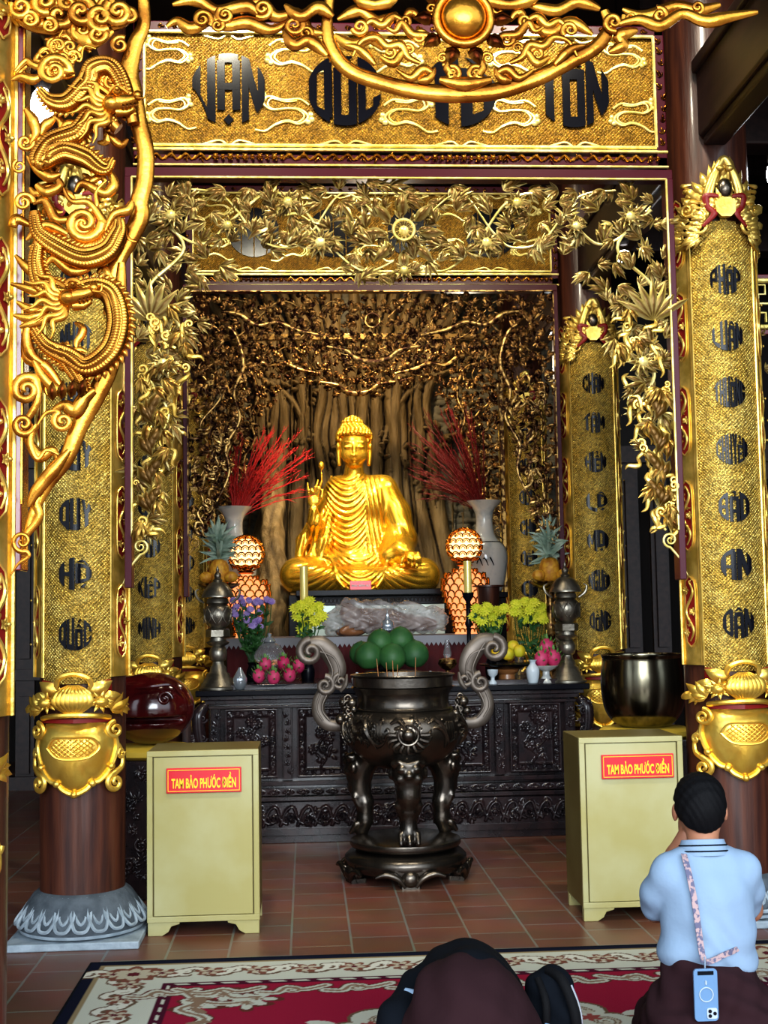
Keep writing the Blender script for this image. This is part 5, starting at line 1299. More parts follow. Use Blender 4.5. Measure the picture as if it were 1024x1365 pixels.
def treewall():
    x0, x1, z0, z1, Y = -1.1, 2.75, 0.02, 5.0, 13.35; rs = random.Random(8)
    h = HF(x0, x1, z0, z1, .014)
    z = z0
    while z < z1:
        x = x0; hh = rs.uniform(.05, .11)
        while x < x1:
            w = rs.uniform(.10, .32); h.blob((x+w/2, z+hh/2), (w*.56, hh*.62), rs.uniform(.03, .06), rs.uniform(-.1, .1), .25); x += w
        z += hh
    o = h.build('stone_wall', M['slate'], lambda U, V, H: np.stack([U, Y-H, V], -1)); tag(o, 'dry-stacked dark slate wall behind the moulded tree trunks', 'wall')
    h = HF(x0, x1, z0, z1, .011)
    cx = .45
    for i in range(20):
        u = (i-9.5)*.072*2; b = cx+u*.62+rs.uniform(-.03, .03)
        pts = [(b+u*.36, 0.05), (b+u*.30+rs.uniform(-.06, .06), 1.2), (b+u*.12, 2.0), (b+rs.uniform(-.05, .05), 2.8), (b+rs.uniform(-.04, .04), 3.4), (b+rs.uniform(-.04, .04), 3.9), (b+u*.25+rs.uniform(-.05, .05), 4.5), (b+u*.5, 5.0)]
        h.stroke(pts, [rs.uniform(.08, .13)]*2+[rs.uniform(.07, .11), rs.uniform(.06, .10), .08, .06], rs.uniform(.10, .20), sm=8)
    for i in range(26):
        x = cx+rs.uniform(-1.3, 1.3); h.stroke([(x, 1.4), (x+rs.uniform(-.1, .1), 2.4), (x+rs.uniform(-.06, .06), 3.4), (x+rs.uniform(-.2, .2), 4.6)], .014, rs.uniform(.05, .2), sm=8)
    for s in (-1, 1):
        h.stroke([(cx+s*.35, 3.3), (cx+s*.55, 3.75), (cx+s*.85, 4.0), (cx+s*1.3, 4.15)], [.06, .045, .03], .15, sm=8)
        for q in ((.7, 4.05), (.55, 3.2), (.25, 3.3), (1.2, 3.6), (.95, 3.4), (.85, 2.9), (1.4, 4.3), (.45, 3.9), (1.3, 2.9)):
            c0 = (cx+s*q[0], q[1])
            for k in range(9):
                a = rs.uniform(0, 6.3); r = rs.uniform(.02, .14); h.leaf((c0[0]+r*cos(a), c0[1]+r*sin(a)), .13, a+rs.uniform(-.6, .6), .19, .62)
            h.stroke([(c0[0]-.15, c0[1]+.2), c0, (c0[0]+.05, c0[1]-.25)], .01, .16, sm=5)
    o = h.build('moulded_tree', M['tree'], lambda U, V, H: np.stack([U, Y-.085-H, V], -1), keep=lambda U, V, H: H > .004)
    tag(o, 'brown moulded bodhi tree trunks with heart-shaped leaves rising behind the golden statue', 'relief')

def censer():
    cx, cy = at(541, 1150, 7.68)[0], 7.68
    t = tl('incense_burner', 'large dark bronze tripod censer with scrolled handles standing before the altar', 'censer', (cx, cy, 0))
    B_ = M['bronze']
    c = (cx, cy, 0)
    MB().lathe([(.30, 1.125), (.30, 1.178), (.315, 1.19), (.312, 1.195), (.28, 1.193), (.27, 1.15), (0, 1.14)], c, 64).build('rim', B_, t)
    pr = cr([(0, .63), (.10, .635), (.20, .665), (.30, .74), (.355, .82), (.368, .88), (.345, .95), (.29, .99), (.275, 1.03), (.28, 1.08), (.31, 1.12)], 6)
    MB().lathe(pr, c, 72).build('bowl', B_, t)
    r = MB(); rs = random.Random(3)
    def wrap(v):
        th = v[:, 0]; z = v[:, 2]; R = np.interp(z, pr[:, 1], pr[:, 0])+v[:, 1]
        return np.stack([cx+R*np.sin(th), cy-R*np.cos(th), z], -1)
    rr = MB()
    for k in range(10):
        a = k*2*PI/10
        L = lambda pts: [(a+u, .004, z) for u, z in pts]
        rr.tube(cr(L([(-.28, .93), (-.16, .95), (-.05, .91), (.02, .85), (.12, .80), (.24, .82)]), 6), [.008, .024, .020, .008], 7, fdir=(0, 1, 0))
        rr.tube(cr(L([(-.22, .90), (-.10, .90), (0, .85), (.08, .78)]), 6), [.008, .018, .016, .006], 7)
        for q in range(4): rr.tube(cr(L([(.02+.06*q, .93), (.0+.06*q, .88), (.05+.06*q, .83)]), 4), [.005, .014, .005], 6)
    for k in range(110):
        a = rs.uniform(0, 2*PI); z = rs.uniform(.80, .965); rr.tube(cr([(a, .004, z), (a+.05, .008, z+.015), (a+.09, .006, z-.005), (a+.06, .006, z-.018)], 4), [.005, .012, .005], 6)
    rr.map(wrap)
    rr.ball((cx, cy-.385, .865), (.038, .03, .038), 14, 9)
    rr.tube([(cx+.058*cos(a), cy-.375, .865+.058*sin(a)) for a in np.linspace(0, 2*PI, 25)], .008, 7)
    for k in range(9): 
        a = PI*(k/8)+PI; rr.tube(cr([(cx+.07*cos(a), cy-.37, .865+.06*sin(a)), (cx+.12*cos(a), cy-.365, .865+.10*sin(a)), (cx+.14*cos(a+.3), cy-.34, .86+.11*sin(a+.3))], 4), [.01, .012, .003], 6)
    rr.lathe([(.292, .985), (.30, .992), (.292, 1.0)], c, 60); rr.build('cloud_relief', B_, t)
    # legs with lion masks
    for i, a in enumerate((0, 2*PI*.33, -2*PI*.33)):
        g = MB(); ca, sa = sin(a), -cos(a)
        def R(r, w, z): return (cx+r*ca-w*sa, cy+r*sa+w*ca, z)
        s = SDF((cx-.46, cy-.46, .2), (cx+.46, cy+.46, .82), .010)
        s.chain([R(.23, 0, .72), R(.29, 0, .64), R(.30, 0, .52), R(.265, 0, .42), R(.265, 0, .32), R(.29, 0, .265)], [.095, .088, .068, .054, .048, .047], .02)
        for w in (-1, 1):
            s.ell(R(.365, w*.040, .672), (.026, .026, .024), .006); s.chain([R(.36, w*.018, .70), R(.355, w*.055, .712), R(.33, w*.085, .69)], [.014, .016, .008], .006); s.ell(R(.35, w*.05, .615), (.03, .03, .026), .012); s.ell(R(.29, w*.095, .64), (.022, .022, .035), .008)
            s.chain([R(.355, w*.015, .585), R(.345, w*.055, .575), R(.33, w*.05, .545), R(.335, w*.01, .535)], [.012, .013, .012, .010], .005)
        s.ell(R(.375, 0, .635), (.03, .03, .024), .012); s.cap(R(.355, 0, .70), R(.37, 0, .65), .014, .018, .01)
        for w in (-.035, .035):
            s.ell(R(.335, w, .665), .020, .006); s.ell(R(.32, w*2.1, .70), (.03, .03, .022), .012); s.cap(R(.30, w*1.4, .30), R(.335, w*1.4, .25), .02, .016, .006); s.cap(R(.335, w*.4, .575), R(.345, w*1.3, .555), .012, .010, .006)
            s.chain([R(.31, w*1.3, .52), R(.30, w*1.7, .46), R(.28, w*1.5, .40)], [.018, .022, .012], .008)
        s.cap(R(.30, 0, .30), R(.345, 0, .25), .022, .018, .006)
        for z in (.50, .46, .42): s.cap(R(.315, -.025, z), R(.315, .025, z), .014, .014, .006)
        s.build('leg', B_, t)
        g.spiral((0, 0), .1)
    # handles
    for sd in (-1, 1):
        h = MB(); K = lambda u, z, d=0: (cx+sd*u, cy-.02-d, z)
        h.tube(cr([K(.34, .90), K(.44, .90), (K(.50, .96)), K(.50, 1.05), K(.435, 1.14), K(.39, 1.22), K(.42, 1.31), K(.49, 1.375), K(.56, 1.375)], 8), [.030, .036, .040, .038, .042, .052, .058, .056, .044], 12, .42)
        h.spiral((K(.55, 0)[0], 1.335), .080, 1.5, PI/2, -sd*1, .34, Y=cy-.03, flat=.6)
        h.spiral((K(.465, 0)[0], 1.135), .062, 1.5, PI/2, sd, .34, Y=cy-.035, flat=.6); h.spiral((K(.375, 0)[0], 1.155), .052, 1.4, PI/2, -sd, .34, Y=cy-.035, flat=.6)
        h.tube(cr([K(.335, 1.20, .02), K(.345, 1.14, .03), K(.375, 1.10, .03)], 5), [.006, .016, .01], 7)
        for o_ in (-.02, .02):
            h.tube(cr([K(.46+o_, .93, .018), K(.50+o_*.8, 1.0, .018), K(.47+o_, 1.09, .018), K(.40+o_, 1.2, .022), K(.43+o_, 1.30, .024), K(.50, 1.36+o_, .02)], 6), .006, 6)
        h.build('handle', M['greybronze'], t)
        j = MB()
        for k in range(9): j.ball(K(.30+rnd.uniform(0, .08), .90+rnd.uniform(0, .16), rnd.uniform(.0, .1)), rnd.uniform(.018, .034), 10, 7)
        for k in range(5): j.spiral((K(.33, 0)[0], .92+.035*k), .03, 1.3, k, sd, .3, Y=cy-.10)
        j.build('dragon_boss', B_, t)
    p = MB(); p.lathe([(0, .235), (.30, .237), (.325, .228), (.33, .205), (.32, .19), (.29, .178), (.30, .168), (.335, .16), (.36, .135), (.362, .10), (.335, .06), (.30, .05), (.0, .05)], c, 72)
    p.build('pedestal', B_, t)
    f = MB()
    for i in range(5):
        a = 2*PI*i/5; ca, sa = sin(a), -cos(a)
        def R(r, w, z): return (cx+r*ca-w*sa, cy+r*sa+w*ca, z)
        G = np.array([[R(.355-.03*(q/4.)**2, w*(1-.35*(q/4.)), .11-.11*(q/4.)) for w in np.linspace(-.09, .09, 9)] for q in range(5)]); f.grid(G)
        G2 = np.array([[R(.28, w*(1-.35*(q/4.)), .11-.11*(q/4.)) for w in np.linspace(-.09, .09, 9)] for q in range(5)]); f.grid(G2)
        f.box(R(.315, 0, .012), (.10, .09, .024), rz=a); f.ball(R(.322, 0, .055), (.062, .062, .058), 16, 10)
        for s in (-1, 1):
            P = [R(.355+.0, s*(.085+.035*(1-t)*cos(4.2*t)), .065+.035*(1-t)*sin(4.2*t)) for t in np.linspace(0, .95, 14)]; f.tube(P, .009, 6)
            f.tube(cr([R(.355, s*.03, .01), R(.362, s*.07, .06), R(.362, s*.14, .085), R(.362, s*.2, .07)], 5), [.010, .018, .018, .008], 8)
        f.build('scrolled_foot', B_, t); f = MB()
    sd_ = MB(); sd_.lathe([(0, 1.150), (.272, 1.152)], c, 40); sd_.build('ash_bed', M['stone'], t)
    for i, px in enumerate((505, 517, 525, 531, 555)):
        P = at(px, 897, 7.62); l = (.10, .075, .085, .06, .10)[i]
        o = MB().tube([(P[0], 7.62+.02*i, 1.15), (P[0]-.012+.004*i, 7.61+.02*i, 1.19+l)], .0025, 6).build('incense_stick', M['lightwood'])
        tag(o, 'thin incense stick standing in the ash of the bronze censer', 'incense stick', 'incense sticks in the censer')

def box_thing(px0, px1, pyt, pyb, Yf, depth, label, signpx):
    A0, A1 = at(px0, pyb, Yf), at(px1, pyb, Yf); x0, x1 = A0[0], A1[0]; H_ = at((px0+px1)/2, pyt, Yf)[2]; cx = (x0+x1)/2; W_ = x1-x0
    t = tl('donation_box', label, 'donation box', (cx, Yf, 0), 'khaki metal donation boxes')
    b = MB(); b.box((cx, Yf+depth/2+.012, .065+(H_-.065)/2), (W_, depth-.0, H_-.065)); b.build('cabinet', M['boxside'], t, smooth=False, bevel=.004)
    f = MB(); fw = .028; zb = .065
    f.box((cx, Yf+.005, H_-fw/2), (W_+.006, .022, fw)); f.box((cx, Yf+.005, zb+fw/2), (W_+.006, .022, fw))
    for s in (-1, 1): f.box((cx+s*(W_/2-fw/2+.003), Yf+.005, (H_+zb)/2), (fw, .022, H_-zb-2*fw+.002))
    f.build('front_frame', M['box'], t, smooth=False, bevel=.003)
    MB().box((cx, Yf+.008, (H_+zb)/2), (W_-2*fw-.006, .02, H_-zb-2*fw-.006)).build('door', M['box'], t, smooth=False, bevel=.002)
    for s in (-1, 1):
        for yy in (0, depth-.04):
            g = MB()
            q = [(cx+s*(W_/2-.0), .07), (cx+s*(W_/2-.0), .0), (cx+s*(W_/2-.07), .0), (cx+s*(W_/2-.10), .018), (cx+s*(W_/2-.115), .045), (cx+s*(W_/2-.155), .055), (cx+s*(W_/2-.155), .07)]
            g.prism(q, Yf+yy, Yf+yy+.04)
            g.build('foot', M['box'], t, smooth=False, bevel=.003)
    S0, S1 = at(signpx[0], signpx[1], Yf), at(signpx[2], signpx[3], Yf); sx = (S0[0]+S1[0])/2; sz = (S0[2]+S1[2])/2; sw = S1[0]-S0[0]; sh = S0[2]-S1[2]
    sg = MB().box((sx, Yf-.009, sz), (sw, .012, sh)).build('sign_plate', M['sign'], t, smooth=False, bevel=.003)
    e = MB(); 
    for a, b_, w, h in ((sx, sz+sh/2-.010, sw-.016, .003), (sx, sz-sh/2+.010, sw-.016, .003), (sx-sw/2+.009, sz, .003, sh-.02), (sx+sw/2-.009, sz, .003, sh-.02)): e.box((a, Yf-.016, b_), (w, .002, h))
    e.build('sign_border', M['signy'], sg, smooth=False)
    sign_text('TAM BẢO PHƯỚC ĐIỀN', (sx, Yf-.0155, sz), sw*.86, sh*.62, M['signy'], sg, .03)

def gongs():
    # bell bowl
    P = at(859, 968, 7.42); z = P[2]; cx = P[0]
    st = tl('bowl_stand', 'dark carved stand with yellow cushion top, hidden behind the right donation box', 'stand', (cx, 7.42, 0))
    MB().box((cx, 7.42, (z-.06)/2), (.50, .44, z-.06)).build('pedestal', M['ebony'], st, smooth=False, bevel=.01)
    MB().lathe([(.0, z-.06), (.24, z-.058), (.26, z-.045), (.26, z-.02), (.24, z-.004), (0, z-.002)], (cx, 7.42, 0), 40).build('cushion', M['yellowcush'], st)
    b = tl('bell_bowl', 'big polished dark bronze singing bowl resting behind the right donation box', 'bell bowl', (cx, 7.42, z))
    pr = cr([(.0, 0), (.12, .002), (.18, .03), (.225, .10), (.243, .20), (.243, .30), (.232, .385), (.236, .405), (.240, .418), (.228, .42), (.222, .40), (.225, .30), (.22, .15), (.15, .03), (0, .02)], 5)
    pr[:, 1] = pr[:, 1]+z; MB().lathe(pr, (cx, 7.42, 0), 72).build('bowl', M['bowl'], b)
    m = MB(); m.tube([(cx-.19, 7.36, z+.435), (cx+.12, 7.45, z+.43)], .010, 8); 
    # wooden fish
    P = at(203, 992, 7.45); z = P[2]; cx = P[0]-.005
    st = tl('drum_stand', 'dark carved stand with yellow cushion under the round wooden fish', 'stand', (cx, 7.45, 0))
    k = MB(); k.box((cx, 7.45, (z-.07)/2), (.46, .42, z-.07)); k.build('pedestal', M['ebony'], st, smooth=False, bevel=.01)
    r = MB(); rs = random.Random(5)
    for i in range(60): r.spray((cx+rs.uniform(-.2, .2), 7.235, rs.uniform(.08, z-.12)), rs.uniform(0, 6), .06, 4, 2, rs=rs)
    for i in range(6): r.spiral((cx-.17+.07*i, .1+.1*(i % 3)), .04, 1.4, i, 1, .3, Y=7.23)
    r.build('carving', M['ebony'], st)
    MB().lathe([(0, z-.07), (.22, z-.068), (.245, z-.05), (.245, z-.022), (.22, z-.006), (0, z-.004)], (cx, 7.45, 0), 40).build('cushion', M['yellowcush'], st)
    s = SDF((cx-.3, 7.15, z-.02), (cx+.3, 7.8, z+.5), .010)
    s.ell((cx, 7.45, z+.205), (.245, .24, .205), .02); s.ell((cx-.16, 7.42, z+.26), (.10, .13, .12), .05)
    g = lambda x, y, z_: -(np.sqrt((z_-(z+.15))**2+np.maximum(np.abs(x-cx)-.30, 0)**2+np.maximum(y-7.32, 0)**2*2)-.018)
    s.cut(g)
    f = tl('wooden_fish', 'round dark red lacquered wooden fish drum on a stand behind the left donation box', 'drum', (cx, 7.45, z))
    s.build('drum_body', M['woodfish'], f)
    e = MB(); e.spiral((cx+.10, z+.27), .045, 1.5, 0, 1, .3, Y=7.235); e.ball((cx+.10, 7.235, z+.27), .015); e.tube(cr([(cx-.06, 7.22, z+.33), (cx+.04, 7.225, z+.34), (cx+.14, 7.27, z+.34), (cx+.2, 7.33, z+.26)], 6), [.004, .012, .010, .004], 7)
    e.build('carved_eye', M['woodfish'], f)

def lantern(px, Y, zt, label):
    P = at(px, 900, Y); cx = P[0]
    t = tl('bronze_lantern', label, 'incense tower', (cx, Y, zt), 'bronze incense towers at the altar ends')
    c = (cx, Y, zt); m = M['lantbronze']
    MB().lathe([(.135, 0), (.135, .012), (.122, .02), (.118, .04), (.105, .048), (.10, .07), (.085, .08), (.078, .105), (.062, .115), (.055, .15), (.042, .165), (.038, .19)], c, 40).build('foot', m, t)
    MB().lathe([(.038, .19), (.052, .20), (.062, .23), (.062, .26), (.05, .285), (.04, .295), (.07, .31), (.082, .325), (.06, .335), (.055, .36)], c, 32).build('stem', m, t)
    b = MB(); b.lathe([(.07, .36), (.085, .365), (.085, .41), (.07, .42)], c, 6); b.build('collar', m, t)
    q = MB(); q.lathe(cr([(.045, .42), (.075, .445), (.095, .49), (.098, .53), (.085, .57), (.06, .59)], 4), c, 36)
    for i in range(8):
        a = 2*PI*i/8
        for s in (-1, 1): q.tube(cr([(cx+(.099)*cos(a+s*.1+.25*sin(t_*PI)*s), Y+.099*sin(a+s*.1+.25*sin(t_*PI)*s), zt+.46+.1*t_) for t_ in (0, .3, .6, 1)], 3), .004, 5)
    q.build('pierced_globe', m, t)
    MB().lathe([(.06, .585), (.08, .60), (.075, .625), (.065, .635)], c, 32).build('neck', m, t)
    MB().lathe(cr([(.115, .64), (.112, .655), (.09, .70), (.06, .735), (.03, .75)], 4), c, 40).build('domed_lid', m, t)
    MB().lathe([(.03, .75), (.035, .76), (.02, .775), (.026, .79), (.022, .805), (.008, .82), (.012, .835), (0, .865)], c, 20).build('finial', m, t)
    d = MB()
    for s in (-1, 1): d.tube(cr([(cx+s*.095, Y, zt+.60), (cx+s*.14, Y, zt+.635), (cx+s*.155, Y, zt+.68), (cx+s*.13, Y, zt+.70)], 5), [.006, .010, .008, .003], 7)
    d.build('side_hook', m, t)

def lotus_lamp(px, py, Y, zt, label):
    P = at(px, py, Y); cx, cz = P[0], P[2]; R = .148
    t = tl('lotus_lamp', label, 'lamp', (cx, Y, zt), 'glowing lotus tower lamps')
    g = MB(); g.ball((cx, Y, cz), R*.84, 20, 14); g.build('glowing_globe', M['glow'], t)
    p = MB()
    for row in range(8):
        ph = -1.25+row*.36; n = max(5, int(17*cos(ph)))
        for i in range(n):
            a = 2*PI*(i+.5*(row % 2))/n; o = np.array((cos(ph)*cos(a), cos(ph)*sin(a), sin(ph))); T = np.array((-sin(a), cos(a), 0)); Uu = np.cross(o, T)
            c0 = np.array((cx, Y, cz))+R*o
            for rr, w in ((.030, .006), (.016, .004)): p.tube([c0+rr*(T*cos(b)+Uu*sin(b))*1.0 for b in np.linspace(-.3, PI+.3, 9)], w, 5)
    p.build('petal_shell', M['warmgold'], t)
    top = cz-R-.02; H_ = top-zt
    pr = cr([(.05, H_), (.06, H_*.96), (.15, H_*.86), (.19, H_*.74), (.185, H_*.6), (.15, H_*.4), (.11, H_*.2), (.10, H_*.04), (.11, 0)], 5)
    MB().lathe([(r*.86, z) for r, z in pr[::-1]], (cx, Y, zt), 28).build('glowing_body', M['glowred'], t)
    q = MB(); nr = 11
    for row in range(nr):
        z = H_*(.04+.88*row/(nr-1)); r = np.interp(z, pr[::-1, 1], pr[::-1, 0])+.004; n = 16
        for i in range(n):
            a = 2*PI*(i+.5*(row % 2))/n; T = np.array((-sin(a), cos(a), 0)); c0 = np.array((cx+r*cos(a), Y+r*sin(a), zt+z)); w = 2*PI*r/n*.5
            q.tube([c0+w*T*cos(b)+np.array((0, 0, w*1.2*sin(b))) for b in np.linspace(-.2, PI+.2, 8)], .0065, 5)
    q.build('petal_tiers', M['warmgold'], t)
    MB().lathe([(.05, H_), (.07, H_+.01), (.04, H_+.03), (.06, H_+.05), (.09, H_+.07)], (cx, Y, zt), 24).build('collar', M['warmgold'], t)

def bouquet(pts, Y, zt, vasepx, vz, m, label, vlabel, r=.035, vm='blk', n=1, vr=.05):
    "one bunch: vase plus stems and round blooms; the vase and the bunch are two things"
    P = at(vasepx, 850, Y); cx = P[0]
    v = tl('flower_vase', vlabel, 'vase', (cx, Y, zt))
    H_ = vz-zt
    MB().lathe(cr([(.6*vr, 0), (vr*.75, .01), (vr, H_*.35), (vr*.95, H_*.6), (vr*.65, H_*.85), (vr*.95, H_)], 5)+np.array((0, zt)), (cx, Y, 0), 28).build('vessel', M[vm], v)
    t = tl('flower_bunch', label, 'flowers', (cx, Y, vz)); rs = random.Random(int(vasepx))
    st = MB(); lf = MB()
    for x, y in pts:
        d = rs.uniform(-.07, .05); Q = at(x, y, Y+d); b = np.array((cx+rs.uniform(-.02, .02), Y+rs.uniform(-.02, .02), vz-.03))
        mid = (Q+b)/2+np.array((.25*(Q[0]-cx), 0, .01)); st.tube(cr([b, mid, Q-np.array((0, 0, r*.4))], 5), .0035, 5)
        for k in range(3): lf.leaf(b+(Q-b)*rs.uniform(.25, .85), (rs.uniform(-1, 1), rs.uniform(-1, .3), rs.uniform(-.1, .9)), (0, -1, .4), .07, .028)
        h = MB(); o_ = nrm(np.array((rs.uniform(-.5, .5), -.8, .7))); U = nrm(np.cross(o_, (0, 0, 1))); V = np.cross(U, o_)
        for lay in range(3):
            k_ = 13-2*lay
            for i in range(k_):
                a = 2*PI*(i+.5*lay)/k_; dd = U*cos(a)+V*sin(a)
                h.leaf(Q-o_*r*.2, dd*(1-.28*lay)+o_*(.15+.45*lay), o_, r*(.98-.12*lay), r*.44, curl=.35, n=4)
        h.ball(Q-o_*r*.1, r*.62, 8, 6); h.build('bloom', m, t)
    st.build('stems', M['leaf'], t); lf.build('leaves', M['leaf'], t)

def dragonfruit(P, r, label, group):
    o = tl('dragon_fruit', label, 'dragon fruit', P, group)
    MB().ball(P, (r, r*.95, r*1.15), 16, 11).build('rind', M['dragonfruit'], o)
    s = MB(); rs = random.Random(int(P[0]*1000))
    for i in range(16):
        a = i*2.4; ph = -.6+i*.13; q = np.array((cos(ph)*cos(a), cos(ph)*sin(a), sin(ph)*1.1)); s.leaf(np.array(P)+q*r*.95, q+np.array((0, 0, .9)), q, r*.8, r*.35, curl=.2, n=4)
    s.build('scales', M['dftip'], o); return o

def offerings():
    zt = 1.0512
    lantern(291, 9.06, zt, 'tall bronze incense tower with domed lid at left end of the altar')
    lantern(757, 9.06, zt, 'tall bronze incense tower with domed lid at right end of the altar')
    lotus_lamp(328, 738, 10.45, 1.382, 'glowing lotus-petal globe lamp tower left of the golden statue')
    lotus_lamp(619, 728, 10.45, 1.382, 'glowing lotus-petal globe lamp tower right of the golden statue')
    # pomelos in a black dish
    bx = at(523, 890, 9.3)
    d = tl('fruit_dish', 'black footed dish holding the green pomelos', 'dish', (bx[0], 9.3, zt))
    MB().lathe([(.10, 0), (.10, .012), (.05, .02), (.045, .045), (.12, .055), (.20, .085), (.205, .09), (.12, .066), (0, .062)], (bx[0], 9.3, zt), 40).build('bowl', M['blk'], d)
    for i, (x, y, dy, r, lab) in enumerate(((492, 874, -.02, .103, 'green pomelo at lower left of the pile in the black dish'), (523, 876, -.07, .100, 'green pomelo in front centre of the pile'), (553, 872, -.02, .102, 'green pomelo at lower right of the pile in the black dish'),
                                       (507, 856, .05, .098, 'left one of the two green pomelos on top of the pile'), (534, 853, .05, .098, 'right one of the two green pomelos on top of the pile'), (482, 871, .12, .09, 'green pomelo mostly hidden at back left of the pile'))):
        P = at(x, y, 9.3+dy); t = tl('pomelo', lab, 'pomelo', P, 'green pomelos piled in the dish')
        MB().lathe(cr([(0, -r*.93), (r*.5, -r*.86), (r*.93, -r*.4), (r, 0), (r*.88, r*.45), (r*.5, r*.84), (r*.12, r*.99), (0, r*.96)], 4), P, 28).build('rind', M['pomelo'], t)
        MB().lathe([(0, r*.95), (.008, r*.97), (.006, r*1.05), (0, r*1.06)], P, 8).build('stalk', M['leaf'], t)
    # small covered cups
    for x, lab in ((476, 'left one of three tiny white lidded cups on the altar front'), (519, 'middle one of three tiny white lidded cups on the altar front'), (574, 'right one of three tiny white lidded cups on the altar front')):
        P = at(x, 905, 8.96); t = tl('lidded_cup', lab, 'cup', (P[0], 8.96, zt), 'white lidded cups on the altar front')
        MB().lathe([(.022, 0), (.024, .006), (.034, .02), (.038, .05), (.036, .052)], (P[0], 8.96, zt), 24).build('cup', M['white'], t)
        MB().lathe([(.040, .052), (.036, .062), (.015, .074), (.008, .08), (.013, .09), (.008, .10), (0, .102)], (P[0], 8.96, zt), 24).build('lid', M['white'], t)
    # candlesticks
    for x, ytop, ymid, Y, lab in ((405, 755, 800, 9.46, 'tall candlestick with pale glass tube left of the statue, above yellow flowers'), (623, 748, 790, 9.46, 'tall black candlestick with yellow glass tube right of the statue')):
        A, B_ = at(x, ytop, Y), at(x, ymid, Y); hm = B_[2]-zt; ht = A[2]-zt
        t = tl('candlestick', lab, 'candlestick', (A[0], Y, zt), 'tall altar candlesticks')
        MB().lathe([(.06, 0), (.06, .01), (.045, .03), (.02, .05), (.016, hm*.3), (.026, hm*.33), (.016, hm*.37), (.016, hm*.6), (.028, hm*.64), (.018, hm*.7), (.018, hm*.9), (.04, hm*.95), (.045, hm)], (A[0], Y, zt), 28).build('stand', M['blk'] if x > 500 else M['oldgold'], t)
        MB().lathe([(.030, hm), (.030, ht), (.027, ht), (.027, hm+.005)], (A[0], Y, zt), 28).build('glass_tube', M['yglass'], t)
    # crystal stupa
    P = at(517, 840, 9.62); z = P[2]
    t = tl('crystal_stupa', 'small clear crystal stupa rising behind the pomelos', 'stupa', (P[0], 9.75, zt)); 
    MB().box((P[0], 9.64, zt+(z-zt)/2), (.14, .14, z-zt)).build('base_block', M['blk'], t, smooth=False, bevel=.004)
    MB().lathe([(.055, 0), (.055, .012), (.04, .02), (.05, .03), (.048, .06), (.02, .085), (.024, .092), (.016, .105), (.018, .112), (.010, .13), (0, .165)], (P[0], 9.64, z), 20).build('spire', M['silver'], t)
    # reclining figure wrapped in clear film
    A, B_ = at(437, 850, 10.22), at(590, 850, 10.22); z = 1.385; L = B_[0]-A[0]; x0 = A[0]; Y = 10.32
    t = tl('reclining_statue', 'reclining amber figure wrapped in crinkled clear film, lying below the golden statue', 'statue', ((A[0]+B_[0])/2, Y, z))
    s = SDF((x0-.05, Y-.2, z-.01), (x0+L+.05, Y+.25, z+.36), .010)
    s.ell((x0+.17, Y, z+.18), (.07, .07, .085), .02); s.cap((x0+.25, Y, z+.12), (x0+.50, Y, z+.12), .10, .09, .04); s.cap((x0+.50, Y, z+.11), (x0+L-.08, Y, z+.08), .09, .05, .04); s.cap((x0+.22, Y-.06, z+.10), (x0+.12, Y-.09, z+.04), .035, .03, .02); s.cap((x0+.3, Y-.07, z+.16), (x0+.6, Y-.08, z+.13), .035, .025, .02); s.ell((x0+.18, Y, z+.03), (.12, .1, .04), .02)
    s.build('figure', M['amber'], t)
    rs = random.Random(6); f = SDF((x0-.08, Y-.26, z-.01), (x0+L+.08, Y+.3, z+.40), .014)
    f.chain([(x0+.05, Y, z+.10), (x0+.2, Y, z+.16), (x0+.38, Y, z+.14), (x0+.6, Y, z+.13), (x0+L-.05, Y, z+.12)], [.10, .135, .13, .125, .11], .05); f.cut(lambda x, y, zz: (z+.002-zz)+0*x+0*y)
    f.build('clear_wrap', M['plastic'], t, lambda P_, N_: .010*np.sin(P_[:, 0]*60+4*np.sin(P_[:, 2]*50))+.008*np.sin(P_[:, 2]*70+P_[:, 0]*30))
    # flowers
    rs = random.Random(9)
    pts = [(rs.uniform(310, 362), rs.uniform(797, 838)) for _ in range(38)]
    bouquet(pts, 9.42, zt, 337, 1.22, M['purple'], 'bunch of lilac flowers with dark green stems at left of the altar', 'dark vase holding the lilac flowers', r=.035)
    bouquet([(402, 808), (398, 822), (412, 815), (408, 834), (424, 810), (428, 822), (420, 828), (395, 812), (412, 803), (403, 841)], 9.36, zt, 410, 1.25, M['chrys'], 'small bunch of yellow-green chrysanthemums left of the wrapped figure', 'dark vase holding the left yellow-green chrysanthemums', r=.062)
    bouquet([(636, 812), (632, 822), (646, 815), (642, 828), (655, 822), (650, 810), (664, 815), (668, 826), (660, 832), (672, 812), (646, 834)], 9.42, zt, 655, 1.26, M['chrys'], 'yellow chrysanthemum bunch behind the tray of yellow fruit', 'vase holding the chrysanthemums behind the yellow fruit', r=.058)
    bouquet([(688, 806), (694, 816), (700, 803), (706, 814), (712, 804), (716, 818), (722, 810), (728, 820), (698, 826), (710, 826), (686, 816), (724, 826)], 9.36, zt, 708, 1.17, M['chrys'], 'right-hand bunch of yellow chrysanthemums on bare green stems', 'pale vase holding the right-hand chrysanthemums', r=.056, vm='glass', vr=.06)
    # dragon fruits at left on a plate
    P = at(362, 912, 9.06)
    d = tl('fruit_plate', 'shallow silvery plate under the dragon fruits at left of the altar', 'plate', (P[0], 9.08, zt)); MB().lathe([(.09, 0), (.10, .01), (.18, .025), (.185, .03), (.10, .018), (0, .015)], (P[0], 9.08, zt), 40).build('dish', M['silver'], d)
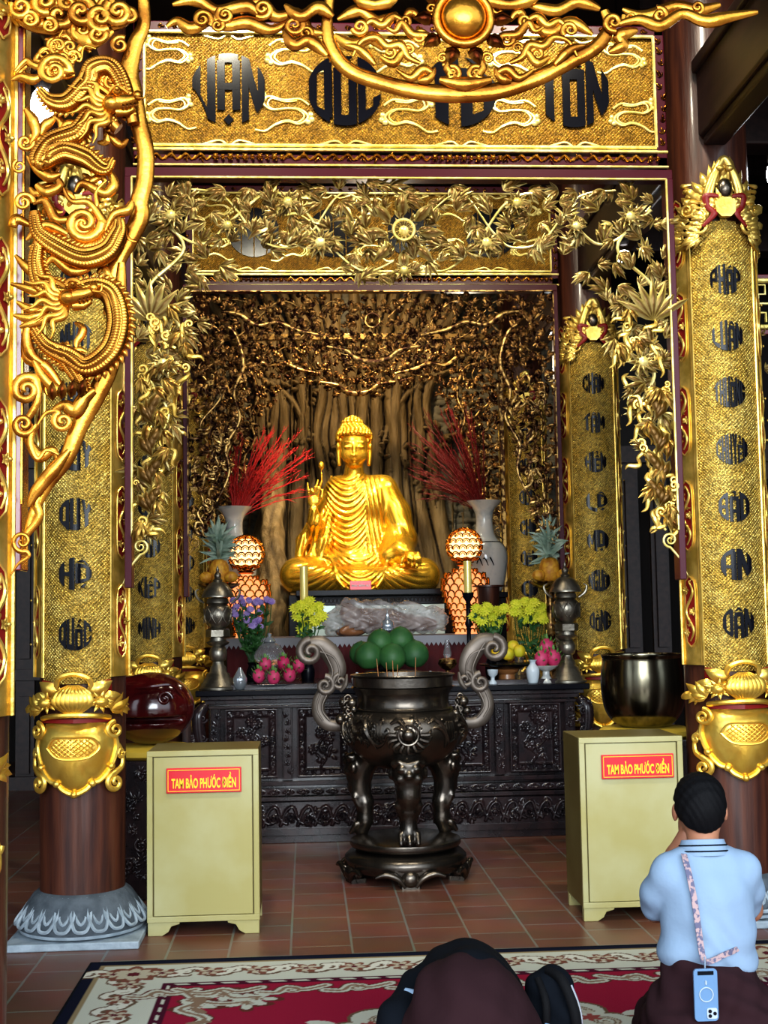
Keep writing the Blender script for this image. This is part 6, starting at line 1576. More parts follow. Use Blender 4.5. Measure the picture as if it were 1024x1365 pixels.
    for i, (x, y, dy) in enumerate(((345, 901, -.04), (365, 903, -.08), (386, 900, -.02), (354, 886, .06), (378, 884, .06), (398, 888, .08))):
        dragonfruit(at(x, y, 9.08+dy), .045, 'magenta dragon fruit with green scale tips, %s the left plate' % ('front left on', 'front centre on', 'front right on', 'back left on', 'back centre on', 'back right on')[i], 'dragon fruits on the left plate')
    g = MB(); rs2 = random.Random(2)
    for i in range(40): Q = at(rs2.uniform(335, 400), rs2.uniform(868, 905), 9.14+rs2.uniform(-.05, .1)); g.leaf(Q, (rs2.uniform(-1, 1), -.3, rs2.uniform(-.2, 1)), (0, -1, .3), .07, .022)
    # dragon fruits at right on white stand
    P = at(731, 905, 9.05)
    d = tl('fruit_stand', 'white footed porcelain stand under the dragon fruits by the right incense tower', 'fruit stand', (P[0]-.02, 9.02, zt)); MB().lathe([(.05, 0), (.045, .02), (.025, .05), (.025, .08), (.07, .10), (.09, .12), (.085, .122), (0, .105)], (P[0]-.02, 9.02, zt), 32).build('bowl', M['porc'], d)
    for i, (x, y, dy) in enumerate(((722, 878, -.02), (738, 877, -.02), (729, 862, .02))): dragonfruit(at(x, y, 9.02+dy), .052, 'magenta dragon fruit, %s on the white footed stand' % ('left', 'right', 'topmost')[i], 'dragon fruits on the white stand')
    # yellow fruit tray
    P = at(676, 905, 9.12)
    d = tl('wooden_tray', 'turned light wood pedestal tray with wide black rim at right of the altar', 'tray', (P[0], 9.12, zt)); MB().lathe([(.09, 0), (.095, .02), (.06, .03), (.055, .06), (.085, .08), (.09, .095), (.12, .105)], (P[0], 9.12, zt), 36).build('pedestal', M['lightwood'], d)
    MB().lathe([(.10, .105), (.19, .125), (.20, .135), (.19, .137), (0, .115)], (P[0], 9.12, zt), 40).build('dish', M['blk'], d)
    for i, (x, y, dy) in enumerate(((662, 870, -.04), (677, 872, -.06), (692, 868, -.02), (668, 863, .03), (684, 862, .03))):
        P = at(x, y, 9.12+dy); t = tl('yellow_fruit', 'yellow fruit heaped on the wooden tray, %s' % ('front left', 'front centre', 'front right', 'back left', 'back right')[i], 'fruit', P, 'yellow fruit on the wooden tray')
        q = MB(); q.lathe(cr([(0, -.045), (.03, -.036), (.042, 0), (.034, .032), (.01, .045), (0, .044)], 3), P, 18, wob=(5, .08)); q.build('rind', M['yfruit'], t)
    # small porcelain and glass
    P = at(711, 905, 8.96); t = tl('small_vase', 'little pale blue-white porcelain vase beside the wooden tray', 'vase', (P[0], 8.97, zt)); MB().lathe(cr([(.03, 0), (.035, .01), (.045, .06), (.045, .10), (.022, .135), (.022, .15), (.034, .165)], 4), (P[0], 8.97, zt), 28).build('vessel', M['white'], t)
    P = at(657, 905, 8.98); t = tl('small_cup', 'small pale blue footed cup left of the wooden tray', 'cup', (P[0], 8.98, zt)); MB().lathe([(.03, 0), (.03, .01), (.014, .03), (.016, .05), (.034, .065), (.04, .10), (.038, .10), (.03, .07), (0, .06)], (P[0], 8.98, zt), 24).build('vessel', M['white'], t)
    P = at(597, 900, 9.22); t = tl('glass_lamp', 'small glass oil lamp with amber base right of the pomelos', 'oil lamp', (P[0], 9.22, zt))
    MB().lathe([(.05, 0), (.045, .02), (.015, .04), (.015, .09), (.05, .11), (.07, .14), (.06, .17), (.03, .18)], (P[0], 9.22, zt), 24).build('base', M['oldgold'], t); MB().lathe(cr([(.02, .18), (.03, .21), (.02, .26), (.015, .31)], 4), (P[0], 9.22, zt), 20).build('chimney', M['glass'], t)
    P = at(352, 905, 8.98); t = tl('glass_cup', 'small pointed glass cup by the left incense tower', 'cup', (at(320, 905, 8.98)[0], 8.98, zt)); MB().lathe(cr([(.03, 0), (.045, .03), (.05, .07), (.03, .11), (.008, .15)], 4), (at(320, 905, 8.98)[0], 8.98, zt), 20).build('vessel', M['silver'], t)
    P = at(354, 850, 9.26); t = tl('glass_jar', 'clear round glass jar among the lilac flowers', 'jar', (P[0]+.03, 9.24, zt)); MB().lathe(cr([(.04, 0), (.055, .02), (.055, .14), (.10, .18), (.11, .23), (.07, .29), (.035, .31)], 4), (P[0]+.03, 9.24, zt), 28).build('vessel', M['glass'], t); MB().lathe([(.035, .31), (.045, .32), (.03, .345), (.012, .355), (.016, .375), (0, .385)], (P[0]+.03, 9.24, zt), 20).build('lid', M['silver'], t)
    P = at(691, 850, 9.62); t = tl('water_bottle', 'clear plastic water bottle between the two yellow chrysanthemum bunches', 'bottle', (P[0], 9.6, zt)); MB().lathe(cr([(.03, 0), (.034, .01), (.034, .18), (.014, .24), (.014, .26)], 3), (P[0], 9.6, zt), 20).build('vessel', M['glass'], t); MB().lathe([(.016, .26), (.016, .28), (0, .28)], (P[0], 9.6, zt), 14).build('cap', M['white'], t)
    # pineapples on dark tiered stands
    for x, yb, lab in ((292, 778, 'pineapple with silvery leaves above the left incense tower'), (733, 775, 'pineapple with silvery leaves above the right incense tower')):
        Y = 9.32; P = at(x, yb, Y); z = P[2]
        t = tl('fruit_pedestal', 'tall dark pedestal dish carrying the %s pineapple' % ('left' if x < 500 else 'right'), 'fruit stand', (P[0], Y, zt))
        h = z-zt; MB().lathe([(.06, 0), (.06, .02), (.035, .05), (.03, h*.5), (.045, h*.55), (.03, h*.6), (.03, h-.08), (.08, h-.05), (.15, h-.01), (.155, h), (.08, h-.02), (0, h-.02)], (P[0], Y, zt), 32).build('stand', M['oldgold'], t)
        t = tl('pineapple', lab, 'pineapple', (P[0], Y, z-.02), 'pineapples above the incense towers')
        MB().lathe(cr([(0, -.01), (.055, 0), (.075, .06), (.07, .13), (.045, .17), (0, .18)], 4), (P[0], Y, z), 24).build('fruit_body', M['pinebody'], t)
        l = MB(); rs = random.Random(x)
        for i in range(130):
            a = rs.uniform(0, 2*PI); e = rs.uniform(-.5, 1.5); d_ = np.array((cos(a)*cos(e), sin(a)*cos(e), sin(e)+.1)); l.leaf(np.array((P[0], Y, z+.20+rs.uniform(-.04, .16))), d_, (0, -1, .4), rs.uniform(.09, .18), .026, curl=rs.uniform(-.1, .25), n=6)
        l.build('leaf_crown', M['pineleaf'], t)
        for s, q in ((-.09, 0), (.09, 1)):
            o = tl('gold_fruit', 'golden mango beside the %s pineapple on its %s' % ('left' if x < 500 else 'right', 'left side' if q == 0 else 'right side'), 'fruit', (P[0]+s, Y-.05, z+.05)); MB().ball((P[0]+s, Y-.05, z+.045), (.05, .04, .042), 14, 9).build('rind', M['pinebody'], o)
    # vases and red branches
    for x, yt, Y, lab, lab2, mm, cl in ((645, 668, 11.25, 'tall white porcelain vase with painted landscape right of the golden statue', 'fan of dark red berry branches spreading from the right porcelain vase', 'twigd', [(rnd.uniform(548, 646), rnd.uniform(545, 668)) for _ in range(70)]),
                                    (312, 676, 11.25, 'tall white porcelain vase left of the golden statue, behind pineapple leaves', 'fan of bright red berry branches spreading from the left porcelain vase', 'twig', [(rnd.uniform(300, 412), rnd.uniform(572, 668)) for _ in range(70)])):
        T = at(x, yt, Y); zb = 1.737; h = T[2]-zb
        st = tl('vase_stand', 'tall black lacquer stand under the %s porcelain vase' % ('right' if x > 500 else 'left'), 'stand', (T[0], Y, 0))
        MB().box((T[0], Y, zb-.03), (.34, .34, .05)).build('top', M['blk'], st, smooth=False, bevel=.005)
        q = MB()
        for sx in (-1, 1):
            for sy in (-1, 1): q.box((T[0]+sx*.13, Y+sy*.13, (zb-.05)/2), (.05, .05, zb-.06))
        q.box((T[0], Y, zb-.12), (.28, .28, .08)); q.build('frame', M['blk'], st, smooth=False, bevel=.004)
        t = tl('porcelain_vase', lab, 'vase', (T[0], Y, zb), 'tall porcelain vases beside the statue')
        MB().lathe(cr([(.13, 0), (.15, .02), (.185, h*.2), (.20, h*.38), (.175, h*.50), (.10, h*.60), (.075, h*.74), (.085, h*.88), (.15, h*.985), (.16, h), (.14, h*.985), (.07, h*.86)], 5), (T[0], Y, zb), 44).build('vessel', M['porc'], t)
        r = MB(); rr_ = rs.random
        for z_ in (h*.46, h*.54): r.lathe([(np.interp(z_/h, [.38, .5, .6], [.2, .175, .10])+.001, z_-.006), (np.interp(z_/h, [.38, .5, .6], [.2, .175, .10])+.006, z_), (np.interp(z_/h, [.38, .5, .6], [.2, .175, .10])+.001, z_+.006)], (T[0], Y, zb), 40)
        for k in range(3): r.tube(cr([(T[0]-.10+.05*k, Y-.19+.01*k, zb+h*.3+.03*k), (T[0]-.08+.05*k, Y-.20, zb+h*.36), (T[0]-.05+.05*k, Y-.195, zb+h*.28)], 4), [.004, .007, .003], 6)
        r.build('painted_band', M['blk'], t)
        b = tl('branch_bunch', lab2, 'branches', (T[0], Y, T[2]-.05), 'red berry branches in the porcelain vases'); q = MB()
        for (a, c) in cl:
            Q = at(a, c, Y+rs.uniform(-.15, .15)); o = np.array((T[0], Y, T[2]-.12)); m_ = (Q+o)/2+np.array((0, 0, .05))
            P_ = cr([o, m_, Q], 8); q.tube(P_, [.005, .004, .002], 5)
            for k in range(5, 17, 1):
                i_ = min(k, len(P_)-1); dd = nrm(P_[i_]-P_[i_-1])+np.array((rs.uniform(-.5, .5), rs.uniform(-.3, .3), rs.uniform(-.4, .5))); q.tube([P_[i_], P_[i_]+nrm(dd)*rs.uniform(.04, .1)], [.003, .0015], 4)
                if mm == 'twig' or k % 3 == 0: q.ball(P_[i_]+nrm(dd)*.03, .0065, 5, 4)
        q.build('twigs', M[mm], b)
    # dark wood cup behind the flowers
    A, B_ = at(652, 780, 10.15), at(652, 806, 10.15); t = tl('incense_holder', 'dark fluted wooden incense holder below the right porcelain vase', 'incense holder', (A[0]+.0, 10.2, 1.382)); h = A[2]-1.382
    MB().lathe([(.07, 0), (.07, .02), (.05, .04), (.05, h*.4), (.08, h*.5), (.09, h*.96), (.125, h*.97), (.125, h), (.08, h), (.08, h*.6), (0, h*.6)], (A[0], 10.2, 1.382), 28, wob=(14, .03)).build('vessel', M['wood'], t)

# ================================================================ people
def man():
    Y = 4.18
    A = lambda x, y, dy=0: at(x, y, Y+dy)
    t = tl('person', 'kneeling man in pale blue polo shirt and dark trousers, hands joined in prayer', 'person', (A(940, 1300)[0], Y, 0))
    s = SDF((1.0, 3.6, -.02), (1.65, 4.85, 1.1), .006)
    s.ell(A(933, 1068, .02), (.076, .092, .088), .01); s.ell(A(934, 1088, .045), (.066, .078, .085), .03)
    s.cap(A(936, 1095, 0), A(938, 1140, -.0), .052, .050, .02); s.cap(A(938, 1150, -.01), A(985, 1165, 0), .045, .035, .03); s.cap(A(938, 1150, -.01), A(892, 1165, 0), .045, .035, .03)
    for x in (900, 966): s.ell(A(x, 1083, .03), (.010, .020, .029), .004)
    s.ell(A(928, 1088, .135), (.012, .02, .012), .01); s.cap(A(928, 1078, .115), A(928, 1090, .13), .008, .012, .008)     # nose, far side
    for x in (914, 943): s.ell(A(x, 1078, .115), (.013, .008, .008), .004)
    s.ell(A(928, 1103, .115), (.022, .012, .008), .006); s.ell(A(929, 1112, .10), (.03, .025, .02), .02)
    # arms folded up to joined palms before the face
    s.chain([A(886, 1165, .03), A(874, 1212, .14), A(900, 1140, .30), A(913, 1112, .33)], [.042, .040, .032, .024], .015)
    s.chain([A(998, 1165, .03), A(1000, 1212, .16), A(945, 1150, .33), A(920, 1118, .35)], [.042, .040, .032, .024], .015)
    for j, ox in enumerate((-.011, .013)):
        c = A(914, 1102, .345)+np.array((ox, 0, 0)); s.ell(c, (.012, .036, .046), .008)
        for k in range(4):
            b = c+np.array((0, -.026+.017*k, .036)); s.chain([b, b+np.array((0, .006, .03)), b+np.array((0, .014, .058-abs(k-1.6)*.006))], [.0085, .0078, .006], .003)
        s.chain([c+np.array((0, -.03, -.01)), c+np.array((0, -.045, .018)), c+np.array((0, -.042, .04))], [.010, .009, .007], .005)
    gx = A(940, 1300)[0]
    s.chain([A(938, 1150, .01), (gx, 4.17, .55), (gx, 4.16, .32)], [.06, .08, .09], .03)
    for q in (-1, 1): s.chain([(gx+q*.04, 4.15, .28), (gx+.05+q*.11, 4.50, .12), (gx+q*.075, 4.10, .09), (gx+q*.075, 3.98, .075)], [.07, .05, .045, .04], .03)
    # feet tucked behind the seat, soles up
    for x in (-.075, .075):
        c = np.array((A(940, 1300)[0]+x, 3.92, .05)); s.chain([c+np.array((0, .12, .02)), c, c+np.array((0, -.13, -.015))], [.04, .042, .030], .02)
        for k in range(5): b = c+np.array((-.028+.014*k, -.14, -.02)); s.cap(b, b+np.array((0, -.03, -.008)), .009, .008, .003)
    s.build('body', M['skin'], t)
    h = SDF((1.15, 4.0, .75), (1.45, 4.4, 1.1), .005)
    c = A(933, 1068, .012); h.ell(c, (.083, .098, .096), .008); h.ell(A(934, 1082, -.012), (.074, .072, .078), .02)
    fc = A(934, 1068, .02)
    h.cut(lambda x, y, z: (A(934, 1103)[2]+6*(x-c[0])**2+.25*np.maximum(y-c[1], -.05)-z)); h.cut(lambda x, y, z: np.where(z < fc[2]-.0, (y-fc[1]-.01)+0*x, (y-fc[1]-.07)+0*x))
    h.build('hair', M['hair'], t, lambda P, N: .0008*np.sin(P[:, 0]*300+P[:, 2]*160)+.001*np.sin(P[:, 1]*180+P[:, 2]*70))
    # shirt
    s = SDF((.98, 3.9, .30), (1.68, 4.55, .95), .006)
    s.cap(A(896, 1160), A(984, 1157), .056, .058, .03); s.ell(A(941, 1190, .0), (.150, .098, .13), .04)
    s.cap(A(942, 1200, 0), A(944, 1262, -.01), .130, .128, .04); s.cap(A(925, 1225, 0), A(922, 1272, -.01), .10, .10, .04); s.cap(A(962, 1225, 0), A(968, 1270, -.01), .10, .098, .04)
    s.chain([A(888, 1168, .0), A(880, 1188, .05), A(878, 1204, .09)], [.058, .060, .058], .02)
    s.chain([A(991, 1163, .0), A(992, 1185, .05), A(990, 1206, .10)], [.060, .062, .06], .02)
    s.ell(A(937, 1143, 0), (.082, .070, .038), .03); s.cap(A(912, 1154, 0), A(966, 1152, 0), .056, .056, .03)
    zb = A(940, 1283)[2]; s.cut(lambda x, y, z: (zb-z)+.008*np.sin(x*30)+0*y)
    def d(P, N):
        u = P[:, 0]-A(942, 1200)[0]; z = P[:, 2]; low = np.clip((.60-z)/.15, 0, 1)
        return .006*np.sin(z*55+u*25+3*np.sin(u*20))*low+.004*np.sin(u*45+6*z)*low+.002*np.sin(u*60+z*22)+.004*np.sin((z+.7*np.abs(u))*45)*np.clip((z-.5)/.2, 0, 1)*np.clip(np.abs(u)*8-.4, 0, 1)
    s.build('polo_shirt', M['shirt'], t, d)
    c = MB(); cc = A(937, 1125, .005)
    th = np.linspace(0, 2*PI, 33)
    def ring(r, z, tl_): return [(cc[0]+r*cos(a), cc[1]+r*.92*sin(a), cc[2]+z+tl_*sin(a)*-.012) for a in th[:-1]]
    G = np.array([ring(.088, -.036, 1), ring(.080, -.016, 1), ring(.069, .014, 1), ring(.064, .014, 1), ring(.066, -.02, 1)]); c.grid(np.transpose(G, (1, 0, 2)), True, False); c.build('collar', M['shirt'], t)
    c = MB()
    for r, z in ((.0835, -.022), (.0765, -.004)): c.tube(ring(r, z, 1)+[ring(r, z, 1)[0]], .0026, 6)
    c.build('collar_stripes', M['blkcloth'], t)
    # trousers
    s = SDF((.95, 3.7, -.02), (1.75, 4.9, .5), .008); cx = A(940, 1300)[0]
    s.ell((cx, 4.12, .285), (.175, .15, .15), .04); s.ell((cx, 4.15, .40), (.145, .11, .08), .04)
    for q in (-1, 1):
        s.cap((cx+q*.09, 4.15, .24), (cx+.05+q*.12, 4.52, .12), .12, .085, .05); s.cap((cx+.04+q*.12, 4.50, .09), (cx+q*.085, 4.05, .08), .075, .06, .03); s.ell((cx+q*.105, 4.08, .20), (.10, .14, .12), .05)
    s.cut(lambda x, y, z: (.0115-z)+0*x+0*y)
    s.build('trousers', M['trs'], t, lambda P, N: .006*np.sin(P[:, 2]*60+P[:, 0]*25+2.5*np.sin(P[:, 1]*22))+.004*np.sin(P[:, 0]*70-P[:, 2]*40))
    # strap and phone
    t2 = tl('phone', 'pale blue smartphone in clear case hanging at the kneeling man\'s back on a patterned strap', 'phone', A(941, 1325, -.235))
    pc = A(941, 1326, -.235); hw, hh = .037, .078
    rb = lambda w, h_, r: [(pc[0]+sx*(w-r)+r*cos(a), pc[2]+sz*(h_-r)+r*sin(a)) for sx, sz, a0 in ((1, 1, 0), (-1, 1, PI/2), (-1, -1, PI), (1, -1, 3*PI/2)) for a in np.linspace(a0, a0+PI/2, 6)]
    MB().prism(rb(hw, hh, .012), pc[1]-.005, pc[1]+.005).build('case', M['phone'], t2, smooth=False, bevel=.0015)
    o = MB(); o.tube([(pc[0]+.021*cos(a), pc[1]-.0065, pc[2]+.0*0+.002+.021*sin(a)) for a in np.linspace(0, 2*PI, 33)], .0018, 6); o.tube([(pc[0], pc[1]-.0065, pc[2]+.032), (pc[0], pc[1]-.0065, pc[2]+.044)], .003, 6); o.build('charging_ring', M['phonew'], t2)
    o = MB(); q = (pc[0]+.016, pc[2]-.054); o.prism([(q[0]+sx*.010+.006*cos(a), q[1]+sz*.010+.006*sin(a)) for sx, sz, a0 in ((1, 1, 0), (-1, 1, PI/2), (-1, -1, PI), (1, -1, 3*PI/2)) for a in np.linspace(a0, a0+PI/2, 4)], pc[1]-.008, pc[1]-.005); cb = o.build('camera_bump', M['phonew'], t2, smooth=False)
    o = MB()
    for a, b in ((-.007, .007), (-.007, -.007), (.008, 0)): o.lathe([(0, 0), (.005, 0), (.005, .003), (0, .003)], (0, 0, 0), 14).map(lambda v: v) if False else o.tube([(q[0]+a, pc[1]-.0075, q[1]+b), (q[0]+a, pc[1]-.0105, q[1]+b)], .0055, 12)
    o.build('lens', M['blk'], t2)
    MB().box((pc[0], pc[1]-.0055, pc[2]+.066), (.05, .002, .012)).build('strap_slot', M['blkcloth'], t2, smooth=False, bevel=.001)
    def ribbon(pts, w, nv=(0, -1, 0)):
        P = cr(pts, 6); T = nrm(np.gradient(P, axis=0)); W_ = nrm(np.cross(T, np.array(nv, float)))*w; n_ = np.array(nv)*.0015
        b = MB(); b.grid(np.stack([P-W_, P+W_, P+W_-n_*2, P-W_-n_*2], 1), False, True); return b
    surf = lambda x, y, extra=.0: A(x, y, -.118-extra)
    b = ribbon([A(912, 1138, -.055), A(915, 1150, -.085), A(920, 1170, -.108), A(926, 1200, -.128), A(931, 1235, -.147), A(936, 1270, -.155), A(939, 1283, -.165)], .0095)
    b.build('shoulder_strap', M['strap'], t2)
    b = ribbon([A(942, 1283, -.167), A(952, 1280, -.163), A(966, 1273, -.155), A(980, 1267, -.13), A(992, 1259, -.10), A(998, 1256, -.06)], .0085); b.build('waist_strap', M['strap'], t2)
    b = MB(); b.tube([A(939, 1276, -.170), A(940, 1284, -.20), tuple(pc+np.array((0, 0, .07)))], .0025, 6); b.build('clip', M['silver'], t2)

def bower():
    Y = 3.88; A = lambda x, y, dy=0: at(x, y, Y+dy)
    c = A(630, 1350); t = tl('person', 'person in black top and dark trousers bowing with forehead to the carpet', 'person', (c[0], Y, 0))
    cx = c[0]
    s = SDF((cx-.34, 3.3, -.02), (cx+.36, 4.5, .62), .008)
    s.ell((cx+.0, Y+.02, .345), (.168, .19, .155), .05); s.ell((cx-.01, Y+.06, .425), (.150, .15, .09), .04)
    for q in (-1, 1):
        s.cap((cx+q*.09, Y+.02, .30), (cx+q*.11, Y+.30, .09), .12, .085, .05); s.cap((cx+q*.11, Y+.28, .075), (cx+q*.10, Y-.24, .065), .075, .055, .03); s.ell((cx+q*.085, Y-.05, .24), (.105, .14, .13), .05)
    s.cut(lambda x, y, z: (.0115-z)+0*x+0*y)
    s.build('trousers', M['trs'], t, lambda P, N: .004*np.sin(P[:, 2]*38+P[:, 0]*30+2.5*np.sin(P[:, 1]*12))+.003*np.sin(P[:, 0]*55-P[:, 2]*20))
    s = SDF((cx-.5, 3.6, -.02), (cx+.36, 4.9, .66), .008)
    s.chain([A(628, 1330, .10), A(620, 1325, .26), A(616, 1333, .42), A(612, 1348, .56)], [.145, .155, .152, .12], .05)
    s.cap(A(585, 1340, .34), A(652, 1338, .34), .13, .12, .05)
    s.chain([A(568, 1330, .42), A(540, 1372, .30), A(545, 1392, .55), A(560, 1390, .8)], [.085, .062, .045, .034], .03)
    s.chain([A(555, 1318, .24), A(532, 1362, .10), A(515, 1400, .04)], [.058, .060, .055], .04)
    s.chain([A(668, 1335, .42), A(690, 1380, .4), A(665, 1385, .8)], [.085, .06, .034], .03)
    s.cut(lambda x, y, z: (.0115-z)+0*x+0*y)
    s.build('black_top', M['blkcloth'], t, lambda P, N: .003*np.sin(P[:, 2]*50+P[:, 0]*40))
    s = SDF((cx-.36, 3.35, -.02), (cx+.34, 5.1, .50), .0075); hc = np.array((A(612, 1350, .72)[0], Y+.74, .125))
    s.ell(hc, (.075, .09, .105), .01); s.cap(hc+np.array((0, -.03, .05)), hc+np.array((0, -.16, .10)), .052, .06, .02); s.ell(hc+np.array((0, .07, -.03)), (.012, .015, .018), .01)
    for q in (-1, 1):
        s.ell(hc+np.array((q*.075, 0, 0)), (.01, .02, .028), .004)
        p = hc+np.array((q*.12, .10, -.100)); s.cap(hc+np.array((q*.16, -.06, -.08)), p, .03, .026, .01); s.ell(p+np.array((0, .03, 0)), (.036, .046, .013), .008)
        for k in range(4): b = p+np.array((-.026+.0175*k, .065, 0)); s.chain([b, b+np.array((0, .03, .006)), b+np.array((0, .058, -.004))], [.0085, .0078, .0065], .002)
        s.chain([p+np.array((-q*.03, .01, 0)), p+np.array((-q*.052, .035, .002)), p+np.array((-q*.055, .055, -.002))], [.010, .009, .007], .004)
    s.chain([hc+np.array((0, -.12, .09)), A(612, 1335, .52), A(618, 1318, .42)], [.055, .09, .08], .02)
    for q, e_ in ((-1, (545, 1392, .55)), (1, (690, 1380, .42))):
        s.chain([A(612, 1335, .50), A(*e_), hc+np.array((q*.16, -.06, -.08))], [.05, .035, .03], .01)
    s.chain([A(618, 1318, .42), A(628, 1318, .14), (cx, Y+.02, .33)], [.07, .08, .08], .03)
    for q in (-1, 1):
        b = np.array((cx+q*.10, Y-.25, .06)); s.chain([(cx+q*.05, Y+.02, .30), (cx+q*.11, Y+.26, .09), (cx+q*.10, Y-.1, .075), b, b+np.array((0, -.14, -.014))], [.07, .05, .045, .042, .03], .02)
        for k in range(5): e = b+np.array((-.028+.014*k, -.155, -.018)); s.cap(e, e+np.array((0, -.03, -.006)), .009, .008, .003)
    s.build('body', M['skin'], t)
    s = SDF(hc-.14, hc+.14, .006); s.ell(hc+np.array((0, -.012, .016)), (.082, .092, .108), .01); s.cut(lambda x, y, z: (y-hc[1]-.05)+.0*x+.5*(hc[2]-z)*0); s.build('hair', M['hair'], t)
    q = A(551, 1316, .18); MB().tube(cr([q+np.array((-.028, -.03, .0)), q+np.array((0, -.045, -.006)), q+np.array((.022, -.045, -.022))], 4), [.008, .012, .009], 8).build('white_cuff', M['shirt'], t)
    # backpack
    Y = 4.08; A = lambda x, y, dy=0: at(x, y, Y+dy)
    c = A(737, 1330); t = tl('backpack', 'small black backpack with zip and straps standing on the carpet right of the bowing person', 'backpack', (c[0], Y, .009))
    zt = A(738, 1287)[2]; cx = c[0]
    s = SDF((cx-.14, Y-.16, 0), (cx+.14, Y+.2, zt+.05), .007)
    s.cap((cx+.018, Y+.02, .08), (cx+.0, Y+.02, zt-.075), .085, .070, .03); s.cap((cx+.035, Y-.03, .09), (cx+.03, Y-.03, zt-.15), .055, .05, .03); s.cap((cx-.045, Y+.0, .1), (cx-.045, Y+.02, zt-.08), .045, .04, .03)
    s.cut(lambda x, y, z: (.011-z)+0*x+0*y); s.build('bag', M['blkcloth'], t, lambda P, N: .003*np.sin(P[:, 2]*60+P[:, 0]*50))
    b = MB(); b.tube(cr([(cx-.02, Y-.01, zt-.01), (cx+.02, Y-.06, zt-.03), (cx+.05, Y-.095, zt-.12), (cx+.06, Y-.10, zt-.25)], 6), [.014, .016, .016, .014], 8, .5)
    b.tube(cr([(cx-.05, Y-.02, zt-.03), (cx-.035, Y-.07, zt-.09), (cx-.04, Y-.08, zt-.18), (cx-.065, Y-.07, zt-.28)], 6), [.010, .012, .012, .010], 8, .5); b.build('strap', M['hair'], t)
    b = MB(); b.tube(cr([(cx+.045, Y-.075, zt-.04), (cx+.07, Y-.09, zt-.12), (cx+.075, Y-.085, zt-.25)], 6), .003, 5); b.ball((cx+.058, Y-.108, zt-.165), (.006, .005, .010)); b.build('zip', M['silver'], t)
    b = MB(); b.tube(cr([(cx-.035, Y-.085, zt-.15), (cx-.045, Y-.10, zt-.2), (cx-.06, Y-.095, zt-.26)], 5), [.008, .014, .012], 7, .5); b.build('blue_cloth', M['phone'], t)

# ================================================================ assemble
hall()
for i, (x, Y, lab) in enumerate(((COLX[0], ROWS[1], 'front left pillar, dark polished timber on a carved grey stone base'), (COLX[1]+.02, ROWS[1], 'front right pillar, dark timber behind the kneeling man'),
                     (COLX[0], ROWS[2], 'second left pillar, standing behind the wooden fish'), (COLX[1], ROWS[2], 'second right pillar, standing behind the bronze bowl'),
                     (COLX[0], ROWS[3], 'third left pillar, by the back altar'), (COLX[1], ROWS[3], 'third right pillar, by the back altar'), (COLX[0]+.01, ROWS[0]+.08, 'nearest pillar cut off by the left edge'))):
    pillar(x, Y, lab)
L1 = ['PHẬT', 'NHẬT', 'TĂNG', 'HUY', 'QUY', 'HỘ', 'QUỐC']; R1 = ['PHÁP', 'LUÂN', 'THƯỜNG', 'CHUYỂN', 'BẢO', 'AN', 'DÂN']
L2 = ['CHÂN', 'TÂM', 'HUỆ', 'ĐỘ', 'TÔN', 'KIẾP', 'MINH']; R2 = ['CHÂN', 'TÂM', 'HIỂN', 'LỘ', 'MỌI', 'NGƯỜI', 'ĐỒNG']
L3 = ['TÂM', 'MINH', 'CHÍ', 'THIỆN', 'ĐẠO', 'HẠNH', 'LÀNH']; R3 = ['TU', 'ĐẠO', 'ĐỨC', 'CHÍ', 'ĐẾN', 'ĐI', 'CỘI']
couplet(COLX[0], ROWS[1], L1, 'curved gold couplet board lettered QUY HỘ QUỐC on the front left pillar')
couplet(COLX[1]+.02, ROWS[1], R1, 'curved gold couplet board lettered PHÁP LUÂN THƯỜNG CHUYỂN, behind kneeling man')
couplet(COLX[0], ROWS[2], L2, 'curved gold couplet board on the second left pillar above the wooden fish')
couplet(COLX[1], ROWS[2], R2, 'curved gold couplet board lettered CHÂN TÂM HIỂN LỘ, above the bronze bowl')
couplet(COLX[0], ROWS[3]-.1, L3, 'distant curved gold couplet board on the third left pillar')
couplet(COLX[1]-.02, ROWS[3]-.1, R3, 'distant curved gold couplet board on the third right pillar')
couplet(COLX[0]+.01, ROWS[0]+.08, [], 'curved gold couplet board cut off by the left edge of the view')
board(-.84, 1.885, 3.815, 4.57, ROWS[1]-.20, ['VẠN', 'ĐỨC', 'TỪ', 'TÔN'], 'large gold name board with four round black words above the front bay')
board(-.86, 1.92, 3.99, 4.75, ROWS[2]-.12, ['IIII']*4, 'gold name board with striped dark discs, half hidden behind the leafy valance')
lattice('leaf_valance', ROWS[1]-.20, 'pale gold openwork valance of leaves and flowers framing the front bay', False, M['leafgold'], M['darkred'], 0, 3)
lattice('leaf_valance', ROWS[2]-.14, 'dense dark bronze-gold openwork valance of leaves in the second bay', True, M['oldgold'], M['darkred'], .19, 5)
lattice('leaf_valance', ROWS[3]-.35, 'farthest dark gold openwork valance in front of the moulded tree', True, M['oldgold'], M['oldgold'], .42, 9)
dragon_valance()
carpet()
sideworks()
altar(); rocks(); treewall(); statue(); censer()
box_thing(197, 346, 1000, 1247, 6.44, .40, 'khaki metal donation box standing beside the front left pillar', (222, 1024, 322, 1055))
box_thing(779, 917, 982, 1226, 6.46, .40, 'khaki metal donation box in front of the kneeling man, below the bronze bowl', (801, 1006, 898, 1036))
gongs(); offerings(); man(); bower()

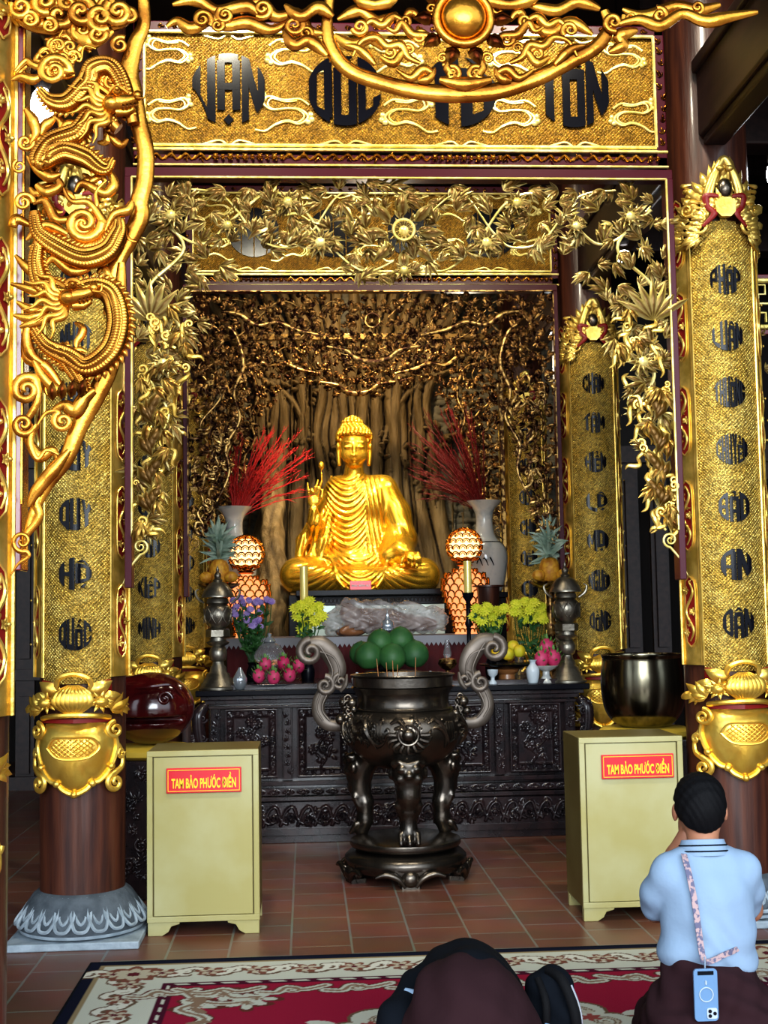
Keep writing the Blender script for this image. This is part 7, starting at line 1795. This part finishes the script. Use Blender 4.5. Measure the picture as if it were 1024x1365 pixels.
# ================================================================ light
w = bpy.data.worlds.new('daylight'); bpy.context.scene.world = w; w.use_nodes = True
nt = w.node_tree; bg = nt.nodes['Background']
tc = nt.nodes.new('ShaderNodeTexCoord'); sp = nt.nodes.new('ShaderNodeSeparateXYZ'); nt.links.new(tc.outputs['Generated'], sp.inputs[0])
rp = nt.nodes.new('ShaderNodeValToRGB'); mr = nt.nodes.new('ShaderNodeMapRange'); mr.inputs[1].default_value = -1; mr.inputs[2].default_value = 1
nt.links.new(sp.outputs[2], mr.inputs[0]); nt.links.new(mr.outputs[0], rp.inputs[0])
rp.color_ramp.elements[0].position = .44; rp.color_ramp.elements[0].color = (.16, .15, .13, 1)
rp.color_ramp.elements[1].position = .56; rp.color_ramp.elements[1].color = (.80, .92, 1.05, 1)
nt.links.new(rp.outputs[0], bg.inputs[0]); bg.inputs[1].default_value = 1.9
def lamp(kind, name, loc, target, e, c, size=.3, spot=60, blend=.6, sy=None):
    d = bpy.data.lights.new(name, kind); d.energy = e; d.color = c
    if kind == 'AREA':
        d.size = size
        if sy: d.shape = 'RECTANGLE'; d.size_y = sy
    elif kind == 'SPOT': d.spot_size = math.radians(spot); d.spot_blend = blend; d.shadow_soft_size = size
    else: d.shadow_soft_size = size
    o = bpy.data.objects.new(name, d); col.objects.link(o); o.location = loc
    o.rotation_euler = (Vector(target)-Vector(loc)).to_track_quat('-Z', 'Y').to_euler(); return o
lamp('SPOT', 'statue_spot', (-.3, 9.75, 4.3), (.5, 11.7, 2.5), 350, (1, .88, .66), .08, 48)
lamp('SPOT', 'statue_spot', (1.6, 9.75, 4.3), (.5, 11.7, 2.5), 230, (1, .86, .60), .08, 48)
lamp('SPOT', 'relief_spot', (.5, 11.0, 5.2), (.5, 13.3, 3.0), 260, (1, .78, .48), .1, 90)
lamp('SPOT', 'valance_fill', (-.5, 4.5, 5.4), (.1, 6.3, 3.8), 300, (1, .93, .74), .12, 80)  # pair of unseen spots added to brighten the front board and valance
lamp('SPOT', 'valance_fill', (1.5, 4.5, 5.4), (1.0, 6.3, 3.8), 300, (1, .93, .74), .12, 80)
lamp('SPOT', 'bay_spot', (.5, 7.2, 5.4), (.5, 9.4, 3.4), 60, (1, .85, .6), .15, 110)
lamp('POINT', 'fill_point', (1.4, 10.9, 3.7), (0, 0, 0), 16, (1, .88, .66), .1)  # unseen point light added to brighten the third right pillar
lamp('POINT', 'fill_point', (.5, 8.0, 3.2), (0, 0, 0), 14, (1, .9, .75), .12)  # unseen point light in mid-air, no fitting modelled
lamp('AREA', 'front_daylight_fill', (.5, -7, 4.4), (.5, 7, 1.6), 1350, (.88, .95, 1.0), 9, sy=4.5)  # unseen area light added behind the camera to boost the front daylight
sc = bpy.context.scene
sc.view_settings.view_transform = 'Standard'; sc.view_settings.look = 'Medium High Contrast'; sc.view_settings.exposure = .1; sc.view_settings.gamma = 1
try:
    sc.cycles.use_denoising = True; sc.cycles.max_bounces = 7; sc.cycles.glossy_bounces = 4; sc.cycles.transmission_bounces = 6; sc.cycles.sample_clamp_indirect = 6; sc.cycles.use_light_tree = True
except Exception: pass
